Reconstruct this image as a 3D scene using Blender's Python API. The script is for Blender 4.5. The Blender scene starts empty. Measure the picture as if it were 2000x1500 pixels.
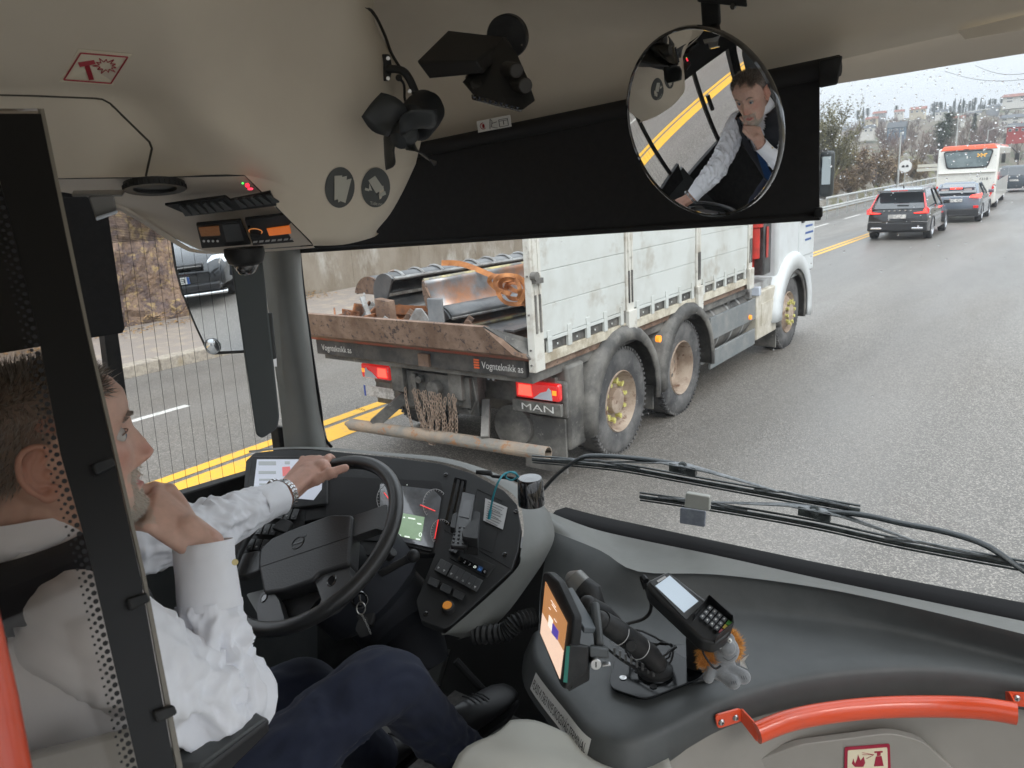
import bpy, bmesh, math, random
from math import sin, cos, pi, radians, sqrt, exp
from mathutils import Vector, Matrix, noise
random.seed(7)
S = bpy.context.scene
COL = S.collection
V = Vector
# ---------------------------------------------------------------- camera
FPX = 1510.0; HS = 0.06; EYE = V((0, 0, 2.6))
_n = V((-HS, 1, (462 - 1140 * HS) / FPX)).normalized()      # world up in camera space
_y = V((1140, 462, -FPX)).normalized()                      # road direction in camera space
_x = _y.cross(_n)
RW = Matrix((_x, _y, _n))                                   # camera -> world
cam = bpy.data.cameras.new('camera'); camo = bpy.data.objects.new('camera', cam); COL.objects.link(camo)
camo.matrix_world = Matrix.Translation(EYE) @ RW.to_4x4()
cam.lens = FPX / 2000 * 36; cam.sensor_width = 36; cam.clip_start = 0.02; cam.clip_end = 3000
cam.dof.use_dof = True; cam.dof.focus_distance = 2.2; cam.dof.aperture_fstop = 14
S.camera = camo
# ---------------------------------------------------------------- world: overcast sky
w = bpy.data.worlds.new('World'); S.world = w; w.use_nodes = True
nt = w.node_tree; nt.nodes.clear()
out = nt.nodes.new('ShaderNodeOutputWorld'); bg = nt.nodes.new('ShaderNodeBackground')
sky = nt.nodes.new('ShaderNodeTexSky'); sky.sky_type = 'NISHITA'; sky.sun_disc = False
SUN_EL, SUN_ROT = radians(42), radians(115)
sky.sun_elevation = SUN_EL; sky.sun_rotation = SUN_ROT; sky.dust_density = 4; sky.air_density = 1.2
tc = nt.nodes.new('ShaderNodeTexCoord'); sx = nt.nodes.new('ShaderNodeSeparateXYZ')
mr = nt.nodes.new('ShaderNodeMapRange'); mr.inputs[1].default_value = 0.0; mr.inputs[2].default_value = 1.0
mr.inputs[3].default_value = 5.6; mr.inputs[4].default_value = 17.5
nz = nt.nodes.new('ShaderNodeTexNoise'); nz.inputs['Scale'].default_value = 2.2; nz.inputs['Detail'].default_value = 5
mp = nt.nodes.new('ShaderNodeMapping'); mp.inputs['Scale'].default_value = (1, 1, 3)
m2 = nt.nodes.new('ShaderNodeMapRange'); m2.inputs[3].default_value = 0.88; m2.inputs[4].default_value = 1.1
mm = nt.nodes.new('ShaderNodeMath'); mm.operation = 'MULTIPLY'
vm = nt.nodes.new('ShaderNodeVectorMath'); vm.operation = 'SCALE'; vm.inputs[0].default_value = (0.94, 1.0, 1.06)
mx = nt.nodes.new('ShaderNodeMix'); mx.data_type = 'RGBA'; mx.inputs[0].default_value = 0.85
L = nt.links.new
L(tc.outputs['Generated'], sx.inputs[0]); L(sx.outputs[2], mr.inputs[0])
L(tc.outputs['Generated'], mp.inputs[0]); L(mp.outputs[0], nz.inputs[0]); L(nz.outputs[0], m2.inputs[0])
L(mr.outputs[0], mm.inputs[0]); L(m2.outputs[0], mm.inputs[1]); L(mm.outputs[0], vm.inputs[3])
L(sky.outputs[0], mx.inputs[6]); L(vm.outputs[0], mx.inputs[7]); L(mx.outputs[2], bg.inputs[0]); L(bg.outputs[0], out.inputs[0])
bg.inputs[1].default_value = 0.12
# ---------------------------------------------------------------- sun behind cloud
sl = bpy.data.lights.new('sun', 'SUN'); sl.energy = 0.9; sl.angle = radians(25); sl.color = (1, .96, .9)
so = bpy.data.objects.new('sun', sl); COL.objects.link(so)
sd = V((sin(SUN_ROT) * cos(SUN_EL), cos(SUN_ROT) * cos(SUN_EL), sin(SUN_EL)))
so.rotation_euler = sd.to_track_quat('Z', 'Y').to_euler()
vs = S.view_settings; vs.view_transform = 'Standard'; vs.look = 'None'; vs.exposure = 0.63; vs.gamma = 1; vs.use_curve_mapping = False
S.render.engine = 'CYCLES'
S.cycles.max_bounces = 10; S.cycles.diffuse_bounces = 5; S.cycles.glossy_bounces = 4; S.cycles.transparent_max_bounces = 24

# ---------------------------------------------------------------- coordinates read off the view
def ray(px, py): return RW @ V(((px - 1000) / FPX, -(py - 750) / FPX, -1))
def P(px, py, Z): return EYE + ray(px, py) * Z
def PX(px, py, x): r = ray(px, py); return EYE + r * ((x - EYE.x) / r.x)
def PY(px, py, y): r = ray(px, py); return EYE + r * ((y - EYE.y) / r.y)
def PZ(px, py, z): r = ray(px, py); return EYE + r * ((z - EYE.z) / r.z)
CX, CY, CZ = RW @ V((1, 0, 0)), RW @ V((0, 1, 0)), RW @ V((0, 0, -1))     # view right, up, away

# ---------------------------------------------------------------- materials
def mat(name, c=(.5, .5, .5), r=.5, metal=0, c2=None, ns=8, lo=.4, hi=.6, c3=None, ns3=3, lo3=.55, hi3=.7, bump=0, bs=60, coat=0,
        em=None, es=0, rv=0, spec=.5, sheen=0, sss=0, detail=6, stretch=None, bd=.002):
    m = bpy.data.materials.new(name); m.use_nodes = True; t = m.node_tree; b = t.nodes['Principled BSDF']
    def node(k, **kw):
        n = t.nodes.new(k)
        for a, v in kw.items(): setattr(n, a, v)
        return n
    b.inputs['Base Color'].default_value = (*c, 1); b.inputs['Roughness'].default_value = r; b.inputs['Metallic'].default_value = metal
    b.inputs['Coat Weight'].default_value = coat; b.inputs['Specular IOR Level'].default_value = spec
    if sheen: b.inputs['Sheen Weight'].default_value = sheen
    if sss:
        b.inputs['Subsurface Weight'].default_value = sss; b.inputs['Subsurface Radius'].default_value = (.01, .004, .002); b.inputs['Subsurface Scale'].default_value = 1
    tc = node('ShaderNodeTexCoord'); src = tc.outputs['Object']
    if stretch:
        mp = node('ShaderNodeMapping'); mp.inputs['Scale'].default_value = stretch; t.links.new(src, mp.inputs[0]); src = mp.outputs[0]
    def layer(col, c2, ns, lo, hi, seed):
        n = node('ShaderNodeTexNoise'); n.noise_dimensions = '4D'; n.inputs['W'].default_value = seed
        n.inputs['Scale'].default_value = ns; n.inputs['Detail'].default_value = detail; n.inputs['Roughness'].default_value = .65
        t.links.new(src, n.inputs['Vector'])
        q = node('ShaderNodeMapRange'); q.inputs[1].default_value = lo; q.inputs[2].default_value = hi; t.links.new(n.outputs[0], q.inputs[0])
        x = node('ShaderNodeMix', data_type='RGBA'); t.links.new(q.outputs[0], x.inputs[0])
        if col is None: x.inputs[6].default_value = (*c, 1)
        else: t.links.new(col, x.inputs[6])
        x.inputs[7].default_value = (*c2, 1)
        return x.outputs[2], q.outputs[0]
    col = None
    if c2:
        col, f = layer(None, c2, ns, lo, hi, 1.3)
        if rv:
            q = node('ShaderNodeMapRange'); q.inputs[3].default_value = r; q.inputs[4].default_value = r + rv
            t.links.new(f, q.inputs[0]); t.links.new(q.outputs[0], b.inputs['Roughness'])
    if c3: col, f = layer(col, c3, ns3, lo3, hi3, 5.1)
    if col is not None: t.links.new(col, b.inputs['Base Color'])
    if bump:
        n = node('ShaderNodeTexNoise'); n.inputs['Scale'].default_value = bs; n.inputs['Detail'].default_value = 4
        t.links.new(src, n.inputs['Vector'])
        u = node('ShaderNodeBump'); u.inputs['Strength'].default_value = bump; u.inputs['Distance'].default_value = bd
        t.links.new(n.outputs[0], u.inputs['Height']); t.links.new(u.outputs[0], b.inputs['Normal'])
    if em: b.inputs['Emission Color'].default_value = (*em, 1); b.inputs['Emission Strength'].default_value = es
    return m
def glassmat(name, tint=(1, 1, 1), refl=.06, rough=0, dots=None):
    """thin pane: lets light through, reflects a little"""
    m = bpy.data.materials.new(name); m.use_nodes = True; t = m.node_tree; t.nodes.clear()
    o = t.nodes.new('ShaderNodeOutputMaterial'); tr = t.nodes.new('ShaderNodeBsdfTransparent'); tr.inputs[0].default_value = (*tint, 1)
    g = t.nodes.new('ShaderNodeBsdfGlossy'); g.inputs['Roughness'].default_value = rough
    mx = t.nodes.new('ShaderNodeMixShader'); lw = t.nodes.new('ShaderNodeLayerWeight'); lw.inputs[0].default_value = refl * 4
    mu = t.nodes.new('ShaderNodeMath'); mu.operation = 'MULTIPLY'; mu.inputs[1].default_value = .6
    t.links.new(lw.outputs['Fresnel'], mu.inputs[0]); t.links.new(mu.outputs[0], mx.inputs[0])
    t.links.new(tr.outputs[0], mx.inputs[1]); t.links.new(g.outputs[0], mx.inputs[2]); last = mx.outputs[0]
    if dots:                                     # printed dot screen (frit)
        sc, rad, col = dots
        tcx = t.nodes.new('ShaderNodeTexCoord'); vo = t.nodes.new('ShaderNodeTexVoronoi'); vo.inputs['Scale'].default_value = sc
        vo.inputs['Randomness'].default_value = 0; vo.voronoi_dimensions = '2D'
        t.links.new(tcx.outputs['UV'], vo.inputs['Vector'])
        lt = t.nodes.new('ShaderNodeMath'); lt.operation = 'LESS_THAN'; lt.inputs[1].default_value = rad
        t.links.new(vo.outputs['Distance'], lt.inputs[0])
        d = t.nodes.new('ShaderNodeBsdfDiffuse'); d.inputs[0].default_value = (*col, 1)
        m3 = t.nodes.new('ShaderNodeMixShader'); t.links.new(lt.outputs[0], m3.inputs[0]); t.links.new(last, m3.inputs[1]); t.links.new(d.outputs[0], m3.inputs[2]); last = m3.outputs[0]
    t.links.new(last, o.inputs[0]); return m
def mirrormat(name, c=(.85, .87, .88)):
    m = bpy.data.materials.new(name); m.use_nodes = True; b = m.node_tree.nodes['Principled BSDF']
    b.inputs['Base Color'].default_value = (*c, 1); b.inputs['Metallic'].default_value = 1; b.inputs['Roughness'].default_value = 0.0
    return m

# ---------------------------------------------------------------- mesh builder
def frame(d, up=(0, 0, 1)):
    z = V(d).normalized(); u = V(up)
    if abs(z.dot(u)) > .98: u = V((1, 0, 0))
    x = u.cross(z).normalized(); return x, z.cross(x), z
class MB:
    def __init__(s): s.v = []; s.f = []; s.m = []; s.k = 0; s.uv = None
    def add(s, vs, fs, T=None):
        o = len(s.v); s.v += [tuple(T @ V(p)) if T else tuple(p) for p in vs]
        s.f += [tuple(i + o for i in f) for f in fs]; s.m += [s.k] * len(fs); return s
    def mi(s, k): s.k = k; return s
    def hexa(s, p):                     # bottom 4 ccw, top 4
        return s.add(p, [(3, 2, 1, 0), (4, 5, 6, 7), (0, 1, 5, 4), (1, 2, 6, 5), (2, 3, 7, 6), (3, 0, 4, 7)])
    def box(s, c, d, T=None):
        c = V(c); x, y, z = [q / 2 for q in d]
        p = [c + V(q) for q in ((-x, -y, -z), (x, -y, -z), (x, y, -z), (-x, y, -z), (-x, -y, z), (x, -y, z), (x, y, z), (-x, y, z))]
        if T: p = [T @ q for q in p]
        return s.hexa(p)
    def bb(s, a, b):                    # box by corners
        a, b = V(a), V(b); return s.box((a + b) / 2, [abs(q) for q in (b - a)])
    def bar(s, a, b, w, h, up=(0, 0, 1)):
        a, b = V(a), V(b); x, y, z = frame(b - a, up); x *= w / 2; y *= h / 2
        return s.hexa([a - x - y, a + x - y, a + x + y, a - x + y, b - x - y, b + x - y, b + x + y, b - x + y])
    def cyl(s, a, b, r, r2=None, n=16, cap=True):
        a, b = V(a), V(b); r2 = r if r2 is None else r2; x, y, z = frame(b - a); vs = []; fs = []
        for q, rr in ((a, r), (b, r2)):
            for i in range(n): t = 2 * pi * i / n; vs.append(q + x * cos(t) * rr + y * sin(t) * rr)
        for i in range(n): j = (i + 1) % n; fs.append((i, j, n + j, n + i))
        if cap: fs += [tuple(range(n - 1, -1, -1)), tuple(range(n, 2 * n))]
        return s.add(vs, fs)
    def tube(s, pts, r, n=8, closed=False, cap=True, up=(0, 0, 1), flat=1):
        pts = [V(p) for p in pts]; N = len(pts); vs = []; fs = []; px = None
        for i, p in enumerate(pts):
            a = pts[(i - 1) % N] if (closed or i) else p; b = pts[(i + 1) % N] if (closed or i < N - 1) else p
            z = (b - a).normalized()
            if px is None: x, y, _ = frame(z, up)
            else: x = (px - z * px.dot(z)).normalized(); y = z.cross(x)
            px = x; rr = r[i] if isinstance(r, (list, tuple)) else r
            for k in range(n): t = 2 * pi * k / n; vs.append(p + x * cos(t) * rr + y * sin(t) * rr * flat)
        for i in range(N if closed else N - 1):
            j = (i + 1) % N
            for k in range(n): l = (k + 1) % n; fs.append((i * n + k, i * n + l, j * n + l, j * n + k))
        if cap and not closed: fs += [tuple(range(n - 1, -1, -1)), tuple((N - 1) * n + k for k in range(n))]
        return s.add(vs, fs)
    def prism(s, pts, vec):
        pts = [V(p) for p in pts]; vec = V(vec); n = len(pts)
        return s.add(pts + [p + vec for p in pts], [tuple(range(n - 1, -1, -1)), tuple(range(n, 2 * n))] + [(i, (i + 1) % n, n + (i + 1) % n, n + i) for i in range(n)])
    def poly(s, pts): return s.add(pts, [tuple(range(len(pts)))])
    def lathe(s, prof, o, ax, n=24, up=(0, 0, 1), a0=0, a1=2 * pi):
        o = V(o); x, y, z = frame(ax, up); vs = []; fs = []; full = abs(a1 - a0 - 2 * pi) < 1e-6; m = n if full else n + 1
        for r, h in prof:
            for i in range(m): t = a0 + (a1 - a0) * i / n; vs.append(o + z * h + x * cos(t) * r + y * sin(t) * r)
        for j in range(len(prof) - 1):
            for i in range(n): k = (i + 1) % m; fs.append((j * m + i, j * m + k, (j + 1) * m + k, (j + 1) * m + i))
        return s.add(vs, fs)
    def grid(s, rows, closed=False, double=False):
        R, C = len(rows), len(rows[0]); vs = [p for r in rows for p in r]; fs = []
        for i in range(R - 1):
            for j in range(C if closed else C - 1): k = (j + 1) % C; fs.append((i * C + j, i * C + k, (i + 1) * C + k, (i + 1) * C + j))
        return s.add(vs, fs)
    def sphere(s, c, r, n=16, m=10, T=None):
        r = V((r, r, r)) if not isinstance(r, (tuple, list, Vector)) else V(r); c = V(c); rows = []
        for i in range(m + 1):
            a = pi * i / m; rows.append([c + V((sin(a) * cos(2 * pi * j / n) * r.x, sin(a) * sin(2 * pi * j / n) * r.y, cos(a) * r.z)) for j in range(n)])
        if T: rows = [[T @ p for p in q] for q in rows]
        return s.grid(rows, closed=True)
    def build(s, name, mats, parent=None, bevel=0, smooth=True, angle=40, sub=0, solid=0, seg=2, origin=None, rem=0):
        off = V((0, 0, 0)); q = parent
        while q is not None: off += q.location; q = q.parent
        if parent is None:
            if origin is None:
                xs = [p[0] for p in s.v]; ys = [p[1] for p in s.v]; zs = [p[2] for p in s.v]
                off = V(((min(xs) + max(xs)) / 2, (min(ys) + max(ys)) / 2, min(zs)))
            else: off = V(origin)
        me = bpy.data.meshes.new(name); me.from_pydata([tuple(V(p) - off) for p in s.v], [], s.f)
        if not isinstance(mats, (list, tuple)): mats = [mats]
        for m in mats: me.materials.append(m)
        for i, p in enumerate(me.polygons): p.material_index = min(s.m[i], len(mats) - 1); p.use_smooth = smooth
        me.validate(); bm = bmesh.new(); bm.from_mesh(me); bmesh.ops.remove_doubles(bm, verts=bm.verts, dist=1e-6)
        if not solid: bmesh.ops.recalc_face_normals(bm, faces=bm.faces)
        bm.to_mesh(me); bm.free()
        if smooth and not sub: me.set_sharp_from_angle(angle=radians(angle))
        if s.uv:
            ul = me.uv_layers.new(name='UVMap')
            for lp in me.loops: ul.data[lp.index].uv = s.uv(V(me.vertices[lp.vertex_index].co) + off)
        o = bpy.data.objects.new(name, me); COL.objects.link(o)
        if parent is not None: o.parent = parent
        else: o.location = off
        if solid: md = o.modifiers.new('solid', 'SOLIDIFY'); md.thickness = solid; md.offset = -1
        if sub: md = o.modifiers.new('sub', 'SUBSURF'); md.levels = sub; md.render_levels = sub
        if bevel:
            md = o.modifiers.new('bevel', 'BEVEL'); md.width = bevel; md.segments = seg; md.limit_method = 'ANGLE'; md.angle_limit = radians(32); md.harden_normals = False
        return o
def tag(o, label=None, cat=None, group=None, kind=None):
    if label: o['label'] = label
    if cat: o['category'] = cat
    if group: o['group'] = group
    if kind: o['kind'] = kind
    return o
def thing(name, loc, label, cat, group=None, kind=None):
    o = bpy.data.objects.new(name, None); COL.objects.link(o); o.location = V(loc); o.empty_display_size = .2
    return tag(o, label, cat, group, kind)
def copytree(o, parent=None):
    c = o.copy(); COL.objects.link(c)
    if parent is not None: c.parent = parent
    for ch in [q for q in list(o.children)]: copytree(ch, c)
    return c
def rounded(pts, r, n=5):
    """round the corners of a 3-D polygon"""
    pts = [V(p) for p in pts]; out = []; N = len(pts)
    for i, p in enumerate(pts):
        rr = r[i] if isinstance(r, (list, tuple)) else r
        a, b = pts[i - 1], pts[(i + 1) % N]; da, db = a - p, b - p
        q = min(rr, da.length * .48, db.length * .48)
        if q < 1e-6: out.append(p); continue
        s0, s1 = p + da.normalized() * q, p + db.normalized() * q
        for k in range(n + 1): t = k / n; out.append(s0 * (1 - t) ** 2 + p * 2 * t * (1 - t) + s1 * t * t)
    return out
def spline(pts, n=8):
    pts = [V(p) for p in pts]; out = []
    for i in range(len(pts) - 1):
        p0 = pts[max(i - 1, 0)]; p1 = pts[i]; p2 = pts[i + 1]; p3 = pts[min(i + 2, len(pts) - 1)]
        for k in range(n):
            t = k / n; out.append(.5 * ((2 * p1) + (p2 - p0) * t + (2 * p0 - 5 * p1 + 4 * p2 - p3) * t * t + (3 * p1 - p0 - 3 * p2 + p3) * t ** 3))
    out.append(pts[-1]); return out
def norm_of(pts):
    n = V((0, 0, 0)); pts = [V(p) for p in pts]
    for i, p in enumerate(pts): n += p.cross(pts[(i + 1) % len(pts)])
    return n.normalized()
def plate(mb, pts, th, toward=EYE):
    """a plate whose face is pts and whose thickness goes away from the viewer's side"""
    pts = [V(p) for p in pts]; n = norm_of(pts); c = sum(pts, V()) / len(pts)
    if n.dot(toward - c) > 0: n = -n
    return mb.prism(pts, n * th)
def text(name, body, mat_, origin, xdir, ydir, size, parent=None, ext=.0006, mirror=False, align='LEFT', width=None, lift=.0012, font_shear=0):
    cu = bpy.data.curves.new(name, 'FONT'); cu.body = body; cu.size = 1; cu.align_x = align; cu.resolution_u = 3; cu.shear = font_shear
    ob = bpy.data.objects.new('tmp', cu); COL.objects.link(ob); dg = bpy.context.evaluated_depsgraph_get(); dg.update()
    me = bpy.data.meshes.new_from_object(ob.evaluated_get(dg)); bpy.data.objects.remove(ob)
    x, y = V(xdir).normalized(), V(ydir).normalized(); n = x.cross(y).normalized()
    xs = [v.co.x for v in me.vertices] or [0, 1]; sx_ = size if width is None else width / max(1e-6, max(xs) - min(xs))
    m = MB(); fs = [tuple(p.vertices) for p in me.polygons]
    nn = -n if mirror else n
    m.add([V(origin) + x * v.co.x * sx_ + y * v.co.y * size + nn * lift for v in me.vertices], fs)
    return m.build(name, mat_, parent, smooth=False)
# ================================================================= SETTING
def road_mat():
    m = bpy.data.materials.new('wet_asphalt'); m.use_nodes = True; t = m.node_tree; b = t.nodes['Principled BSDF']; N = t.nodes.new; K = t.links.new
    tc = N('ShaderNodeTexCoord')
    def nz(s, d=3, st=None, w=0):
        n = N('ShaderNodeTexNoise'); n.noise_dimensions = '4D'; n.inputs['W'].default_value = w; n.inputs['Scale'].default_value = s; n.inputs['Detail'].default_value = d
        if st: q = N('ShaderNodeMapping'); q.inputs['Scale'].default_value = st; K(tc.outputs['Object'], q.inputs[0]); K(q.outputs[0], n.inputs['Vector'])
        else: K(tc.outputs['Object'], n.inputs['Vector'])
        return n.outputs[0]
    def mrg(x, a, b_, c, d):
        q = N('ShaderNodeMapRange'); K(x, q.inputs[0])
        for i, v_ in enumerate((a, b_, c, d)): q.inputs[i + 1].default_value = v_
        return q.outputs[0]
    def mixc(f, a, b_):
        q = N('ShaderNodeMix'); q.data_type = 'RGBA'; K(f, q.inputs[0])
        for i, v_ in ((6, a), (7, b_)):
            if isinstance(v_, tuple): q.inputs[i].default_value = (*v_, 1)
            else: K(v_, q.inputs[i])
        return q.outputs[2]
    vo = N('ShaderNodeTexVoronoi'); vo.inputs['Scale'].default_value = 100; K(tc.outputs['Object'], vo.inputs['Vector'])
    bw = N('ShaderNodeSeparateColor'); K(vo.outputs['Color'], bw.inputs[0])
    agg = mrg(bw.outputs[0], .55, .95, 0, 1)
    base = mixc(agg, (.13, .118, .103), (.42, .385, .34))
    fine = mrg(nz(160, 3), .35, .65, 0, .45); base = mixc(fine, base, (.07, .066, .062))
    patch = mrg(nz(.35, 6, (1, .2, 1)), .42, .6, 0, .4); base = mixc(patch, base, (.1, .097, .094))
    tr = mrg(nz(.9, 3, (1, .04, 1), 3), .42, .62, 0, .25); base = mixc(tr, base, (.25, .235, .22))
    K(base, b.inputs['Base Color'])
    K(mrg(nz(.6, 5, (1, .2, 1), 3), .4, .65, .34, .62), b.inputs['Roughness'])
    bp = N('ShaderNodeBump'); bp.inputs['Strength'].default_value = .55; bp.inputs['Distance'].default_value = .006
    K(vo.outputs['Distance'], bp.inputs['Height']); K(bp.outputs[0], b.inputs['Normal']); return m
ASPH = road_mat()
WHITE = mat('road_white', (.62, .61, .58), .6, c2=(.3, .29, .27), ns=14, lo=.5, hi=.72, bump=.3, bs=150)
YELLOW = mat('road_yellow', (.80, .43, .04), .55, c2=(.45, .3, .14), ns=9, lo=.52, hi=.75, c3=(.16, .15, .14), ns3=30, lo3=.6, hi3=.68, bump=.3, bs=150)
SOIL = mat('soil', (.14, .1, .07), .95, c2=(.2, .17, .1), ns=2, c3=(.08, .1, .04), ns3=1.3, bump=.6, bs=8, bd=.08)
def sheet(name, x0, x1, y0, y1, z, m, lab=None):
    mb = MB(); mb.bb((x0, y0, z - .05), (x1, y1, z)); return tag(mb.build(name, m, smooth=False), kind='structure')
g = MB(); g.bb((-700, -300, -.6), (700, 1200, -.06)); tag(g.build('ground', SOIL, smooth=False), kind='structure')
sheet('road', -11.8, 9.0, -60, 125, 0, ASPH)
def strip(mb, x0, x1, y0, y1, z=.004): mb.bb((x0, y0, z - .003), (x1, y1, z))
y_ = MB()
def ycurve(y): return -6.72 + (0.02 * max(0, y - 12)) * .9
for k in range(-20, 118, 2):
    for a, b in ((-.34, -.17), (-.08, .34)) if k < 9 else ((-.16, -.04), (.06, .18)):
        xa, xb = ycurve(k), ycurve(k + 2)
        y_.add([(xa + a, k, .004), (xa + b, k, .004), (xb + b, k + 2, .004), (xb + a, k + 2, .004)], [(0, 1, 2, 3)])
tag(y_.build('yellow_centre_line', YELLOW, smooth=False), kind='structure')
w_ = MB()
for y0 in (-14.5, -8, -1.9, 4.0, 10.2, 16.5, 22.5, 28.5, 34.5, 40.5, 47, 53): strip(w_, -9.42, -9.3, y0 - .6 if y0 != 4.0 else 2.9, y0 + 2.4 if y0 != 4.0 else 5.35)
for k in range(18, 118, 2): w_.add([(2.6 + .09 * (k - 50) * 0, k, .004), (2.72, k, .004), (2.72, k + 2, .004), (2.6, k + 2, .004)], [(0, 1, 2, 3)])
tag(w_.build('lane_markings', WHITE, smooth=False), kind='structure')
PAVE = mat('pavement', (.27, .235, .21), .85, c2=(.4, .33, .25), ns=3, lo=.5, hi=.7, c3=(.34, .22, .1), ns3=22, lo3=.6, hi3=.7, bump=.4, bs=80)
GRAN = mat('granite', (.42, .37, .3), .8, c2=(.25, .22, .19), ns=18, lo=.4, hi=.65, c3=(.3, .24, .15), ns3=3, bump=.6, bs=40, bd=.01)
sheet('pavement', -15.9, -12.08, -60, 22, .16, PAVE)
k_ = MB(); yy = -40
while yy < 22:
    l = random.uniform(.9, 1.15); k_.box((-11.95 + random.uniform(-.01, .01), yy + l / 2, .07), (.28, l - .015, .24)); yy += l
tag(k_.build('kerb', GRAN, smooth=False, bevel=.02), kind='structure')

# ---- rock cutting beside the pavement
ROCK = mat('cut_rock', (.12, .085, .08), .85, c2=(.28, .19, .13), ns=2.5, lo=.42, hi=.6, c3=(.36, .26, .13), ns3=6, lo3=.52, hi3=.62, bump=1, bs=7, bd=.12, detail=10)
def fbm(p, s=1, o=5, w=0):
    q = V(p) * s + V((w, w * 1.7, -w)); a = 0; f = 1; am = 1
    for i in range(o): a += am * noise.noise(q * f); f *= 2.1; am *= .5
    return a
def rockgrid(y0, y1, x, h, step, amp, lean=.25, seed=0, z0=-.1):
    rows = []
    nz_ = int((h) / step)
    for i in range(nz_ + 1):
        z = z0 + (h) * i / nz_; r = []
        for j in range(int((y1 - y0) / step) + 1):
            y = y0 + j * step
            d = fbm((x * .1, y * .55, z * .55), 1, 6, seed) * amp + abs(noise.noise(V((seed, y * 1.7, z * 1.5)))) * amp * .7
            r.append(V((x - z * lean + d, y + .1 * noise.noise(V((z * 2, y, 3))), z + .12 * noise.noise(V((y * 1.3, z * 2, 5))))))
        rows.append(r)
    i = rows[-1]; rows.append([p + V((-6, 0, .5)) for p in i])
    return rows
r_ = MB(); r_.grid(rockgrid(-25, 10.2, -16.2, 9, .17, .42, .12, 3)); tag(r_.build('rock_cutting', ROCK, smooth=True, angle=28), kind='structure')
CONC = mat('stained_concrete', (.26, .225, .18), .85, c2=(.17, .135, .095), ns=1.1, lo=.42, hi=.62, c3=(.40, .38, .34), ns3=1.3, lo3=.52, hi3=.66, bump=.5, bs=30, bd=.01, stretch=(1, 1, .45), detail=10)
c_ = MB(); c_.bb((-16.8, 10.2, -.05), (-15.55, 24, 6.5)); c_.bb((-16.7, 10.1, 6.5), (-15.45, 24.1, 6.7))
for i in range(5): c_.bb((-15.56, 11.5 + i * 2.6, 0), (-15.54, 11.52 + i * 2.6, 6.4))
w = c_.build('retaining_wall', CONC, smooth=False, bevel=.02); tag(w, 'tall stained grey concrete wall beyond the truck load', 'wall')
LEAFL = mat('leaf_litter', (.42, .27, .12), .9, c2=(.2, .12, .06), ns=20)
l_ = MB()
for i in range(2600):
    y = random.uniform(1, 13); x = -15.5 + random.betavariate(1, 3) * 1.4 - .25; a = random.uniform(0, 6.3); s_ = random.uniform(.015, .045)
    c = V((x, y, .165 + random.uniform(0, .04) + max(0, -15.4 - x) * .5)); u = V((cos(a), sin(a), random.uniform(-.4, .4))) * s_; v = V((-sin(a), cos(a), random.uniform(-.4, .4))) * s_ * .6
    l_.add([c - u, c + v, c + u, c - v], [(0, 1, 2, 3)])
tag(l_.build('fallen_leaves', LEAFL, smooth=False), 'brown fallen leaves along the foot of the rock', 'leaves', kind='stuff')

# ---- roadside bank and hills further on
BANK = mat('bank_rock', (.15, .135, .11), .9, c2=(.27, .25, .22), ns=.9, lo=.42, hi=.6, c3=(.13, .13, .05), ns3=.5, lo3=.48, hi3=.6, bump=.9, bs=5, bd=.2, detail=9)
r_ = MB(); r_.grid([[V((p.x - max(0, 0 * (p.y - 40)), p.y, p.z)) for p in q] for q in rockgrid(24, 118, -12.8, 2.9, .4, .5, .8, 11)])
tag(r_.build('rocky_bank', BANK, smooth=True, angle=25), kind='structure')
HILLM = mat('hill_ground', (.1, .08, .06), .95, c2=(.14, .115, .08), ns=.12, c3=(.07, .085, .04), ns3=.2, lo3=.5, hi3=.6, bump=.8, bs=.8, bd=.5)
def hz(x, y):
    """terrain height away from the road"""
    side = max(0, min(1, (-13.5 - x) / 6)); b = side * (2.6 + .05 * max(0, -x - 19))
    t = max(0, min(1, (y - 118) / 70)); t = t * t * (3 - 2 * t)
    r = max(0, min(1, (y - 170) / 130)); r = r * r * (3 - 2 * r)
    th = x / max(y, 1)
    q_ = max(0, min(1, (th + .32) / .25)); f = t * (4.0 + 3.5 * q_) + r * (2.0 + 4.5 * q_)
    return max(b, 0) * (1 if y > 20 else 0) * min(1, max(0, (y - 24) / 4)) + f + (t + side * .4) * .8 * noise.noise(V((x * .05, y * .05, 2)))
h_ = MB(); rows = []
for j in range(60):
    y = 24 + (j / 59) ** 1.6 * 560; rows.append([])
    for i in range(70):
        x = -13.4 - ((69 - i) / 69) ** 1.5 * 330 if y < 118 else -13.4 + (i - 40) / 69 * (y * 1.7) * 1.0
        rows[-1].append(V((x, y, hz(x, y) - .07)))
# split in two sheets: beside the road, and across its far end
a_ = [r for r in rows if r[0].y < 118]; h_.grid([[V((-13.9 - ((69 - i) / 69) ** 1.5 * 330, 24 + j * 94 / 30, 0)) for i in range(70)] for j in range(31)])
h_.v = [(x, y, hz(x, y) - .05) for x, y, z in h_.v]
k = len(h_.v)
h_.grid([[V((-360 + i * 10, 118 + (j / 40) ** 1.5 * 480, 0)) for i in range(73)] for j in range(41)])
h_.v = h_.v[:k] + [(x, y, hz(x, y) - .05) for x, y, z in h_.v[k:]]
tag(h_.build('hills', HILLM, smooth=True, angle=60), kind='structure')

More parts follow.
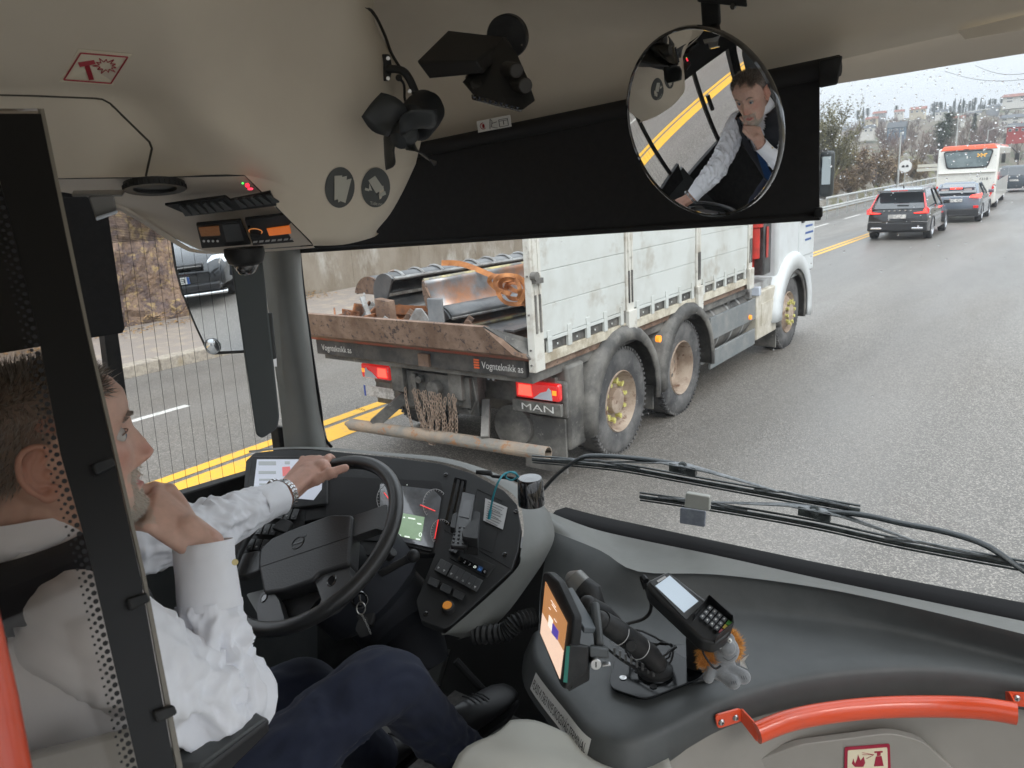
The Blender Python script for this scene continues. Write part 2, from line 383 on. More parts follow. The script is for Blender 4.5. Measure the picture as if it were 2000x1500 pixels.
# ---- vegetation prototypes
BARK = mat('bark', (.11, .09, .075), .9, c2=(.2, .18, .15), ns=9)
TWIG_G = mat('twigs_grey', (.2, .155, .125), .9, c2=(.24, .19, .16), ns=.8)
TWIG_B = mat('twigs_brown', (.19, .13, .085), .9, c2=(.28, .2, .1), ns=.8)
TWIG_R = mat('twigs_red', (.15, .1, .09), .9, c2=(.2, .14, .12), ns=.8)
BUDS = mat('willow_buds', (.21, .19, .085), .85, c2=(.14, .13, .07), ns=2)
NEED = mat('needles', (.035, .06, .028), .9, c2=(.07, .1, .045), ns=3)
OCHRE = mat('ochre_leaves', (.34, .22, .06), .9, c2=(.2, .15, .06), ns=2)
GRASSB = mat('dry_grass', (.24, .2, .09), .95, c2=(.12, .13, .05), ns=2)
def limb(mb, p, d, l, r, lev, tips, rng):
    pts = [p]; n = 4
    for i in range(n):
        d = (d + V((rng.uniform(-.16, .16), rng.uniform(-.16, .16), rng.uniform(-.02, .12)))).normalized(); p = p + d * l / n; pts.append(p)
    mb.tube(pts, [r * (1 - .55 * i / n) for i in range(n + 1)], n=5 if lev > 1 else 4, cap=False)
    if lev == 0: tips.append((pts[-1], d)); tips.append((pts[2], d)); return
    for k in range(4 if lev > 1 else 3):
        q = pts[1 + int((k + rng.random()) * 3 / 4)] if k < 3 else pts[-1]; a = rng.uniform(0, 2 * pi); s_ = rng.uniform(.4, .85)
        nd = (d + V((cos(a) * s_, sin(a) * s_, rng.uniform(.05, .4)))).normalized(); limb(mb, q, nd, l * rng.uniform(.5, .72), r * .5, lev - 1, tips, rng)
def twigs(mb, tips, rng, n, l, up=.5, w=.012, leaf=0):
    for p, d in tips:
        for k in range(n):
            a = rng.uniform(0, 2 * pi); e = (d + V((cos(a), sin(a), up * rng.uniform(-.2, 1)))).normalized(); ll = l * rng.uniform(.4, 1.2); x, y, z = frame(e)
            s0 = p - d * rng.random() * l * .8; c = s0 + e * ll; m_ = s0 + e * ll * .5 + x * ll * rng.uniform(-.12, .12)
            mb.add([s0 - x * w, s0 + x * w, m_ + x * w * .8, m_ - x * w * .8, c], [(0, 1, 2, 3), (3, 2, 4)])
            for q in range(leaf):
                o = s0 + e * ll * rng.uniform(.3, 1.05) + V((rng.uniform(-.1, .1), rng.uniform(-.1, .1), rng.uniform(-.1, .1))); b = rng.uniform(0, 6.3); z_ = rng.uniform(.04, .1)
                u = V((cos(b), sin(b), rng.uniform(-.5, .5))) * z_; v = V((-sin(b), cos(b), rng.uniform(-.9, .9))) * z_ * .6; mb.add([o - u, o + v, o + u, o - v], [(0, 1, 2, 3)])
def bare_tree(name, seed, h, tw, label, stems=1, leaf=0, nt_=9, w=.014, cat='tree', up=.6, lev=3):
    rng = random.Random(seed); t = thing(name, (0, 0, 0), label, cat); tr = MB(); cr = MB(); tips = []
    for s_ in range(stems):
        a = rng.uniform(0, 6.3); d = V((cos(a) * .25 * (stems > 1), sin(a) * .25 * (stems > 1), 1)).normalized()
        base = V((cos(a) * .3 * (stems > 1), sin(a) * .3 * (stems > 1), -.3))
        pts = [base + d * h * .3 * i / 3 + V((rng.uniform(-.05, .05), rng.uniform(-.05, .05), 0)) for i in range(4)]
        tr.tube(pts, [h * .017 * (1 - i * .15) for i in range(4)], n=7)
        for k in range(4): b = k * 1.6 + rng.random(); limb(cr, pts[2 if k < 2 else 3], (d + V((cos(b) * .5, sin(b) * .5, rng.uniform(0, .5)))).normalized(), h * .34, h * .009, lev - 1, tips, rng)
    twigs(cr, tips, rng, nt_, h * .085, up, w, leaf)
    tr.build('trunk', BARK, t); cr.build('crown', tw, t, smooth=False); return t
def conifer(name, seed, h, label, pine=False):
    rng = random.Random(seed); t = thing(name, (0, 0, 0), label, 'tree'); tr = MB(); cr = MB()
    tr.tube([(0, 0, -.3), (.05, 0, h * .5), (0, .03, h)], [h * .016, h * .011, .02], n=7); tr.build('trunk', BARK, t)
    n = 260
    for i in range(n):
        f = (i / n); z = h * ((.5 if pine else .1) + (.5 if pine else .9) * f); a = i * 2.4 + rng.random()
        R_ = (h * .2 * sin(pi * min(1, max(.08, (1 - f) * .9 + .1))) ** .7 if pine else h * .2 * (1 - f) ** .85 + .08) * rng.uniform(.6, 1.12)
        d = V((cos(a), sin(a), -.25 if not pine else .15))
        for k in range(16):
            q = (k + rng.random()) / 16; o = V((0, 0, z)) + d * R_ * q; s_ = (.12 + .05 * h / 8) * (1.15 - q * .6); b = rng.uniform(0, 6.3)
            u = V((cos(b), sin(b), rng.uniform(-.5, .3))) * s_; v = V((-sin(b), cos(b), rng.uniform(-.6, .2))) * s_ * .45
            o += V((rng.uniform(-.1, .1), rng.uniform(-.1, .1), rng.uniform(-.12, .12))); cr.add([o - u, o + v, o + u, o - v], [(0, 1, 2, 3)])
    cr.build('crown', NEED, t, smooth=False); return t
T_grey = bare_tree('bare_tree', 1, 8, TWIG_G, '', 1, 0, 16)
T_brown = bare_tree('bare_tree', 5, 8, TWIG_R, '', 2, 0, 10)
T_willow = bare_tree('willow', 3, 9, BUDS, '', 2, 5, 7, .012, up=.9)
T_shrub = bare_tree('shrub', 4, 4, TWIG_B, '', 3, 1, 9, .01, 'bush')
T_ochre = bare_tree('ochre_shrub', 9, 4, OCHRE, '', 3, 6, 7, .01, 'bush')
T_pine = conifer('pine_tree', 6, 9, '', True)
T_spruce = conifer('spruce_tree', 8, 9, '')
used = set()
def put(proto, px, d, sc, label, group, z=None, rot=None, top=None):
    """stand a copy on the terrain at distance d in the direction of column px"""
    r = ray(px, 300)
    if 24 < d < 118: d = max(d, 13.6 / max(.01, -r.x / r.y))
    k = d / r.y; x, y = r.x * k, d
    o = proto if proto.name not in used else copytree(proto); used.add(proto.name)
    o.location = (x, y, (hz(x, y) if z is None else z) - .1); o.rotation_euler.z = random.uniform(0, 6.3) if rot is None else rot; o.scale = (sc,) * 3
    o['label'] = label; o['group'] = group; return o
# ================================================================= TRUCK
DWHITE = mat('dirty_white_paint', (.58, .605, .585), .42, c2=(.44, .44, .40), ns=1.6, lo=.46, hi=.72, c3=(.30, .25, .18), ns3=3.0, lo3=.56, hi3=.78, detail=12, bump=.25, bs=5, bd=.02)
DPOST = mat('dirty_post', (.62, .61, .56), .5, c2=(.33, .27, .2), ns=5, lo=.5, hi=.72, c3=(.2, .17, .14), ns3=12, lo3=.6, hi3=.75)
MUDBLK = mat('muddy_black', (.06, .058, .055), .6, c2=(.22, .21, .19), ns=3, lo=.42, hi=.68, bump=.3, bs=40, c3=(.24, .22, .2), ns3=25, lo3=.6, hi3=.72)
RUBBER = mat('truck_rubber', (.05, .05, .052), .75, c2=(.17, .165, .16), ns=3.5, lo=.4, hi=.65, bump=.3, bs=50, c3=(.22, .21, .2), ns3=18, lo3=.6, hi3=.75)
RUSTY = mat('rusty_steel', (.15, .092, .062), .8, c2=(.25, .17, .125), ns=5, lo=.42, hi=.6, c3=(.07, .05, .045), ns3=26, lo3=.55, hi3=.62, bump=.5, bs=60)
RUSTB = mat('bright_rust', (.3, .12, .05), .8, c2=(.12, .07, .05), ns=7, lo=.42, hi=.6, bump=.4, bs=60)
RUSTRIM = mat('rusty_rim', (.27, .2, .15), .7, c2=(.42, .34, .27), ns=5, lo=.42, hi=.6, c3=(.15, .08, .05), ns3=9, lo3=.55, hi3=.65)
STEELD = mat('dark_steel', (.05, .055, .06), .35, c2=(.12, .12, .12), ns=3, bump=.2, bs=20, c3=(.3, .2, .13), ns3=6, lo3=.63, hi3=.72, spec=.8)
STEELP = mat('polished_steel', (.34, .35, .37), .34, metal=.4, c2=(.16, .15, .15), ns=2.2, c3=(.5, .24, .13), ns3=1.5, lo3=.46, hi3=.6)
STEELG = mat('grey_steel', (.35, .36, .36), .5, c2=(.2, .19, .18), ns=8, c3=(.3, .16, .09), ns3=5, lo3=.6, hi3=.7)
REDLAMP = mat('red_lamp', (.5, .01, .01), .2, em=(1, .03, .03), es=.25, coat=1)
REDHOT = mat('red_lamp_lit', (.8, .02, .02), .2, em=(1, .05, .03), es=2.2, coat=1)
CLEARL = mat('clear_lens', (.55, .6, .68), .15, coat=1)
AMBER = mat('amber_lens', (.9, .25, .02), .25, em=(1, .3, .03), es=.7)
ORANGE_STRAP = mat('orange_strap', (.62, .26, .09), .8, c2=(.42, .17, .07), ns=9)
NUTY = mat('yellow_nut', (.65, .62, .2), .5, c2=(.4, .36, .12), ns=30)
CHALK = mat('white_letters', (.75, .75, .72), .6, c2=(.45, .44, .42), ns=60, lo=.5, hi=.7)
REDSTRIPE = mat('worn_red', (.4, .07, .04), .6, c2=(.2, .1, .07), ns=6)
tk = thing('tipper_truck', (-4.67, 8.6, 0), 'dirty white dropside lorry with a load of scrap blades in the lane ahead', 'truck')
X1, X0 = -3.39, -5.94
b = MB()                                                       # chassis
b.bb((-5.1, 4.95, .78), (-4.95, 12.2, 1.05)); b.bb((-4.4, 4.95, .78), (-4.25, 12.2, 1.05)); b.bb((X0, 4.9, 1.03), (X1 - .06, 9.75, 1.12))
for y in (5.6, 6.9, 8.2, 9.2): b.bb((X0 + .05, y, .98), (X1 - .1, y + .1, 1.06))
b.bb((-5.0, 5.05, .62), (-4.15, 5.15, 1.0)); b.bb((-4.95, 5.0, .7), (-4.2, 5.06, .98)); b.bb((-5.7, 5.3, .72), (-3.5, 5.38, .98))
b.bb((-4.85, 4.96, .72), (-4.8, 5.02, .97)); b.bb((-4.35, 4.96, .72), (-4.3, 5.02, .97)); b.cyl((-4.57, 4.92, .86), (-4.57, 5.0, .86), .07, n=12)
b.bar((-5.0, 5.1, .75), (-5.3, 4.86, .45), .07, .1); b.bar((-4.1, 5.1, .75), (-3.95, 4.86, .5), .07, .1)
b.bb((-5.7, 5.5, .45), (-5.1, 5.6, .95)); b.bb((-4.9, 5.9, .4), (-4.4, 6.7, .7)); b.bb((-4.05, 5.4, .75), (-3.95, 5.9, 1.0)); b.bb((-5.3, 5.35, .6), (-5.15, 5.5, 1.0)); b.cyl((-4.75, 4.94, .92), (-4.75, 5.0, .92), .035, n=10); b.tube([(-4.15, 5.0, .98), (-4.1, 4.97, .8), (-4.2, 5.0, .66), (-4.35, 5.1, .7)], .014, n=6); b.tube([(-5.0, 5.02, .95), (-5.1, 4.98, .8), (-5.0, 5.05, .7)], .012, n=6); b.cyl((-5.7, 6.3, .52), (-3.6, 6.3, .52), .09, n=10); b.cyl((-5.7, 7.75, .52), (-3.6, 7.75, .52), .09, n=10)
b.cyl((-3.95, 5.25, .5), (-3.95, 5.6, .5), .2, n=20)
b.build('chassis', MUDBLK, tk, bevel=.006)
b = MB(); b.bb((X0, 4.95, 1.12), (X1 - .03, 9.75, 1.27)); b.build('bed_floor', RUSTY, tk)
b = MB(); b.bb((X1 - .05, 4.93, 1.18), (X1, 9.76, 1.265)); b.build('side_rail', mat('rail_cream', (.62, .58, .48), .55, c2=(.35, .3, .22), ns=6), tk, bevel=.004)
b = MB(); b.bb((X0 - .06, 4.86, 1.08), (X1 - .1, 4.95, 1.225)); bm_ = b.build('rear_beam', mat('beam_black', (.03, .032, .035), .5, c2=(.09, .085, .08), ns=5), tk, bevel=.006)
text('lettering', 'Vognteknikk as', CHALK, (-3.93, 4.858, 1.125), (1, 0, 0), (0, 0, 1), .085, bm_, width=.42)
text('lettering', 'Vognteknikk as', CHALK, (-5.92, 4.858, 1.125), (1, 0, 0), (0, 0, 1), .085, bm_, width=.42)
b = MB()
for i in range(4): b.bb((-4.01, 4.852, 1.12 + i * .022), (-3.955, 4.858, 1.134 + i * .022))
b.build('emblem', mat('orange_mark', (.8, .15, .05), .5), bm_)
b = MB(); b.bb((-4.62, 4.83, 1.09), (-4.5, 4.86, 1.2)); b.build('latch_block', RUSTY, tk)
# folded-down rusty tail flap
b = MB(); prof = [(4.86, 1.235), (4.72, 1.30), (4.66, 1.52), (4.70, 1.525), (4.76, 1.32), (4.88, 1.27)]
xe = [-3.42, -3.5, -3.74, -3.72, -3.48, -3.42]
A = [V((X0 - .1, y, z)) for y, z in prof]; B = [V((xe[i], y, z)) for i, (y, z) in enumerate(prof)]; n = len(prof)
b.add(A + B, [tuple(range(n)), tuple(range(2 * n - 1, n - 1, -1))] + [(i, (i + 1) % n, n + (i + 1) % n, n + i) for i in range(n)])
tf = b.build('tail_flap', RUSTY, tk, smooth=False)
b = MB(); b.add([(X0 - .1, 4.853, 1.226), (-3.42, 4.853, 1.226), (-3.45, 4.80, 1.262), (X0 - .1, 4.80, 1.262)], [(0, 1, 2, 3)]); b.build('red_strip', REDSTRIPE, tf, smooth=False)
b = MB(); b.prism([(-3.74, 4.66, 1.52), (-3.43, 4.84, 1.24), (-3.41, 4.96, 1.3), (-3.43, 4.96, 1.36)], (.02, .0, .01)); b.build('flap_cheek', MUDBLK, tk, smooth=False)
# posts and side boards
for i, (ya, yb) in enumerate(((4.84, 4.98), (6.38, 6.52), (8.0, 8.12), (9.62, 9.76))):
    b = MB(); b.bb((X1 - .05, ya, 1.14 if i in (0,) else 1.2), (X1 + .014, yb, 2.72)); b.bb((X1 + .014, ya + .03, 1.75), (X1 + .022, ya + .045, 2.25)); b.bb((X1 + .014, yb - .045, 1.75), (X1 + .022, yb - .03, 2.25))
    if i: b.bb((X1, ya - .01, 1.12), (X1 + .04, yb + .01, 1.38))
    p_ = b.build('side_post', DPOST, tk, bevel=.004)
    b = MB(); b.bb((X1 + .0145, ya + .03, 1.45), (X1 + .024, ya + .05, 1.75)); b.bb((X1 + .0145, yb - .05, 1.45), (X1 + .024, yb - .03, 1.75)); b.build('slot', MUDBLK, p_)
b = MB()
for z in (1.2, 1.32, 1.6, 1.9, 2.3): b.cyl((X1 - .02, 4.842, z), (X1 - .02, 4.828, z), .008, n=6); b.build('post_bolt', MUDBLK, tk); b = MB()
b.cyl((X1 + .01, 4.86, 1.9), (X1 + .06, 4.86, 1.9), .035, n=10); b.box((X1 + .03, 4.9, 1.86), (.05, .1, .04)); b.build('post_latch', MUDBLK, tk)
for ya, yb in ((4.99, 6.37), (6.53, 7.99), (8.13, 9.61)):
    b = MB(); z = 1.385
    while z < 2.6: b.bb((X1 - .03, ya, z), (X1, yb, z + .262)); z += .268
    b.bb((X1 - .034, ya + .01, 1.38), (X1 - .008, yb - .01, 2.7)); sb = b.build('side_board', DWHITE, tk, bevel=.003)
    b = MB(); k = int((yb - ya) / .33)
    b.bb((X1 - .034, ya, 1.27), (X1 - .02, yb, 1.38))
    b.build('hinge_recess', MUDBLK, tk)
    b = MB(); b.bb((X1 - .012, ya + .05, 1.352), (X1 + .004, yb - .05, 1.38))
    for i in range(k + 1):
        y = ya + .08 + (yb - ya - .16) * i / k; b.bb((X1 - .015, y - .03, 1.262), (X1 + .01, y + .03, 1.39)); b.bb((X1, y - .03, 1.38), (X1 + .008, y + .03, 1.44))
        b.cyl((X1, y + .12, 1.31), (X1 + .004, y + .12, 1.31), .01, n=8)
    b.build('hinge', DWHITE, sb, bevel=.002)
b = MB(); b.bb((X0, 9.68, 1.27), (X1 - .05, 9.74, 2.7)); b.build('headboard', DWHITE, tk)
# fenders
def arch(name, yc, zc, ra, rb, xa, xb, a0, a1, m, n=14, flat=0):
    mb = MB(); rows = []
    for i in range(n + 1):
        a = a0 + (a1 - a0) * i / n; r = []
        for x, q in ((xa, ra), (xb - .03, ra), (xb, ra - .03), (xb, rb)):
            r.append(V((x, yc + cos(a) * q, zc + sin(a) * q)))
        rows.append(r)
    mb.grid(rows); return mb.build(name, m, tk, solid=.025, angle=50)
arch('mudguard', 6.3, .52, .71, .6, -3.98, -3.35, radians(-10), radians(192), MUDBLK)
arch('mudguard', 7.74, .52, .70, .6, -3.98, -3.35, radians(-8), radians(188), MUDBLK)
arch('mudguard', 6.3, .52, .71, .6, -5.98, -5.3, radians(0), radians(190), MUDBLK)
b = MB(); b.bb((-3.98, 5.34, .32), (-3.40, 5.62, 1.08)); b.bb((-3.95, 5.3, .62), (-3.4, 5.36, .95)); b.build('mudguard_box', MUDBLK, tk, bevel=.03)
b = MB(); b.bb((-3.86, 5.30, .12), (-3.42, 5.325, .62)); b.bb((-3.9, 6.98, .25), (-3.42, 7.0, .5)); b.build('mud_flap', MUDBLK, tk, bevel=.004)
# lamps
def lamp(x0, x1, z0, z1, y, flip):
    q = MB(); q.bb((x0, y, z0), (x1, y + .07, z1)); o = q.build('tail_light', REDLAMP, tk, bevel=.02)
    w_ = x1 - x0; f = (lambda t: x1 - t * w_) if flip else (lambda t: x0 + t * w_)
    q = MB(); q.prism([(f(.08), y - .002, z0 + .03), (f(.4), y - .002, z0 + .03), (f(.38), y - .002, z1 - .03), (f(.1), y - .002, z1 - .03)], (0, -.003, 0)); q.build('lit_segment', REDHOT, o, smooth=False)
    q = MB(); q.prism([(f(.42), y - .003, z0 + .012), (f(.86), y - .003, z0 + .012), (f(.84), y - .003, z0 + .1), (f(.78), y - .003, z1 - .035), (f(.74), y - .003, z0 + .09), (f(.6), y - .003, z0 + .07)], (0, -.003, 0)); q.build('clear_segment', CLEARL, o, smooth=False)
    q = MB(); q.bb((min(f(.86), f(.95)), y - .004, z0 + .06), (max(f(.86), f(.95)), y, z0 + .1)); q.build('amber_segment', AMBER, o)
lamp(-3.87, -3.42, .79, .945, 5.22, False); lamp(-5.78, -5.38, .78, .93, 5.2, True)
b = MB(); b.bb((-3.9, 5.21, .67), (-3.4, 5.25, .775)); mp_ = b.build('maker_plate', mat('plate_dark', (.09, .09, .085), .5, c2=(.2, .19, .17), ns=8), tk, bevel=.004)
text('maker_lettering', 'MAN', CHALK, (-3.81, 5.207, .695), (1, 0, 0), (0, 0, 1), .085, mp_, width=.33)
b = MB(); b.bb((-5.74, 5.18, .6), (-5.32, 5.19, .71)); pl = b.build('number_plate', mat('plate_white', (.62, .6, .58), .5, c2=(.4, .38, .36), ns=25, lo=.48, hi=.56), tk, bevel=.003)
b = MB(); b.bb((-5.74, 5.178, .6), (-5.715, 5.182, .71)); b.build('blue_band', mat('plate_blue', (.05, .1, .4), .5), pl)
for x in (-5.28, -4.08):
    b = MB(); b.bb((x - .045, 5.16, .92), (x + .045, 5.22, 1.03)); o = b.build('work_light', MUDBLK, tk, bevel=.01)
    b = MB()
    for i in range(2):
        for j in range(3): b.cyl((x - .026 + i * .026 * 2, 5.155, .945 + j * .03), (x - .026 + i * .052, 5.16, .945 + j * .03), .012, n=8)
    b.build('led', CLEARL, o)
# underrun pipe
b = MB(); pth = [(-5.62, 4.86, .40), (-5.0, 4.86, .42), (-4.4, 4.86, .445), (-3.31, 4.86, .475)]
b.tube(pth, .058, n=18, cap=False); b.tube(pth[::-1], .05, n=18, cap=False)
b.lathe([(.05, 0), (.058, 0)], pth[-1], (1, 0, .02), 18); b.cyl((-5.7, 4.86, .40), (-5.6, 4.86, .40), .02, .058, n=14)
b.build('underrun_pipe', mat('pipe_rust', (.33, .25, .18), .7, c2=(.20, .19, .17), ns=3, lo=.4, hi=.6, c3=(.3, .15, .07), ns3=12, lo3=.56, hi3=.66, bump=.4, bs=40), tk)
# chains over the hitch
b = MB(); rng = random.Random(4)
def chain(mb, pts, s_=.021):
    pts = spline(pts, 6); acc = [pts[0]]
    for p in pts[1:]:
        while (p - acc[-1]).length > s_ * 1.9: acc.append(acc[-1] + (p - acc[-1]).normalized() * s_ * 1.9)
    for i in range(len(acc) - 1):
        a, c = acc[i], acc[i + 1]; x, y, z = frame(c - a, (0, 1, .1)); u = x if i % 2 else y; m_ = (a + c) / 2
        ring = [m_ + z * cos(t) * s_ * 1.25 + u * sin(t) * s_ * .62 for t in (2 * pi * k / 8 for k in range(8))]
        mb.tube(ring, s_ * .2, n=4, closed=True)
for i in range(10):
    x = -4.86 + i * .062 + rng.uniform(-.02, .02); k = -4.58
    if i < 5: lo_, xx = rng.uniform(.42, .55), x + .08
    else: lo_, xx = rng.uniform(.36, .5), x + rng.uniform(-.06, .05)
    y = 4.93 - rng.uniform(0, .05)
    x += rng.uniform(-.03, .03); xx = xx * .75 + (-4.6) * .25 + rng.uniform(-.05, .05); chain(b, [(x, y, .84), (x + .01, y - .01, .7), (xx, y - .02 - rng.random() * .06, lo_), (xx + .07, y - .03, lo_ + .02), (xx + .09, y - .02, .66), (x + .03 + rng.uniform(0, .06), y, .84)])
b.build('snow_chain', mat('rusty_chain', (.24, .18, .135), .7, c2=(.28, .2, .15), ns=20), tk)
# wheels
def wheel(c, r, wd, kind, parent, side=1, rm=None):
    c = V(c); ax = V((side, 0, 0)); q = MB(); ri = r * .58
    q.lathe([(ri, -wd * .48), (r * .9, -wd * .5), (r * .985, -wd * .42), (r, -wd * .1), (r, wd * .1), (r * .985, wd * .42), (r * .93, wd * .49), (r * .8, wd * .52), (r * .66, wd * .5), (ri, wd * .46)], c, ax, 48)
    o = q.build('wheel', RUBBER, parent, angle=50)
    q = MB()
    for i in range(60):
        t = 2 * pi * i / 60; u = V((0, cos(t), sin(t))); v = V((0, -sin(t), cos(t)))
        for s_ in (-.36, .36): q.box(c + ax * wd * s_ + u * r * .992, (1, 1, 1), None) if False else q.bar(c + ax * wd * (s_ - .11) + u * r * .99, c + ax * wd * (s_ + .11) + u * r * .99, .03, .022, up=v)
    q.build('tread_block', RUBBER, o, smooth=False)
    rm = rm or RUSTRIM; q = MB()
    if kind == 'dual':
        q.lathe([(ri, wd * .46), (ri * .97, wd * .5), (ri * .93, wd * .44), (ri * .88, wd * .1), (ri * .86, -wd * .1), (ri * .7, -wd * .16), (ri * .3, -wd * .16), (ri * .3, wd * .05), (0.001, wd * .07)], c, ax, 40)
    elif kind == 'nuts':
        q.lathe([(ri, wd * .46), (ri * .97, wd * .5), (ri * .93, wd * .44), (ri * .87, wd * .2), (ri * .8, wd * .12), (ri * .42, wd * .14), (ri * .4, wd * .36), (ri * .3, wd * .4), (0.001, wd * .41)], c, ax, 40)
    else:
        q.lathe([(ri, wd * .46), (ri * .97, wd * .5), (ri * .92, wd * .4), (ri * .85, wd * .3), (ri * .6, wd * .52), (ri * .42, wd * .52), (ri * .4, wd * .62), (0.001, wd * .64)], c, ax, 40)
    q.build('rim', rm, o)
    if kind != 'dual':
        for i in range(10):
            t = 2 * pi * i / 10 + .15; h = wd * (.13 if kind == 'nuts' else .5); rr = ri * (.62 if kind == 'nuts' else .52)
            q = MB(); p0 = c + ax * h + V((0, cos(t), sin(t))) * rr; q.cyl(p0, p0 + ax * .05, .026, .022, n=8); q.box(p0 + ax * .045 + V((0, cos(t), sin(t))) * .018, (.012, .03, .03)); q.build('wheel_nut', NUTY, o)
    else:
        q = MB()
        for i in range(8): t = 2 * pi * i / 8; p0 = c + ax * (-wd * .14) + V((0, cos(t), sin(t))) * ri * .55; q.cyl(p0, p0 + ax * .012, .035, n=10)
        q.build('hand_hole', MUDBLK, o)
    return o
wheel((-3.56, 6.3, .52), .52, .3, 'nuts', tk); wheel((-3.58, 7.74, .52), .52, .3, 'dual', tk); wheel((-3.56, 11.46, .52), .53, .3, 'steer', tk)
wheel((-5.8, 6.3, .52), .52, .3, 'nuts', tk, -1); wheel((-5.8, 11.46, .52), .53, .3, 'steer', tk, -1); wheel((-5.78, 7.74, .52), .52, .3, 'dual', tk, -1)
# side guard, tank, skirt
GUARD = mat('side_guard', (.16, .175, .18), .5, c2=(.25, .25, .24), ns=5, lo=.45, hi=.7)
b = MB(); b.bb((X1 - .04, 8.46, .68), (X1 - .005, 9.98, .95)); b.bb((X1 - .04, 8.46, .34), (X1 - .005, 9.98, .55)); b.build('side_guard', GUARD, tk, bevel=.006)
b = MB(); b.cyl((-3.75, 8.55, .74), (-3.75, 9.9, .74), .33, n=28); b.build('fuel_tank', MUDBLK, tk, bevel=.01)
b = MB()
for y in (8.75, 9.2, 9.6): b.lathe([(.335, -.025), (.34, -.02), (.34, .02), (.335, .025)], (-3.75, y, .74), (0, 1, 0), 28)
b.bb((X1 - .3, 8.75, .3), (X1 - .25, 9.8, .9)); b.build('tank_strap', STEELG, tk)
b = MB(); b.cyl((-3.42, 9.75, .74), (-3.37, 9.75, .74), .03, n=12); b.cyl((-3.37, 6.98, 1.0), (-3.33, 6.98, 1.0), .035, n=12); b.build('marker_light', AMBER, tk)
SKW = mat('skirt_cream', (.6, .57, .5), .5, c2=(.42, .38, .3), ns=4, c3=(.3, .25, .18), ns3=11, lo3=.62, hi3=.75)
b = MB(); b.bb((-3.9, 10.0, .38), (X1 + .01, 10.82, 1.02)); sk = b.build('side_skirt', SKW, tk, bevel=.02)
b = MB(); b.bb((X1 + .01, 10.15, .55), (X1 + .02, 10.7, .85)); b.build('skirt_step', SKW, sk, bevel=.01)
b = MB(); b.bb((X1 - .06, 10.9, .1), (X1 - .02, 10.92, .42)); b.bb((-3.9, 10.85, .12), (-3.4, 10.88, .45)); b.build('mud_flap', MUDBLK, tk)
b = MB(); b.bb((-3.47, 9.98, .98), (-3.35, 10.06, 1.1)); b.build('side_lamp', CLEARL, tk, bevel=.01)
# crane between body and cab
CRR = mat('crane_red', (.55, .03, .02), .4, c2=(.3, .03, .02), ns=5)
b = MB(); b.bb((-3.75, 10.05, 1.1), (-3.5, 10.2, 2.9)); b.cyl((-3.5, 10.12, 1.85), (-3.5, 10.12, 2.6), .13, n=16); b.cyl((-3.48, 10.1, 1.45), (-3.48, 10.1, 1.85), .08, n=12); b.bb((-4.8, 10.0, 1.1), (-4.4, 10.5, 3.0)); b.build('crane', CRR, tk, bevel=.01)
b = MB(); rng = random.Random(2)
for k in range(5): b.tube(spline([(-3.5 + rng.uniform(-.05, .05), 9.9 + k * .02, 2.8), (-3.48, 9.92 + rng.uniform(-.06, .06), 2.3), (-3.5, 9.95 + rng.uniform(-.06, .06), 1.9), (-3.55, 9.98, 1.5)], 6), .012, n=6)
b.build('crane_hose', mat('yellow_hose', (.6, .42, .05), .5, c2=(.2, .14, .04), ns=12), tk)
b = MB(); b.bb((-3.55, 10.2, 1.22), (-3.37, 10.48, 1.95)); b.cyl((-3.5, 10.1, 1.95), (-3.36, 10.35, 1.95), .06, n=12); b.build('crane_control_box', mat('box_black', (.03, .03, .03), .4, c2=(.08, .08, .08), ns=6), tk, bevel=.02)
b = MB(); b.bb((-3.362, 10.24, 1.45), (-3.356, 10.32, 1.85)); b.build('red_label', CRR, tk)
b = MB(); b.bb((-5.6, 9.85, 1.05), (-3.45, 10.8, 1.12)); b.bb((-3.7, 9.9, .95), (-3.45, 10.75, 1.1)); b.build('deck_plate', STEELG, tk)
# cab
CABW = mat('cab_white', (.62, .65, .66), .4, c2=(.5, .51, .5), ns=2, coat=.15, lo=.45, hi=.75, c3=(.36, .34, .3), ns3=6, lo3=.6, hi3=.75)
b = MB(); prof = [(10.82, 1.0), (10.82, 3.45), (11.0, 3.55), (12.2, 3.5), (12.5, 2.9), (12.62, 1.9), (12.62, 1.0)]
b.prism([(X0 + .05, y, z) for y, z in prof], (2.5, 0, 0)); cb = b.build('cab', CABW, tk, bevel=.05)
b = MB(); b.bb((-3.46, 11.75, 1.28), (X1 + .015, 12.5, 3.2)); b.bb((-3.46, 11.05, 1.45), (X1 - .005, 11.72, 3.3)); dr = b.build('door', CABW, tk, bevel=.015)
b = MB(); b.bb((X1 + .014, 11.9, 2.25), (X1 + .019, 12.42, 3.0)); b.build('door_window', mat('cab_glass', (.02, .025, .03), .05, spec=1), dr)
b = MB(); b.bb((X1 + .01, 11.82, 1.78), (X1 + .045, 11.93, 2.02)); b.build('door_handle', mat('h_black', (.02, .02, .02), .4), dr, bevel=.01)
BLUE = mat('lettering_blue', (.03, .09, .3), .5)
text('door_lettering', 'EMV', BLUE, (X1 + .018, 11.98, 2.02), (0, 1, 0), (0, 0, 1), .22, dr, width=.42)
b = MB()
for i, w_ in enumerate((.3, .4, .36)): b.bb((X1 + .0155, 12.05, 1.5 + i * .1), (X1 + .018, 12.05 + w_, 1.53 + i * .1))
b.build('door_small_print', BLUE, dr)
arch('cab_fender', 11.46, .52, .86, .64, -3.9, -3.33, radians(-12), radians(180), CABW, n=18)
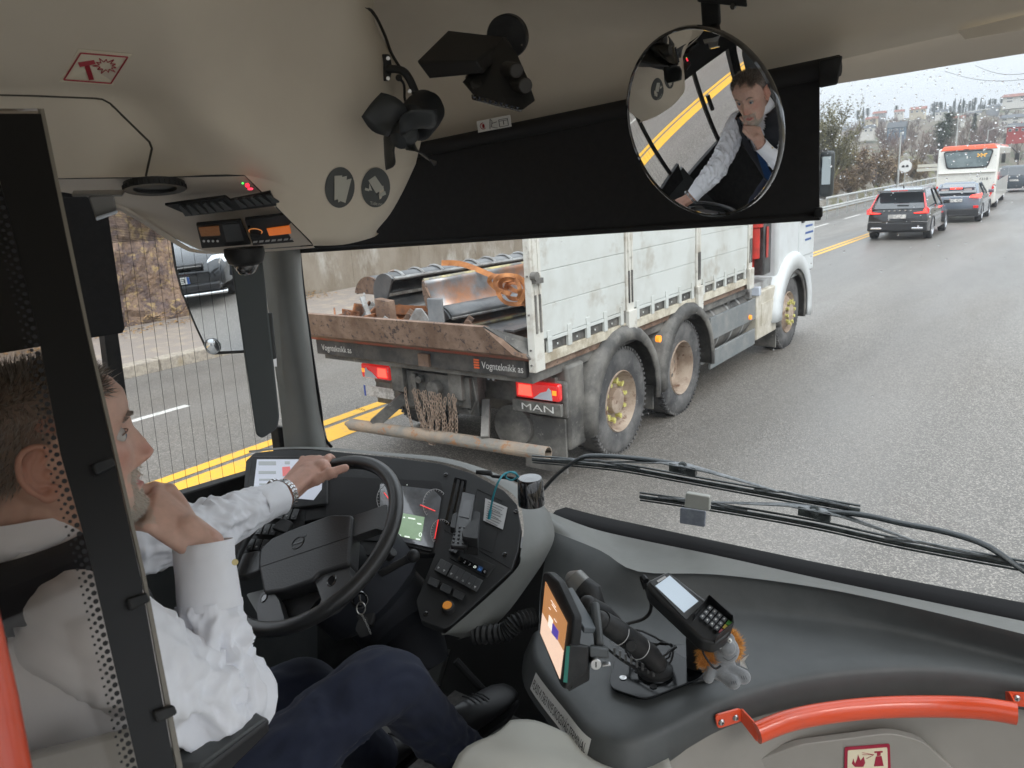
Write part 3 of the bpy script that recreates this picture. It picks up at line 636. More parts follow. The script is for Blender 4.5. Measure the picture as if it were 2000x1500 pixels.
b = MB(); b.bb((-3.95, 10.86, .5), (X1 - .01, 10.95, 1.35)); b.bb((-5.9, 12.3, .35), (-3.45, 12.68, 1.1)); b.bb((-3.9, 10.9, 1.15), (X1 - .02, 12.4, 1.4)); b.build('cab_panel', CABW, tk, bevel=.04)
arch('wheel_arch', 11.46, .52, .655, .57, -3.9, -3.36, radians(-15), radians(190), MUDBLK, n=18)
b = MB(); b.bb((-3.3, 12.36, 2.12), (-3.1, 12.5, 2.78)); mrr = b.build('wing_mirror', mat('mirror_black', (.03, .035, .035), .35), tk, bevel=.05, seg=3)
b = MB(); b.bar((-3.45, 12.4, 2.75), (-3.2, 12.42, 2.8), .04, .04); b.bar((-3.45, 12.4, 2.15), (-3.2, 12.42, 2.1), .04, .04); b.build('mirror_arm', MUDBLK, tk)
b = MB(); b.bb((-3.27, 12.352, 2.3), (-3.13, 12.358, 2.7)); b.build('mirror_glass', mirrormat('mirror_glass_t', (.5, .55, .57)), mrr)

# ---- load
def mould(a, c, r, a0, a1, tilt, name, m, lab, cat, grp=None, ribs=0, th=.02, edge=None, n=14):
    a, c = V(a), V(c); x, y, z = frame(c - a); t = thing(name, (a + c) / 2 - V((0, 0, r * .5)), lab, cat, grp); q = MB(); rows = []
    for e in (a, c): rows.append([e + (x * cos(u) + y * sin(u)) * r for u in (a0 + (a1 - a0) * i / n for i in range(n + 1))])
    q.grid([[rows[0][i].lerp(rows[1][i], k / 6) for i in range(n + 1)] for k in range(7)]); q.build('mouldboard', m, t, solid=th, angle=60)
    for k in range(ribs):
        e = a.lerp(c, (k + .5) / ribs); q = MB(); pts = [e + (x * cos(u) + y * sin(u)) * (r + .012) for u in (a0 + (a1 - a0) * i / n for i in range(n + 1))]; q.tube(pts, .014, n=5); q.build('rib', STEELG, t)
    q = MB(); q.tube([rows[0][0], rows[1][0]], .018, n=6); q.tube([rows[0][-1], rows[1][-1]], .018, n=6); q.build('edge_strip', edge or STEELG, t)
    q = MB(); q.prism([a + (x * cos(u) + y * sin(u)) * r for u in (a0 + (a1 - a0) * i / n for i in range(n + 1))], -z * .02); q.build('end_plate', m if edge is None else RUSTY, t, smooth=False); return t
mould((-5.45, 5.35, 1.62), (-5.0, 8.3, 1.62), .2, radians(-70), radians(130), 0, 'plough_blade', STEELD, 'long black ribbed plough blade lying at the back of the load', 'plough blade', None, 12)
mould((-5.78, 5.45, 1.5), (-5.4, 8.3, 1.5), .27, radians(20), radians(160), 0, 'plough_blade', STEELD, 'black plough blade with pale upper edge against the far side of the bed', 'plough blade', None, 0, edge=mat('pale_edge', (.6, .6, .58), .6, c2=(.3, .28, .25), ns=9))
mould((-4.62, 5.3, 1.68), (-4.1, 7.6, 1.72), .38, radians(-82), radians(12), 0, 'plough_blade', STEELP, 'polished steel plough blade with rusty lower edge in the middle of the load', 'plough blade', None, 0, edge=mat('yellow_edge', (.6, .52, .25), .6, c2=(.2, .2, .2), ns=7))
mould((-4.75, 5.35, 1.35), (-4.15, 7.6, 1.38), .16, radians(150), radians(-10), 0, 'steel_trough', STEELD, 'black half round steel trough lying nearest the side board', 'trough')
def scrap(name, lab, cat, mbf, m): q = MB(); mbf(q); o = q.build(name, m, smooth=False, bevel=.003); tag(o, lab, cat); return o
def tri(q, c, s_, a, th=.02):
    c = V(c); d = V((cos(a), sin(a), 0)); pts = [c - d * s_, c + d * s_, c + d * s_ * .15 + V((0, 0, s_ * 1.1)), c - d * s_ * .15 + V((0, 0, s_ * 1.1))]
    q.prism(pts, V((-d.y, d.x, .1)) * th)
scrap('end_bracket', 'grey triangular end bracket standing on the tail of the load', 'bracket', lambda q: (tri(q, (-4.82, 5.1, 1.3), .22, .15), q), STEELG)
for k, (x_, y_, s_, a_, m_, lb_) in enumerate(((-5.22, 5.02, .13, .3, STEELG, 'grey gusset plate with a round hole right of the rusty box section'), (-5.05, 5.2, .17, -.2, RUSTY, 'rusty gusset plate standing behind the grey one'), (-5.6, 5.25, .2, .5, STEELG, 'dirty grey gusset plate behind the rusty rings'), (-4.42, 5.3, .13, .1, RUSTY, 'rusty gusset plate close to the side board post'), (-5.78, 5.05, .15, -.5, RUSTB, 'orange brown gusset plate leaning among the rusty rings'))):
    q = MB(); tri(q, (x_, y_, 1.28), s_, a_); q.cyl((x_, y_ - .012, 1.28 + s_ * .35), (x_, y_ - .002, 1.28 + s_ * .35), s_ * .22, n=16); q.bar((x_ - s_, y_ + .03, 1.28), (x_ - s_ * .2, y_ + .1, 1.28 + s_ * 1.2), .015, .06); o = q.build('gusset_plate', m_, smooth=False, bevel=.003); tag(o, lb_, 'steel plate')
scrap('end_bracket', 'dark flat bracket leaning beside the polished blade', 'bracket', lambda q: (q.prism([(-4.66, 5.05, 1.27), (-4.5, 5.08, 1.27), (-4.62, 5.2, 1.62), (-4.78, 5.18, 1.62)], (0, .02, .01)),), STEELD)
scrap('blade_carrier', 'rusty brown box section standing under the black blade', 'steel section', lambda q: (q.prism([(-5.38, 5.12, 1.27), (-5.2, 5.12, 1.27), (-5.26, 5.16, 1.58), (-5.44, 5.16, 1.6)], (0, .09, 0)),), RUSTY)
scrap('angle_iron', 'dark steel angle leaning left of the rusty box section', 'steel section', lambda q: (q.bar((-5.35, 5.05, 1.28), (-5.56, 5.12, 1.62), .05, .02), q.bar((-5.45, 5.04, 1.28), (-5.72, 5.3, 1.6), .02, .09)), STEELG)
def heap(q):
    rng = random.Random(12)
    for i in range(46):
        c = V((rng.uniform(-6.02, -5.35), rng.uniform(4.95, 5.8), 1.3 + rng.random() * .13)); a = rng.uniform(0, pi); d = V((cos(a), sin(a) * .8, rng.uniform(-.4, .5))).normalized() * rng.uniform(.08, .24); q.bar(c - d, c + d, rng.uniform(.01, .03), rng.uniform(.04, .12))
    for i in range(5): c = V((-5.95 + i * .12, 5.0 + rng.random() * .2, 1.33)); q.lathe([(.07, 0), (.075, .12), (.06, .12), (.055, 0)], c, (rng.uniform(-.5, .5), -1, .2), 14)
scrap('scrap_heap', 'jumble of rusty brown brackets and rings at the far end of the tail', 'scrap', heap, RUSTB)
def flatbits(q):
    rng = random.Random(3)
    for i in range(7): q.bar((-4.5 + i * .13, 5.25 + rng.random() * .3, 1.29 + .015 * i), (-4.3 + i * .12, 6.6 + rng.random(), 1.3 + .02 * i), .12, .02)
scrap('flat_bars', 'flat black and rusty bars lying by the side board', 'steel bars', flatbits, STEELD)
q = MB(); rng = random.Random(9)
def ribbon(q, pts, w_, tw=0):
    pts = spline(pts, 8); rows = []
    for i, p in enumerate(pts):
        d = (pts[min(i + 1, len(pts) - 1)] - pts[max(i - 1, 0)]).normalized(); s_ = d.cross(V((0.3, -1, .25))).normalized(); s_ = (Matrix.Rotation(tw * sin(i * .35), 3, d) @ s_); rows.append([p - s_ * w_ / 2, p + s_ * w_ / 2])
    q.grid(rows)
ribbon(q, [(-5.2, 5.9, 1.86), (-4.95, 5.95, 1.84), (-4.6, 6.05, 1.7), (-4.35, 6.05, 1.66)], .055, .2)
for k in range(6):
    c = V((-4.22 + rng.uniform(-.08, .08), 5.8 + rng.uniform(-.08, .08), 1.62 + rng.uniform(-.05, .06))); a = rng.uniform(0, 6); R1, R2 = rng.uniform(.14, .27), rng.uniform(.07, .15)
    ribbon(q, [c + V((cos(a + t) * R1, rng.uniform(-.04, .04), sin(a + t) * R2 + .02 * t)) for t in (0, .9, 1.8, 2.7, 3.6, 4.5, 5.4)], .042, .5)
ribbon(q, [(-4.1, 5.85, 1.55), (-3.8, 5.8, 1.45), (-3.6, 5.75, 1.4), (-3.5, 5.8, 1.3)], .055, .3)
o = q.build('ratchet_strap', ORANGE_STRAP, solid=.003, smooth=False); tag(o, 'tangled orange ratchet strap thrown over the blades', 'strap')
# ================================================================= OTHER VEHICLES
CARBLK = mat('black_paint', (.012, .012, .014), .12, coat=1, spec=.6)
CARGRY = mat('bluegrey_paint', (.13, .16, .20), .2, coat=1, metal=.3)
CARNAVY = mat('navy_paint', (.03, .045, .06), .2, coat=1)
CGLASS = mat('car_glass', (.03, .038, .045), .06, spec=1, coat=1)
TRIM = mat('black_trim', (.02, .02, .022), .5)
CHROME = mat('chrome', (.75, .76, .78), .12, metal=1)
TYRE = mat('tyre', (.03, .03, .032), .8)
ALLOY = mat('alloy', (.55, .56, .58), .25, metal=.9)
PLATE = mat('plate_blur', (.72, .7, .66), .5, c2=(.4, .39, .38), ns=14, lo=.48, hi=.52)
def carwheel(p, c, r, w_, side):
    q = MB(); ax = (side, 0, 0); q.lathe([(r * .62, -w_ / 2), (r * .93, -w_ / 2), (r, -w_ * .35), (r, w_ * .35), (r * .93, w_ / 2), (r * .64, w_ / 2)], c, ax, 28); o = q.build('wheel', TYRE, p, angle=50)
    q = MB(); q.lathe([(r * .66, w_ * .42), (r * .64, w_ * .52), (r * .6, w_ * .3), (.001, w_ * .25)], c, ax, 28)
    for i in range(5):
        t = 2 * pi * i / 5; u = V((0, cos(t), sin(t))); cc = V(c) + V(ax) * w_ * .42; q.bar(cc + u * .03, cc + u * r * .63, .05, .03, up=ax)
    q.cyl(V(c) + V(ax) * w_ * .3, V(c) + V(ax) * w_ * .46, .06, n=12); q.build('rim', ALLOY, o)
def car(name, label, paint, L_, W_, H_, belt, rear, front, slope=.45, roofc=None, group='cars queueing in the lane ahead', cat='car'):
    t = thing(name, (0, 0, 0), label, cat, group); hw = W_ / 2; roofc = roofc or paint
    st = [(0, .86, .42, belt - .28), (.05, .94, .3, belt - .05), (.22, .985, .24, belt), (.9, 1, .22, belt), (L_ * .5, 1, .22, belt - .01), (L_ - 1.15, 1, .22, belt - .05), (L_ - .45, .97, .24, belt - .18), (L_ - .12, .88, .28, belt - .3), (L_, .72, .35, belt - .42)]
    q = MB(); rows = []
    for y, w_, z0, z1 in st:
        w_ *= hw; h = z1 - z0; half = [(.0, z0), (w_ * .9, z0), (w_ * .985, z0 + .05), (w_, z0 + h * .45), (w_ * .985, z0 + h * .72), (w_ * .93, z1 - .03), (w_ * .84, z1), (0, z1 + .015)]
        rows.append([V((x, y, z)) for x, z in half] + [V((-x, y, z)) for x, z in half[-2:0:-1]])
    q.grid(rows, closed=True); q.add(rows[0], [tuple(range(len(rows[0])))]); q.add(rows[-1], [tuple(range(len(rows[0])))[::-1]])
    body = q.build('body', paint, t, angle=38, bevel=.012)
    y0, y1 = .12, L_ - 1.25; a, c = y0 + slope, y1 - .75; tb, tt = hw * .87, hw * .68
    q = MB(); lo = [(-tb, y0), (tb, y0), (tb, y1), (-tb, y1)]; hi = [(-tt, a), (tt, a), (tt * .97, c), (-tt * .97, c)]
    q.hexa([V((x, y, belt - .02)) for x, y in lo] + [V((x, y, H_ - .07)) for x, y in hi]); q.build('window_band', CGLASS, t, bevel=.04, seg=3)
    q = MB(); q.hexa([V((x * 1.02, y - .0, H_ - .09)) for x, y in hi] + [V((x * .86, y + (.12 if y < L_ / 2 else -.15), H_)) for x, y in hi]); q.build('roof', roofc, t, bevel=.045, seg=3)
    q = MB()
    for s_ in (-1, 1):
        q.bar((s_ * tb * .985, y0 + .02, belt - .02), (s_ * tt * 1.0, a + .02, H_ - .08), .1, .09); q.bar((s_ * tb, y1 - .02, belt - .03), (s_ * tt, c, H_ - .08), .06, .06)
        q.bar((s_ * tb * 1.0, L_ * .47, belt), (s_ * tt * 1.0, L_ * .47 - .1, H_ - .08), .08, .02)
    q.build('pillar', paint, t, bevel=.02)
    for s_ in (-1, 1):
        q = MB(); q.box((s_ * (hw + .08), L_ - 1.75, belt + .06), (.2, .1, .14)); q.build('door_mirror', paint, t, bevel=.03)
        for y in (rear, L_ - front): carwheel(t, (s_ * (hw - .12), y, .34), .345, .23, s_)
        for y in (rear, L_ - front):
            q = MB(); q.lathe([(.39, -.02), (.39, .03), (.36, .035), (.36, -.02)], (s_ * (hw - .02), y, .36), (s_, 0, 0), 24, a0=0, a1=pi if True else 0); q.build('wheel_arch', TRIM, t)
    for s_ in (-1, 1):
        for yy in (1.35, L_ * .55):
            q = MB(); q.bb((s_ * hw * .99 - .008, yy, belt - .16), (s_ * hw * .99 + .012, yy + .16, belt - .13)); q.build('door_handle', paint, t)
    return t
# SUV
suv = car('suv_car', 'black estate style off-roader with tall red tail lights, nearest of the queue', CARBLK, 4.7, 1.9, 1.66, 1.02, .85, .88, .42, mat('roof_sheen', (.35, .38, .4), .18, metal=.7))
for s_ in (-1, 1):
    q = MB(); pts = [(s_ * .95, -.01, .86), (s_ * .95, -.02, 1.03), (s_ * .80, .05, 1.13), (s_ * .66, .40, 1.5), (s_ * .72, .40, 1.5), (s_ * .88, .08, 1.1)]
    q.prism([(s_ * .93, .0, .86), (s_ * .48, -.01, .87), (s_ * .48, -.01, .905), (s_ * .76, -.01, .93), (s_ * .8, .06, 1.06), (s_ * .67, .42, 1.5), (s_ * .70, .44, 1.5), (s_ * .85, .1, 1.08), (s_ * .945, .03, 1.0)], (0, -.06, 0)); o = q.build('tail_light', REDLAMP, suv, smooth=False, bevel=.008)
    q = MB(); q.prism([(s_ * .9, -.065, .89), (s_ * .52, -.075, .88), (s_ * .52, -.075, .895), (s_ * .76, -.075, .915), (s_ * .8, -.065, 1.03), (s_ * .83, -.065, 1.03), (s_ * .86, -.065, .92)], (0, -.01, 0)); q.build('light_guide', REDHOT, o, smooth=False)
    q = MB(); q.bb((s_ * .62 - .17, -.06, .36), (s_ * .62 + .17, .0, .43)); q.build('exhaust_trim', CHROME, suv, bevel=.02)
    q = MB(); q.bb((s_ * .68 - .24, -.05, .6), (s_ * .68 + .24, .0, .615)); q.build('chrome_strip', CHROME, suv)
q = MB(); q.box((0, .3, 1.6), (1.36, .36, .05)); q.box((0, .13, 1.595), (1.3, .06, .04)); o = q.build('roof_spoiler', CARBLK, suv, bevel=.02)
q = MB(); q.box((0, .095, 1.6), (.5, .01, .02)); q.build('brake_light', REDLAMP, o)
q = MB(); q.bar((-.02, .03, 1.13), (.32, .04, 1.12), .04, .03, up=(0, 1, .5)); q.build('rear_wiper', TRIM, suv)
q = MB(); q.box((0, -.035, .78), (.54, .02, .13)); q.build('number_plate', PLATE, suv, bevel=.004)
q = MB()
for i in range(6): q.box((-.4 + i * .16, -.035, .97), (.06, .02, .035))
q.build('badge_letter', CHROME, suv)
q = MB(); q.bb((-.9, -.03, .3), (.9, .1, .58)); q.build('rear_bumper', TRIM, suv, bevel=.04)
q = MB(); q.cyl((0, .85, 1.66), (0, .78, 1.75), .03, .008, n=8); q.build('antenna', TRIM, suv)
for s_ in (-1, 1):
    q = MB(); q.bar((s_ * .62, .6, 1.69), (s_ * .62, 2.7, 1.69), .04, .03); q.build('roof_rail', CHROME, suv)
suv.location = (-5.06, 28.5, 0)
# crossover
chv = car('crossover_car', 'blue-grey crossover with split brake light, between the black off-roader and the white bus', CARGRY, 4.4, 1.82, 1.56, 1.05, .8, .85, .75)
for s_ in (-1, 1):
    q = MB(); q.prism([(s_ * .9, .02, .95), (s_ * .5, -.06, .99), (s_ * .55, -.05, 1.06), (s_ * .6, .0, 1.08), (s_ * .93, .1, 1.14)], (0, -.07, 0)); q.build('tail_light', REDHOT, chv, smooth=False, bevel=.01)
    q = MB(); q.box((s_ * .75, -.03, .62), (.18, .04, .1)); q.build('reflector', REDLAMP, chv, bevel=.01)
    q = MB(); q.box((s_ * .4, .22, 1.3), (.26, .05, .07)); q.build('spoiler_slot', CHALK, chv)
q = MB(); q.box((0, .3, 1.36), (1.3, .3, .05)); q.box((0, .26, 1.3), (1.25, .06, .1)); o = q.build('roof_spoiler', CARGRY, chv, bevel=.02)
q = MB(); q.box((0, .16, 1.345), (.42, .02, .06)); q.build('brake_light', REDHOT, o)
q = MB(); q.box((0, -.06, .88), (.54, .02, .12)); q.build('number_plate', PLATE, chv)
q = MB(); q.bb((-.85, -.05, .25), (.85, .1, .55)); q.build('rear_bumper', TRIM, chv, bevel=.05)
q = MB(); q.bb((-.5, -.06, .3), (.5, -.04, .32)); q.build('chrome_strip', CHROME, chv)
chv.location = (-4.33, 36, 0)
# bus ahead
BW = mat('bus_white', (.72, .71, .66), .3, coat=.5, c2=(.55, .54, .5), ns=1.2, lo=.5, hi=.8); BO = mat('bus_orange', (.75, .1, .03), .35, coat=.4)
bu = thing('city_bus', (0, 0, 0), 'white city bus with an orange roof edge seen from behind', 'bus', 'vehicles queueing ahead')
q = MB(); hw = 1.27; prof = [(0, .3), (-.06, .8), (-.02, 1.8), (.12, 2.5), (.2, 2.95), (12, 2.95), (12.1, .3)]
q.prism([(-hw, y, z) for y, z in prof], (2 * hw, 0, 0)); q.build('body', BW, bu, bevel=.08, seg=3)
q = MB(); q.hexa([V(p) for p in ((-1.22, .14, 2.83), (1.22, .14, 2.83), (1.26, 12, 2.83), (-1.26, 12, 2.83), (-1.05, .26, 3.06), (1.05, .26, 3.06), (1.1, 11.9, 3.06), (-1.1, 11.9, 3.06))]); q.build('roof_fairing', BO, bu, bevel=.05)
q = MB(); q.prism(rounded([(-1.05, .0, 2.82), (1.05, .0, 2.82), (.86, .0, 1.98), (-.86, .0, 1.98)], .16), (0, .22, 0)); q.build('window_surround', TRIM, bu, smooth=False)
q = MB(); q.prism(rounded([(-.99, -.02, 2.76), (.99, -.02, 2.76), (.81, -.02, 2.05), (-.81, -.02, 2.05)], .12), (0, .02, 0)); rw = q.build('rear_window', mat('bus_rear_glass', (.1, .14, .15), .08, coat=1, c2=(.2, .25, .26), ns=1.5), bu, smooth=False)
q = MB()
for i, (dx, dz) in enumerate(((0, 0), (.06, .05), (0, .1), (.14, 0), (.14, .1), (.2, .05), (.28, .0), (.28, .08), (.34, .1))): q.box((.42 + dx, -.03, 2.52 + dz), (.055, .01, .045))
q.build('route_display', mat('amber_display', (.8, .4, .02), .4, em=(1, .5, .05), es=.6), rw)
q = MB(); q.box((-.02, -.03, 2.5), (.05, .01, .12)); q.build('window_sticker', CHALK, rw)
text('fleet_number', '7318', TRIM, (.55, -.075, 1.42), (1, 0, 0), (0, .03, 1), .15, bu, width=.36)
for s_ in (-1, 1):
    q = MB(); q.prism([(s_ * 1.24, -.07, 1.2), (s_ * 1.12, -.09, .75), (s_ * .95, -.09, .42), (s_ * .92, -.09, .5), (s_ * 1.04, -.09, .8), (s_ * 1.15, -.09, 1.2)], (0, .03, 0)); q.build('tail_light', REDLAMP, bu, smooth=False)
    for y in (2.6, 8.9): carwheel(bu, (s_ * 1.12, y, .48), .48, .28, s_)
q = MB(); q.bb((-1.2, -.12, 1.76), (1.2, .1, 1.82)); q.bb((-1.15, -.1, .22), (1.15, .2, .38)); q.build('rear_ledge', BW, bu, bevel=.02)
q = MB(); q.bar((.05, -.12, 1.35), (.2, -.12, 1.6), .05, .05); q.build('rear_handle', BW, bu, bevel=.01)
q = MB(); q.bb((-1.1, -.04, .2), (1.1, .3, .36)); q.build('bumper', TRIM, bu)
for i in range(6):
    q = MB(); q.bb((1.265, .9 + i * 1.8, 1.35), (1.28, 2.6 + i * 1.8, 2.6)); q.build('side_window', CGLASS, bu)
q = MB(); q.bb((-.2, .1, 2.84), (.0, .14, 2.88)); q.build('rear_camera', TRIM, bu)
q = MB(); q.box((1.62, 12.0, 2.3), (.22, .12, .5)); q.bar((1.3, 12, 2.9), (1.62, 12, 2.55), .05, .05); q.build('wing_mirror', TRIM, bu, bevel=.03)
q = MB(); q.bb((-.5, 6, 3.05), (.5, 8, 3.25)); q.build('roof_unit', TRIM, bu, bevel=.1)
bu.location = (-4.9, 44, 0); bu.rotation_euler.z = radians(2.0)
van = car('people_carrier', 'dark blue people carrier ahead of the white bus at the right edge', CARNAVY, 4.6, 1.85, 1.75, 1.1, .8, .85, .3)
for s_ in (-1, 1):
    q = MB(); q.box((s_ * .84, -.02, 1.05), (.14, .08, .3)); q.build('tail_light', REDHOT, van, bevel=.02)
q = MB(); q.box((0, -.03, .8), (.5, .02, .12)); q.build('number_plate', PLATE, van)
van.location = (-4.2, 63, 0)
CW = mat('car_white', (.7, .7, .7), .25, coat=1)
cw = car('small_car', 'small white car with glowing tail lights at the far right edge', CW, 4.0, 1.75, 1.5, 1.0, .7, .8, .4)
for s_ in (-1, 1):
    q = MB(); q.box((s_ * .76, -.02, 1.0), (.2, .1, .3)); q.build('tail_light', REDHOT, cw, bevel=.02)
cw.location = (-4.0, 75, 0)

# ---- guard rail, poles, signs, wires
GALV = mat('galvanised', (.42, .43, .42), .45, metal=.5, c2=(.55, .55, .53), ns=6)
gr = thing('guard_rail', (-9.9, 50, 0), 'galvanised guard rail along the rocky verge across the road', 'guard rail')
q = MB(); pts = [(-10.15 + .0 * y, y, 0) for y in range(22, 110, 4)]
q.tube([V(p) + V((0, 0, 1.0)) for p in pts], .055, n=8); q.build('top_rail', GALV, gr)
q = MB(); q.grid([[V(p) + V((dx, 0, z)) for dx, z in ((0, .42), (.04, .46), (.0, .52), (.04, .58), (0, .64))] for p in pts]); q.build('lower_rail', GALV, gr, solid=.01)
for y in range(24, 110, 2):
    q = MB(); q.bb((-10.28, y, 0), (-10.2, y + .1, 1.0)); q.build('post', GALV, gr)
def pole(px, d, htop, lab, arm=0, z0=0, r=.09, name='street_lamp', cat='street lamp', armz=.15):
    p0 = EYE + ray(px, 300) * (d / ray(px, 300).y); x, y = p0.x, p0.y; zt = (EYE + ray(px, htop) * (d / ray(px, htop).y)).z
    t = thing(name, (x, y, z0), lab, cat, 'street lamps along the road' if arm else None); q = MB(); q.tube([(x, y, z0 - .3), (x, y, zt)], [r, r * .5], n=8); q.build('pole', GALV, t)
    if arm:
        q = MB(); q.tube([(x, y, zt - .05), (x + arm * .5, y, zt + armz), (x + arm, y, zt + armz * 1.4)], r * .4, n=6); q.build('arm', GALV, t)
        q = MB(); q.box((x + arm * 1.2, y, zt + armz * 1.45), (arm * .6, .22, .1)); q.build('lamp_head', GALV, t, bevel=.02)
    return t, x, y, zt
pole(1866, 88, 224, 'tallest street lamp above the left half of the white bus', 1.7, 2)
pole(1926, 100, 254, 'street lamp over the right half of the white bus roof', 1.6, 1)
pole(1957, 122, 270, 'most distant street lamp by the orange wing of the bus', 1.6, 0, .08)
pole(1757, 56, 258, 'thin dark metal pole beside the round sign on the rocks', 0, .5, .08, 'post', 'pole')
SIGNW = mat('sign_white', (.8, .8, .78), .4)
D_ = 54; c0 = EYE + ray(1768, 325) * (D_ / ray(1768, 325).y); sg = thing('road_sign', (c0.x, c0.y, 1.0), 'round white road sign on a thin post beside the pole', 'sign')
q = MB(); q.cyl(c0, c0 + V((0, .03, 0)), .36, n=28); o = q.build('sign_face', SIGNW, sg)
q = MB(); q.box(c0 + V((-.11, -.015, 0)), (.16, .01, .09)); q.box(c0 + V((.11, -.015, 0)), (.16, .01, .09)); q.box(c0 + V((.11, -.015, .06)), (.08, .01, .04)); q.box(c0 + V((-.11, -.015, .06)), (.08, .01, .04)); q.build('sign_symbol', TRIM, o)
q = MB(); q.tube([(c0.x, c0.y + .06, .3), (c0.x, c0.y + .06, c0.z)], .035, n=6); q.build('sign_post', GALV, sg)
D_ = 78; c1 = EYE + ray(1812, 327) * (D_ / ray(1812, 327).y); ds = thing('direction_sign', (c1.x, c1.y, 1.0), 'pale direction boards on a post left of the white bus', 'sign')
q = MB(); q.box(c1 + V((0, 0, .15)), (1.6, .05, .25)); q.box(c1 + V((0, 0, -.18)), (1.7, .05, .25)); q.build('sign_board', mat('sign_cream', (.62, .6, .52), .5), ds)
q = MB(); q.tube([(c1.x + 1, c1.y, .3), (c1.x + 1, c1.y, c1.z + .4)], .07, n=6); q.build('sign_post', GALV, ds)
for i, (a, c) in enumerate((((1845, 139), (2040, 150)), ((1905, 128), (2040, 136)))):
    pa, pc = EYE + ray(*a) * 80, EYE + ray(*c) * 60; q = MB(); q.tube([pa.lerp(pc, k / 10) - V((0, 0, .6 * sin(pi * k / 10))) for k in range(11)], .022, n=4); o = q.build('power_line', TRIM); tag(o, ['lower power line crossing the sky above the hill', 'upper power line crossing the sky above the hill'][i], 'power line')
# ---- houses
def house(name, px0, px1, ytop, ybot, d, wall, roofm, lab, floors=1, flat=False):
    xm = (px0 + px1) / 2; r0 = ray(px0, ybot); r1 = ray(px1, ybot); k = d / r0.y; a = EYE + r0 * k; c = EYE + r1 * (d / r1.y); zt = (EYE + ray(xm, ytop) * (d / ray(xm, ytop).y)).z
    z0 = a.z; W_ = c.x - a.x; H_ = zt - z0; hh = H_ * (.62 if not flat else .8); D_ = W_ * .6; t = thing(name, ((a.x + c.x) / 2, d, z0), lab, 'house')
    q = MB(); q.bb((a.x, d, z0 - 1.2), (c.x, d + D_, z0 + hh)); wl = q.build('wall', wall, t, smooth=False)
    q = MB(); ov = W_ * .05
    q.prism([(a.x - ov, d - ov, z0 + hh), (a.x - ov, d + D_ + ov, z0 + hh), (a.x - ov + W_ * .04, d + D_ / 2, z0 + H_)], (W_ + 2 * ov, 0, 0)); rf = q.build('roof', roofm, t, smooth=False)
    q = MB(); q.box((a.x + W_ * .7, d + D_ / 2, z0 + H_), (W_ * .06, W_ * .06, H_ * .15)); q.build('chimney', wall, rf)
    n = max(3, int(W_ / 2.2))
    for f in range(floors):
        for i in range(n):
            x = a.x + (i + .5) * W_ / n; z = z0 + hh * (f + .55) / floors; h_ = hh / floors * .42; w2 = W_ / n * .5
            q = MB(); q.box((x, d, z), (w2, .1, h_)); wn = q.build('window', CHALK, t); q = MB(); q.box((x, d - .05, z), (w2 * .85, .06, h_ * .8)); q.build('pane', CGLASS, wn)
    return t
HW = mat('house_white', (.6, .58, .54), .8); HB = mat('house_blue', (.14, .19, .24), .8); HR = mat('house_red', (.33, .05, .045), .8); HG = mat('house_grey', (.3, .31, .33), .8); HCr = mat('house_cream', (.5, .44, .34), .8)
RT = mat('roof_tile_red', (.28, .12, .09), .8, c2=(.2, .09, .07), ns=.6); RG = mat('roof_slate', (.1, .11, .12), .7)
HS_ = [('house', 1732, 1766, 238, 268, 128, HB, RG, 'blue-grey gabled house above the brush', 2), ('house', 1676, 1706, 244, 262, 150, HW, RG, 'white house low on the left of the hillside', 1),
       ('house', 1776, 1806, 208, 224, 200, HCr, RT, 'cream house with a wide red tiled roof on the skyline', 1), ('house', 1950, 2016, 222, 244, 140, HW, RG, 'long white house below the big roof at upper right', 2),
       ('house', 1966, 2004, 240, 262, 118, HR, RG, 'dark red wooden house half behind the trees', 1), ('house', 1958, 2040, 180, 202, 200, HW, RT, 'large building with a low red roof on the ridge at the right edge', 2),
       ('house', 1886, 1914, 216, 230, 210, HW, RG, 'small white house between the pines on the ridge', 1), ('house', 1704, 1728, 217, 230, 215, HG, RT, 'grey house with red roof left on the skyline', 1), ('house', 1642, 1664, 247, 261, 190, HG, RG, 'small grey house at the left foot of the hill', 1),
       ('house', 1746, 1764, 214, 226, 220, HW, RT, 'tiny white house with red roof right of the grey one on the skyline', 1), ('house', 1826, 1848, 214, 228, 190, HW, RG, 'small white house behind the broad pine', 1), ('house', 1926, 1950, 204, 218, 205, HG, RG, 'small grey house high on the ridge left of the large building', 1),
       ('house', 1690, 1712, 228, 241, 185, HCr, RT, 'small cream house with red roof in the middle of the left hillside', 1), ('house', 1856, 1882, 226, 240, 165, HW, RT, 'white house with red roof beside the tall street lamp', 1)]
for h in HS_: house(*h)
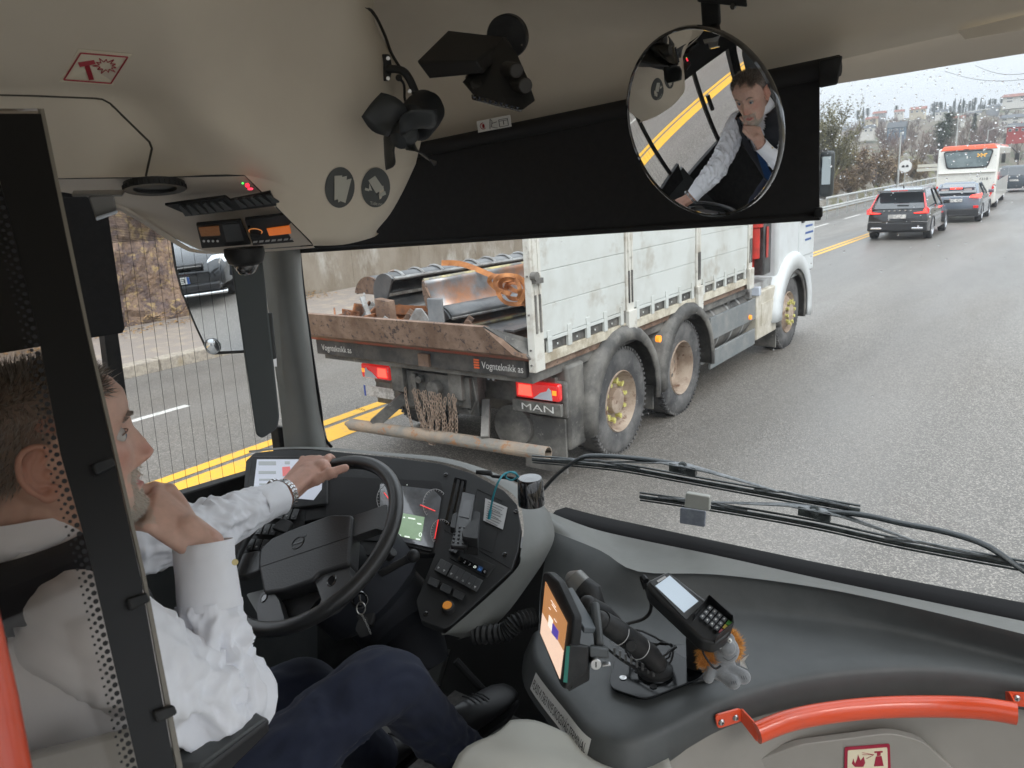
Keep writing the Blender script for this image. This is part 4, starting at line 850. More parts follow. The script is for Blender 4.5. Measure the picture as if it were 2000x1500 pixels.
# ---- trees
rg = random.Random(21)
sc = lambda px, ytop, d, z, H_: ((EYE + ray(px, ytop) * (d / ray(px, ytop).y)).z - z) / H_
def tree(proto, H_, px, ytop, d, lab, grp):
    r = ray(px, 300)
    if 24 < d < 118: d = max(d, 13.6 / max(.01, -r.x / r.y))
    x = r.x * d / r.y; z = hz(x, d) - .1; return put(proto, px, d, max(.15, sc(px, ytop, d, z, H_)), lab, grp)
W_ = 'budding willows by the verge'; G_ = 'bare trees on the slope'; B_ = 'brush on the rocks'; C_ = 'evergreens on the hill'
tree(T_willow, 8.6, 1612, 160, 44, 'tall yellow-green budding willow next to the sun blind', W_)
tree(T_willow, 8.6, 1640, 225, 50, 'shorter yellow-green willow right of the tall one', W_)
tree(T_willow, 8.6, 1598, 200, 58, 'willow behind the edge of the sun blind', W_)
for i, (px, yt, d) in enumerate(((1655, 262, 46), (1672, 258, 56), (1692, 262, 50), (1712, 262, 60), (1735, 268, 52), (1700, 300, 40), (1660, 310, 38), (1745, 290, 46), (1725, 310, 41), (1640, 300, 36), (1625, 330, 30), (1775, 300, 60), (1790, 320, 66), (1800, 300, 75), (1820, 330, 80), (1690, 330, 36), (1612, 335, 46), (1634, 342, 48), (1655, 345, 50), (1676, 340, 52), (1698, 338, 54), (1722, 336, 57), (1745, 330, 60), (1790, 340, 70), (1806, 338, 74), (1664, 330, 49), (1708, 322, 55), (1735, 344, 58))):
    tree([T_shrub, T_shrub, T_grey][i % 3], [4.3, 4.3, 7.5][i % 3], px, yt, d, 'grey-brown leafless brush massed on the rocks across the road', B_)
tree(T_ochre, 4.3, 1762, 290, 58, 'ochre-leaved shrub behind the round sign', B_); tree(T_ochre, 4.3, 1785, 296, 64, 'ochre-leaved shrub right of the round sign', B_); tree(T_ochre, 4.3, 1742, 306, 54, 'low ochre shrub left of the pole', B_)
for i, (px, yt, d) in enumerate(((1720, 240, 90), (1750, 252, 84), (1768, 245, 100), (1800, 240, 95), (1822, 236, 110), (1795, 262, 78), (1828, 262, 90), (1885, 225, 105), (1935, 226, 120), (1950, 250, 112), (1975, 262, 116), (1920, 240, 112), (1905, 262, 100), (1990, 255, 122), (1962, 280, 100), (1780, 225, 130), (1870, 240, 110), (1845, 250, 96))):
    tree([T_brown, T_grey][i % 2], 7.5, px, yt, d, 'bare reddish brown tree among the leafless trees on the slope' if i % 2 == 0 else 'bare grey tree among the leafless trees on the slope', G_)
tree(T_pine, 9, 1848, 222, 92, 'broad dark pine left of the tall street lamp', C_); tree(T_spruce, 9, 1898, 222, 98, 'dark spruce right of the tall street lamp', C_); tree(T_spruce, 9, 1995, 262, 100, 'dark spruce at the right edge behind the queue', C_)
tree(T_pine, 9, 1836, 240, 84, 'lower olive pine behind the left corner of the bus roof', C_)
for i in range(64):
    px = 1812 + i * 2.4 + rg.uniform(-3, 3); tree([T_spruce, T_pine, T_spruce][i % 3], 9, px, 198 + rg.uniform(-7, 12) + (8 if px < 1850 else 0), 230 + rg.uniform(-15, 25), 'distant dark evergreen in the dense row on the ridge', C_)
for i, px in enumerate((1672, 1682, 1690, 1712, 1745, 1755)): tree([T_pine, T_spruce][i % 2], 9, px, [216, 210, 212, 214, 207, 212][i], 225 + i * 4, 'lone distant evergreen on the low left skyline', C_)
for i in range(70):
    px = 1650 + (i % 26) * 13 + rg.uniform(-5, 5); tree([T_brown, T_grey, T_grey][i % 3], 7.5, px, 240 - (i % 26) * .9 + rg.uniform(-14, 16), 135 + rg.uniform(0, 75), 'distant leafless tree on the hillside among the houses', G_)
for p_ in (T_grey, T_brown, T_willow, T_shrub, T_ochre, T_pine, T_spruce): assert p_.name in used
# ================================================================= THE BUS WE SIT IN
BEIGE = mat('beige_lining', (.63, .565, .46), .6, c2=(.60, .535, .435), ns=5, bump=.12, bs=900, bd=.0006)
BEIGE2 = mat('beige_plastic', (.60, .54, .46), .45, bump=.15, bs=700, bd=.0006)
GREYP = mat('grey_plastic', (.185, .19, .18), .5, c2=(.165, .17, .16), ns=8, bump=.2, bs=700, bd=.0006)
GREYD = mat('dark_grey_plastic', (.07, .075, .076), .5, c2=(.055, .06, .061), ns=9, bump=.25, bs=600, bd=.0006)
PANELC = mat('panel_charcoal', (.022, .023, .024), .5, spec=.35, c2=(.027, .028, .029), ns=9, bump=.25, bs=600, bd=.0006)
GREYW = mat('warm_grey_plastic', (.29, .275, .25), .5, c2=(.26, .25, .225), ns=5, bump=.2, bs=600, bd=.0006)
CREAMG = mat('pale_grey_moulding', (.42, .41, .36), .5, bump=.2, bs=600, bd=.0006)
BLKP = mat('black_plastic', (.014, .015, .016), .48, spec=.3, c2=(.03, .03, .03), ns=20, bump=.2, bs=500, bd=.0006)
BLKM = mat('black_matt', (.012, .012, .013), .75)
BLKG = mat('gloss_black', (.012, .012, .013), .08, coat=1)
GASK = mat('rubber_gasket', (.008, .008, .009), .7, spec=.2)
BLINDM = mat('black_blind', (.010, .010, .011), .8, c2=(.014, .014, .015), ns=60)
ORAIL = mat('orange_red_paint', (.72, .075, .02), .28, coat=.4, c2=(.6, .075, .03), ns=7, lo=.5, hi=.7, bump=.1, bs=200, bd=.0006)
SCREW = mat('screw_steel', (.6, .6, .6), .3, metal=1)
WHITEP = mat('white_print', (.7, .7, .68), .5); GREYPR = mat('grey_print', (.5, .5, .5), .5)
GLASS = glassmat('window_glass', (.97, .985, .98), .05)
bus = thing('bus', (-.45, 0, .9), 'cab of the bus we ride in, beige overhead panels, grey pillars and dark dashboard', 'bus')
class Pl:
    def __init__(s, *a): p = [P(*q) if not isinstance(q, Vector) else q for q in a]; s.o = p[0]; s.n = (p[1] - p[0]).cross(p[2] - p[0]).normalized(); s.n = s.n if s.n.dot(EYE - s.o) > 0 else -s.n
    def at(s, px, py, off=0): r = ray(px, py); o = s.o + s.n * off; return EYE + r * ((o - EYE).dot(s.n) / r.dot(s.n))
    def plate(s, mb, pts, th=.01, off=0, r=0): q = [s.at(x, y, off) for x, y in pts]; q = rounded(q, r) if r else q; return mb.prism(q, -s.n * th)
def part(mb, name, m, parent=bus, **k): return mb.build(name, m, parent, **k)
def pgrid(rows):   # rows of (px,py,Z)
    return [[P(*p) if not isinstance(p, Vector) else p for p in r] for r in rows]
def dense(rows, n=3):
    """Catmull-Rom refine a control net both ways"""
    a = [spline(r, n) for r in rows]; b = list(zip(*a)); b = [spline(list(c), n) for c in b]; return [list(r) for r in zip(*b)]
# ---- shell
XL, XR, YB = -1.84, .95, -7.5
q = MB(); q.bb((XL, YB, .80), (XR, 1.72, .94)); part(q, 'floor', mat('floor_vinyl', (.34, .33, .31), .6, c2=(.42, .4, .38), ns=120, lo=.55, hi=.6))
q = MB(); q.bb((XL, YB, 3.12), (XR, 1.0, 3.2)); part(q, 'roof', BEIGE)
q = MB(); q.bb((XL - .06, YB, .3), (XL, 1.70, 1.70)); q.bb((XL - .06, YB, 3.0), (XL, 1.3, 3.2)); part(q, 'left_wall', BLKP)
q = MB()
for y in (-.35, -1.9, -3.5, -5.1, -6.7): q.bb((XL - .05, y, 1.7), (XL, y + .1, 2.9))
part(q, 'window_pillar', BLKP)
q = MB(); q.bb((XL, -.46, .95), (-.8, -.40, 2.9)); part(q, 'cab_rear_wall', GREYD, bevel=.01)
q = MB(); q.bb((XL - .03, .18, 1.7), (XL, .215, 2.9)); q.bb((XL - .03, -.4, 1.7), (XL + .01, 1.2, 1.76)); q.bb((XL, .13, 2.0), (XL + .03, .16, 2.12)); part(q, 'sliding_frame', BLKP, bevel=.003)
q = MB(); q.tube([(-1.62, -.36, 2.75), (-1.62, -.33, 2.45), (-1.60, -.30, 2.1), (-1.5, -.2, 1.6)], .012, n=8, flat=.2); q.box((-1.62, -.37, 2.6), (.06, .04, .14)); part(q, 'seat_belt', BLKM)
q = MB(); q.bb((XR, YB, .3), (XR + .06, .15, 1.25)); q.bb((XR, YB, 3.06), (XR + .06, 1.7, 3.2))
for y in (-.0, -1.6, -3.2, -4.8, -6.4): q.bb((XR, y, 1.5), (XR + .05, y + .09, 2.95))
q.bb((XR, .75, .6), (XR + .05, .81, 2.95)); q.bb((XR, 1.45, .6), (XR + .06, 1.7, 2.95)); part(q, 'right_wall', GREYD)
q = MB(); q.bb((XL, YB - .05, .6), (XR, YB, 1.4)); part(q, 'rear_wall', GREYW)
q = MB(); q.bb((XL, 1.70, .3), (XR, 1.78, 1.52)); q.bb((XL, 1.60, .3), (XR, 1.66, 1.6)); part(q, 'front_panel', mat('front_inner', (.05, .05, .05), .5))
# ---- windscreen
def wsx(y0=None):  # plan curve of the windscreen
    return [(-1.76, 1.28), (-1.72, 1.40), (-1.6, 1.52), (-1.3, 1.60), (-.8, 1.655), (-.2, 1.67), (.3, 1.655), (.7, 1.6), (.93, 1.5)]
cur = spline([V((x, y, 0)) for x, y in wsx()], 5)
q = MB(); q.grid([[p + V((0, -.03 * k / 6, 1.66 + k * .22)) for p in cur] for k in range(7)]); part(q, 'windscreen', GLASS, angle=180)
# frit dots and mirrored bus brand lettering printed on the glass left edge
text('windscreen_lettering', 'VOLVO', BLKM, PY(713, 803, 1.5) , (-1, -.02, 0), (0, 0, 1), .0095, bus, width=.038)
# ---- gasket under the windscreen
gk = [(1085, 1003), (1150, 1020), (1240, 1040), (1400, 1075), (1600, 1118), (1800, 1158), (2070, 1212)]
gys = [1.56, 1.575, 1.59, 1.60, 1.61, 1.61, 1.60]
GA = [PY(x, y - 6, Y_) for (x, y), Y_ in zip(gk, gys)]; GB = [PY(x, y + 18 + i * 2, Y_ - .03) for i, ((x, y), Y_) in enumerate(zip(gk, gys))]
q = MB(); ga, gb = spline(GA, 5), spline(GB, 5); rows = []
for a, b_ in zip(ga, gb):
    m_ = (a + b_) / 2; d = (b_ - a); nn = V((0, -1, .35)).normalized() * d.length * .42
    rows.append([a + V((0, .05, -.01)), a, a * .75 + b_ * .25 + nn * .8, m_ + nn, a * .25 + b_ * .75 + nn * .8, b_, b_ + V((0, .03, -.03))])
q.grid(rows); part(q, 'gasket', GASK)
# ---- right-hand dashboard: ledge, bowl, tray
zt = 1.715
R = [[PY(x, y, Y_) for (x, y), Y_ in zip([(1060, 995), (1150, 1030), (1240, 1052), (1400, 1085), (1600, 1130), (1800, 1172), (2070, 1228)], [1.5, 1.53, 1.55, 1.56, 1.57, 1.57, 1.56])],
     [PY(x, y, Y_) for (x, y), Y_ in zip([(1066, 1010), (1160, 1052), (1243, 1086), (1400, 1103), (1600, 1140), (1800, 1180), (2070, 1240)], [1.44, 1.47, 1.49, 1.50, 1.53, 1.54, 1.54])],
     [PZ(x, y, zt + .065) for x, y in [(1072, 1035), (1172, 1075), (1246, 1116), (1400, 1122), (1600, 1148), (1800, 1190), (2070, 1256)]],
     [PZ(x, y, zt + .05) for x, y in [(1070, 1060), (1160, 1100), (1240, 1130), (1400, 1135), (1600, 1160), (1800, 1203), (2070, 1270)]],
     [PZ(x, y, zt + .008) for x, y in [(1060, 1120), (1130, 1160), (1235, 1185), (1400, 1185), (1600, 1203), (1800, 1238), (2070, 1305)]],
     [PZ(x, y, zt) for x, y in [(1055, 1160), (1120, 1200), (1230, 1215), (1400, 1212), (1600, 1225), (1800, 1255), (2070, 1318)]],
     [PZ(x, y, zt) for x, y in [(1052, 1230), (1110, 1300), (1230, 1320), (1400, 1290), (1600, 1266), (1800, 1272), (2070, 1325)]],
     [PZ(x, y, zt) for x, y in [(1055, 1285), (1125, 1372), (1235, 1432), (1400, 1358), (1600, 1308), (1800, 1296), (2070, 1332)]]]
q = MB(); D = dense(R[:3], 4); q.grid(D); led = part(q, 'dashboard_ledge', GREYP, angle=60)
q = MB(); D = dense(R[2:6], 4); D += dense(R[5:], 4)[1:]; q.grid(D); tray = part(q, 'dashboard_tray', GREYD, angle=60)
# rounded lip of the tray
edge = spline([PZ(x, y, zt) for x, y in [(1052, 1232), (1055, 1287), (1122, 1374), (1168, 1424), (1225, 1440), (1300, 1415), (1400, 1362), (1500, 1330), (1600, 1310), (1700, 1300), (1800, 1297), (1900, 1305), (2070, 1332)]], 6)
rows = []
for i, p in enumerate(edge):
    d = (edge[min(i + 1, len(edge) - 1)] - edge[max(i - 1, 0)]).normalized(); o = V((d.y, -d.x, 0)); o = o if o.dot(EYE - p) > 0 or i < 14 else -o
    o = V((d.y, -d.x, 0))
    rows.append([p + V((0, 0, .0015)) - o * .03, p + V((0, 0, .001)), p + o * .007 + V((0, 0, -.002)), p + o * .0125 + V((0, 0, -.008)), p + o * (.0135 + (.02 if i < 24 else max(0, .02 * (1 - (i - 24) / 8)))) + V((0, 0, -.055)), p + o * (.008 + (.02 if i < 24 else 0)) + V((0, 0, -.062)), p - o * .03 + V((0, 0, -.063))])
q = MB(); q.grid(rows); part(q, 'tray_lip', GREYD, angle=60)
LIP = edge
# cabinet below the tray
cabp = [i for i in range(18, len(edge))]; rows = []
for i in cabp:
    p = edge[i]; d = (edge[min(i + 1, len(edge) - 1)] - edge[max(i - 1, 0)]).normalized(); o = V((d.y, -d.x, 0)); rows.append([p - o * .012 + V((0, 0, -.06)), p - o * .0 + V((0, 0, -.25)), p + o * .0 + V((0, 0, -.8))])
q = MB(); q.grid(rows); cbn = part(q, 'tray_cabinet', GREYW, angle=60)
LV = Pl(PY(1450, 1470, .84), PY(1900, 1440, .83), PY(1700, 1500, .80))
LV = Pl(edge[44] - V((0, 0, .08)), edge[66] - V((0, 0, .08)), edge[55] - V((0, 0, .4)))
q = MB(); LV.plate(q, [(1400, 1545), (1440, 1500), (1560, 1455), (1740, 1432), (1800, 1446), (1870, 1510), (1900, 1545)], .015, .012, .02); dcv = part(q, 'cabinet_door', GREYW, bevel=.003)
stp = [(1654, 1462), (1737, 1455), (1741, 1545), (1652, 1545)]
q = MB(); LV.plate(q, [(1650, 1460), (1738, 1453), (1742, 1560), (1648, 1560)], .001, .0145, .004); stk = part(q, 'extinguisher_sticker', mat('sticker_red_edge', (.33, .01, .04), .5), dcv, smooth=False)
q = MB(); LV.plate(q, [(1656, 1466), (1733, 1460), (1736, 1560), (1654, 1560)], .001, .0152, .003); part(q, 'sticker_face', mat('sticker_cream2', (.75, .68, .5), .5), dcv, smooth=False)
SRD = bpy.data.materials['sticker_red_edge']
q = MB(); LV.plate(q, [(1711, 1478), (1722, 1477), (1726, 1496), (1707, 1497)], .0006, .0158); LV.plate(q, [(1713, 1470), (1720, 1469), (1720, 1476), (1713, 1477)], .0006, .0158); LV.plate(q, [(1708, 1468), (1724, 1467), (1724, 1470), (1708, 1471)], .0006, .0158)
LV.plate(q, [(1667, 1482), (1670, 1492), (1674, 1484), (1676, 1474), (1681, 1486), (1687, 1478), (1690, 1490), (1686, 1498), (1670, 1498), (1664, 1492)], .0006, .0158); part(q, 'sticker_symbol', SRD, dcv, smooth=False)
q = MB()
for e_ in ((1684, 1470), (1684, 1474), (1692, 1482)): q.bar(LV.at(1707, 1474, .0158), LV.at(*e_, .0158), .0008, .0004)
part(q, 'spray_line', SRD, dcv, smooth=False)
# ---- grab rail
rp = [(1478, 1432), (1540, 1408), (1620, 1392), (1720, 1382), (1830, 1380), (1920, 1384), (1985, 1394)]
def lipn(px):  # lip point under image column
    return min(edge[20:], key=lambda p: abs((RW.transposed() @ (p - EYE)).x / -(RW.transposed() @ (p - EYE)).z * FPX + 1000 - px))
rr = [lipn(x) + V((.02, -.05, 0)) for x, y in rp]; rr = [EYE + ray(x, y) * ((RW.transposed() @ (p - EYE)).z * -1 - .01) for (x, y), p in zip(rp, rr)]
q = MB(); q.tube(spline(rr, 6), .0155, n=18, flat=1.25); rail_ = part(q, 'grab_rail', ORAIL, angle=50)
q = MB(); fl = Pl(lipn(1430) + V((.0, -.042, -.03)), lipn(1500) + V((0, -.042, -.03)), lipn(1470) + V((0, -.042, -.06)))
q.prism(rounded([fl.at(1397, 1398, .003), fl.at(1448, 1384, .003), fl.at(1452, 1408, .003), fl.at(1402, 1424, .003)], .008), -fl.n * .004)
q.prism([fl.at(1446, 1385, .003), fl.at(1451, 1384, .003), rr[0] + CY * .012 + CX * .004, rr[0] - CY * .014 + CX * .002, fl.at(1451, 1410, .003)], -CX * .003)
part(q, 'rail_bracket', ORAIL, rail_, bevel=.0012)
fr = Pl(lipn(1975) + V((.0, -.032, -.03)), lipn(2040) + V((0, -.032, -.03)), lipn(2000) + V((0, -.032, -.06)))
q = MB(); q.prism(rounded([fr.at(1966, 1352, .003), fr.at(2030, 1356, .003), fr.at(2030, 1384, .003), fr.at(1970, 1378, .003)], .006), -fr.n * .004)
q.prism([fr.at(1963, 1350, .003), fr.at(1970, 1352, .003), rr[-1] + CY * .012, rr[-1] - CY * .014, fr.at(1964, 1372, .003)], CX * .003); part(q, 'rail_bracket', ORAIL, rail_, bevel=.0012)
for pl_, xy in ((fl, (1409, 1411)), (fl, (1437, 1402)), (fr, (1986, 1364))):
    q = MB(); c = pl_.at(*xy, .004); q.lathe([(.0001, .0035), (.004, .003), (.006, .0)], c, pl_.n, 14); q.build('screw', SCREW, rail_)
    q = MB(); q.bar(c + pl_.n * .0036 - CX * .003, c + pl_.n * .0036 + CX * .003, .001, .0006); q.bar(c + pl_.n * .0036 - CY * .003, c + pl_.n * .0036 + CY * .003, .001, .0006); q.build('screw_slot', BLKM, rail_, smooth=False)
# pale moulding at the bottom centre
DMR = [[(870, 1592, 1.0), (895, 1500, 1.06), (960, 1459, 1.16), (995, 1432, 1.26)], [(960, 1602, 1.0), (985, 1512, 1.06), (1020, 1470, 1.18), (1035, 1429, 1.28)], [(1080, 1602, 1.05), (1100, 1524, 1.15), (1090, 1482, 1.24), (1070, 1440, 1.30)], [(1210, 1602, 1.12), (1220, 1542, 1.22), (1170, 1502, 1.30), (1120, 1462, 1.33)], [(1310, 1602, 1.16), (1312, 1512, 1.26), (1290, 1494, 1.32), (1190, 1482, 1.35)]]
q = MB(); q.grid(dense(pgrid(DMR), 4)); part(q, 'cab_door_top', CREAMG, solid=.02, angle=60)
q = MB(); q.grid(pgrid([[(1186, 1510, 1.36), (1300, 1484, 1.34), (1312, 1484, 1.33)], [(1180, 1600, 1.36), (1300, 1600, 1.34), (1312, 1600, 1.33)]])); part(q, 'cab_door', CREAMG, solid=.02)
q = MB(); q.bb((-1.0, .55, .94), (-.55, .95, 1.45)); part(q, 'platform_box', BLKP, bevel=.02)
# dark footwell parts
q = MB(); pl = Pl((1060, 1300, 1.55), (1170, 1440, 1.35), (1150, 1560, 1.4)); pl.plate(q, [(1045, 1240), (1062, 1300), (1180, 1450), (1190, 1560), (1060, 1560), (1040, 1400)], .03, -.02); part(q, 'tray_side', BLKP)
# label strip along the edge of the tray
def lipframe(i):
    p = edge[i]; d = (edge[min(i + 1, len(edge) - 1)] - edge[max(i - 1, 0)]).normalized(); return p + V((d.y, -d.x, 0)) * .0146, d
def px_of(p): c = RW.transposed() @ (p - EYE); return c.x / -c.z * FPX + 1000
ia = min(range(2, 22), key=lambda i: abs(px_of(edge[i]) - 1064)); ib = min(range(8, 26), key=lambda i: abs(px_of(edge[i]) - 1166))
if ib <= ia: ib = ia + 8
LPTS = [lipframe(i)[0] for i in range(ia, ib + 1)]; LC = [0]
LO = [V((lipframe(i)[1].y, -lipframe(i)[1].x, 0)) for i in range(ia, ib + 1)]
for a, b_ in zip(LPTS, LPTS[1:]): LC.append(LC[-1] + (b_ - a).length)
q = MB(); q.grid([[p + LO[k] * .002 + V((0, 0, -.010)), p + LO[k] * .0155 + V((0, 0, -.042))] for k, p in enumerate(LPTS)]); lb = part(q, 'route_label', WHITEP, smooth=False)
tx = text('label_lettering', 'PLASS 4 7363 NYE SKOGSVÅG TERMINAL', BLKM, (0, 0, 0), (1, 0, 0), (0, 1, 0), .019, lb, lift=0, width=LC[-1] * .95)
for v in tx.data.vertices:
    co = v.co + lb.location + bus.location; s_ = co.x + LC[-1] * .02; k = 0
    while k < len(LC) - 2 and LC[k + 1] < s_: k += 1
    t_ = (s_ - LC[k]) / max(1e-9, LC[k + 1] - LC[k]); p = LPTS[k].lerp(LPTS[k + 1], t_); d = (LPTS[k + 1] - LPTS[k]).normalized()
    v.co = p + V((d.y, -d.x, 0)) * (.0028 + (.0355 - co.y * 1.15 - .010) * .42) + V((0, 0, -.0355 + co.y * 1.15)) - lb.location - bus.location

# ---- A-pillar, pillar cover, side window
q = MB(); q.grid(dense(pgrid([[(498, 440, 2.090), (530, 440, 1.97), (560, 440, 1.98), (584, 440, 2.150)], [(518, 560, 2.130), (548, 560, 2.070), (577, 560, 2.090), (592, 560, 2.190)], [(535, 700, 2.160), (572, 700, 2.100), (600, 700, 2.120), (611, 700, 2.220)], [(548, 800, 2.180), (588, 800, 2.120), (615, 800, 2.140), (626, 800, 2.240)], [(558, 900, 2.190), (600, 900, 2.130), (634, 900, 2.150), (650, 900, 2.250)]]), 4)); part(q, 'front_pillar', GREYP, angle=70)
q = MB(); q.tube(spline([P(x, y, 2.21) for x, y in ((580, 440), (592, 560), (611, 700), (626, 800), (632, 850), (648, 874))], 5), .0045, n=6); part(q, 'pillar_seal', GASK)
cov = Pl((455, 510, 1.86), (512, 500, 1.88), (540, 830, 1.93))
q = MB(); cov.plate(q, [(432, 470), (506, 470), (513, 510), (546, 815), (541, 838), (512, 857), (500, 850), (450, 505)], .022, 0, .012); cv = part(q, 'side_visor', mat('visor_grey', (.075, .088, .09), .5, bump=.2, bs=500, bd=.0006), bevel=.004)
q = MB(); cov.plate(q, [(518, 612), (532, 610), (541, 702), (526, 704)], .02, -.005); part(q, 'visor_hinge', GREYD, bevel=.004)
q = MB(); cov.plate(q, [(533, 700), (540, 700), (541, 716), (535, 716)], .01, -.006); part(q, 'hinge_clip', SCREW)
WX = -1.83
def wpx(x, y): return PX(x, y, WX)
q = MB(); a = [wpx(-80, 330), wpx(560, 330), wpx(560, 930), wpx(-80, 1100)]; q.poly([wpx(150, 360), wpx(575, 360), wpx(575, 900), wpx(235, 985)]); sg_ = part(q, 'side_window', GLASS, smooth=False)
q = MB(); xs0, xs1 = 205, 545
for k in range(15):
    t = k / 14; top = wpx(218 + 26 * k * .93, 395); bot = wpx(296 + k * 23.5, 990 - k * 5)
    if k > 13: continue
    q.tube([top + V((.006, 0, 0)), bot + V((.006, 0, 0))], .00055, n=4)
part(q, 'heating_wire', BLKM, sg_)
FR = glassmat('dot_screen', (.97, .98, .98), .05, dots=(260, .36, (.03, .03, .032)))
q = MB(); q.poly([wpx(190, 388) + V((.004, 0, 0)), wpx(420, 388) + V((.004, 0, 0)), wpx(420, 462) + V((.004, 0, 0)), wpx(203, 476) + V((.004, 0, 0))]); q.uv = lambda p: (p.y + p.z * .5, p.z); part(q, 'dot_band', FR, sg_, smooth=False)
q = MB(); q.prism([wpx(185, 600), wpx(212, 600), wpx(240, 800), wpx(262, 1000), wpx(232, 1000), wpx(210, 800)], (.03, 0, 0)); q.prism([wpx(40, 250), wpx(300, 250), wpx(560, 380), wpx(190, 392), wpx(120, 420)], (.03, 0, 0)); part(q, 'window_frame', BLKP, bevel=.003)
q = MB(); q.prism([wpx(150, 1010), wpx(330, 962), wpx(500, 912), wpx(600, 884), wpx(600, 935), wpx(480, 960), wpx(200, 1080)], (.04, 0, 0)); q.prism([wpx(526, 830), wpx(545, 830), wpx(560, 900), wpx(535, 900)], (.04, 0, 0)); part(q, 'window_sill', BLKP, bevel=.004)
q = MB(); q.prism([PX(150, 1060, -1.8), PX(500, 950, -1.8), PX(620, 920, -1.8), PX(620, 1500, -1.8), PX(150, 1700, -1.8)], (-.03, 0, 0)); part(q, 'side_trim', GREYD)
q = MB(); q.prism([PX(115, 385, -1.78), PX(205, 385, -1.78), PX(242, 640, -1.78), PX(238, 650, -1.78), PX(150, 664, -1.78), V((-1.78, -.38, PX(150, 664, -1.78).z + .02)), V((-1.78, -.38, 2.86)), V((-1.78, PX(115, 385, -1.78).y, 2.86))], (.004, 0, 0)); o = q.build('side_blind', BLINDM, bevel=.001); tag(o, 'small black roller blind drawn down over the side window beside the driver', 'blind')
# ---- headlining above the windscreen
hdr = [[PY(x, y, 1.49) for x, y in ((520, 380), (840, 298), (1230, 222), (1500, 160), (1620, 122), (1870, 66), (2080, 22))],
       [PY(x, y, 1.46) for x, y in ((520, 320), (840, 235), (1230, 160), (1500, 105), (1640, 82), (1870, 42), (2080, 0))],
       [PY(x, y, 1.40) for x, y in ((520, 220), (840, 130), (1230, 60), (1500, 20), (1640, 0), (1870, -20), (2080, -40))],
       [PY(x, y, 1.15) for x, y in ((520, 60), (840, -20), (1230, -60), (1500, -80), (1640, -90), (1870, -100), (2080, -110))],
       [PY(x, y, .75) for x, y in ((420, -260), (840, -280), (1230, -290), (1500, -300), (1640, -300), (1870, -300), (2080, -300))]]
q = MB(); q.grid(dense(hdr, 4)); part(q, 'windscreen_header', BEIGE, angle=80)
q = MB(); q.grid(dense([[PY(x, y, 1.60) for x, y in ((1590, 171), (1640, 163), (1760, 144), (1880, 124), (2080, 92))], [PY(x, y, 1.58) for x, y in ((1590, 150), (1640, 140), (1760, 122), (1880, 100), (2080, 68))], [PY(x, y, 1.54) for x, y in ((1590, 110), (1640, 100), (1760, 78), (1880, 60), (2080, 20))]], 4)); part(q, 'header_trim', BEIGE2, angle=80)
q = MB(); q.grid([[PY(x, y, 1.47) for x, y in ((1876, 64), (1884, 77), (2080, 46))], [PY(x, y, 1.53) for x, y in ((1876, 64), (1884, 77), (2080, 46))]]); q.poly([PY(1870, 60, 1.468), PY(1885, 77, 1.468), PY(2080, 44, 1.468), PY(2080, 10, 1.468)]); part(q, 'header_step', BEIGE, smooth=False)
# ---- overhead console
CR = [[(-80, -90, .80), (120, -90, .84), (260, -90, .87), (400, -90, .92), (560, -90, .98), (700, -90, 1.06), (760, -90, 1.22)],
      [(-80, 40, .88), (120, 30, .92), (270, 25, .95), (370, 40, .98), (540, 30, 1.06), (690, 8, 1.14), (728, 24, 1.26)],
      [(-80, 150, .96), (120, 140, 1.0), (250, 145, 1.04), (375, 130, 1.04), (545, 130, 1.13), (720, 110, 1.22), (765, 105, 1.33)],
      [(-80, 190, 1.0), (120, 185, 1.04), (250, 195, 1.10), (395, 200, 1.09), (560, 210, 1.17), (755, 180, 1.27), (792, 150, 1.38)],
      [(-80, 265, 1.03), (120, 265, 1.08), (300, 270, 1.15), (440, 270, 1.13), (590, 290, 1.21), (775, 260, 1.31), (826, 235, 1.44)],
      [(-80, 352, 1.06), (120, 348, 1.11), (330, 345, 1.20), (478, 342, 1.20), (620, 370, 1.25), (785, 330, 1.35), (812, 320, 1.46)]]
G = dense(pgrid(CR), 4); q = MB(); q.grid(G); con = part(q, 'overhead_console', BEIGE, angle=80)
LR = [[(478, 342, 1.20), (620, 370, 1.25), (785, 330, 1.35), (812, 320, 1.46)],
      [(522, 385, 1.215), (642, 410, 1.27), (764, 385, 1.355), (788, 372, 1.46)],
      [(568, 432, 1.235), (658, 444, 1.285), (744, 424, 1.355), (762, 418, 1.46)],
      [(604, 468, 1.26), (668, 471, 1.31), (722, 456, 1.36), (736, 450, 1.46)],
      [(612, 480, 1.31), (670, 478, 1.35), (724, 465, 1.39), (740, 456, 1.47)]]
q = MB(); q.grid([G[-1][12:25]] + dense(pgrid(LR), 4)[1:]); part(q, 'console_nose', BEIGE, angle=80)
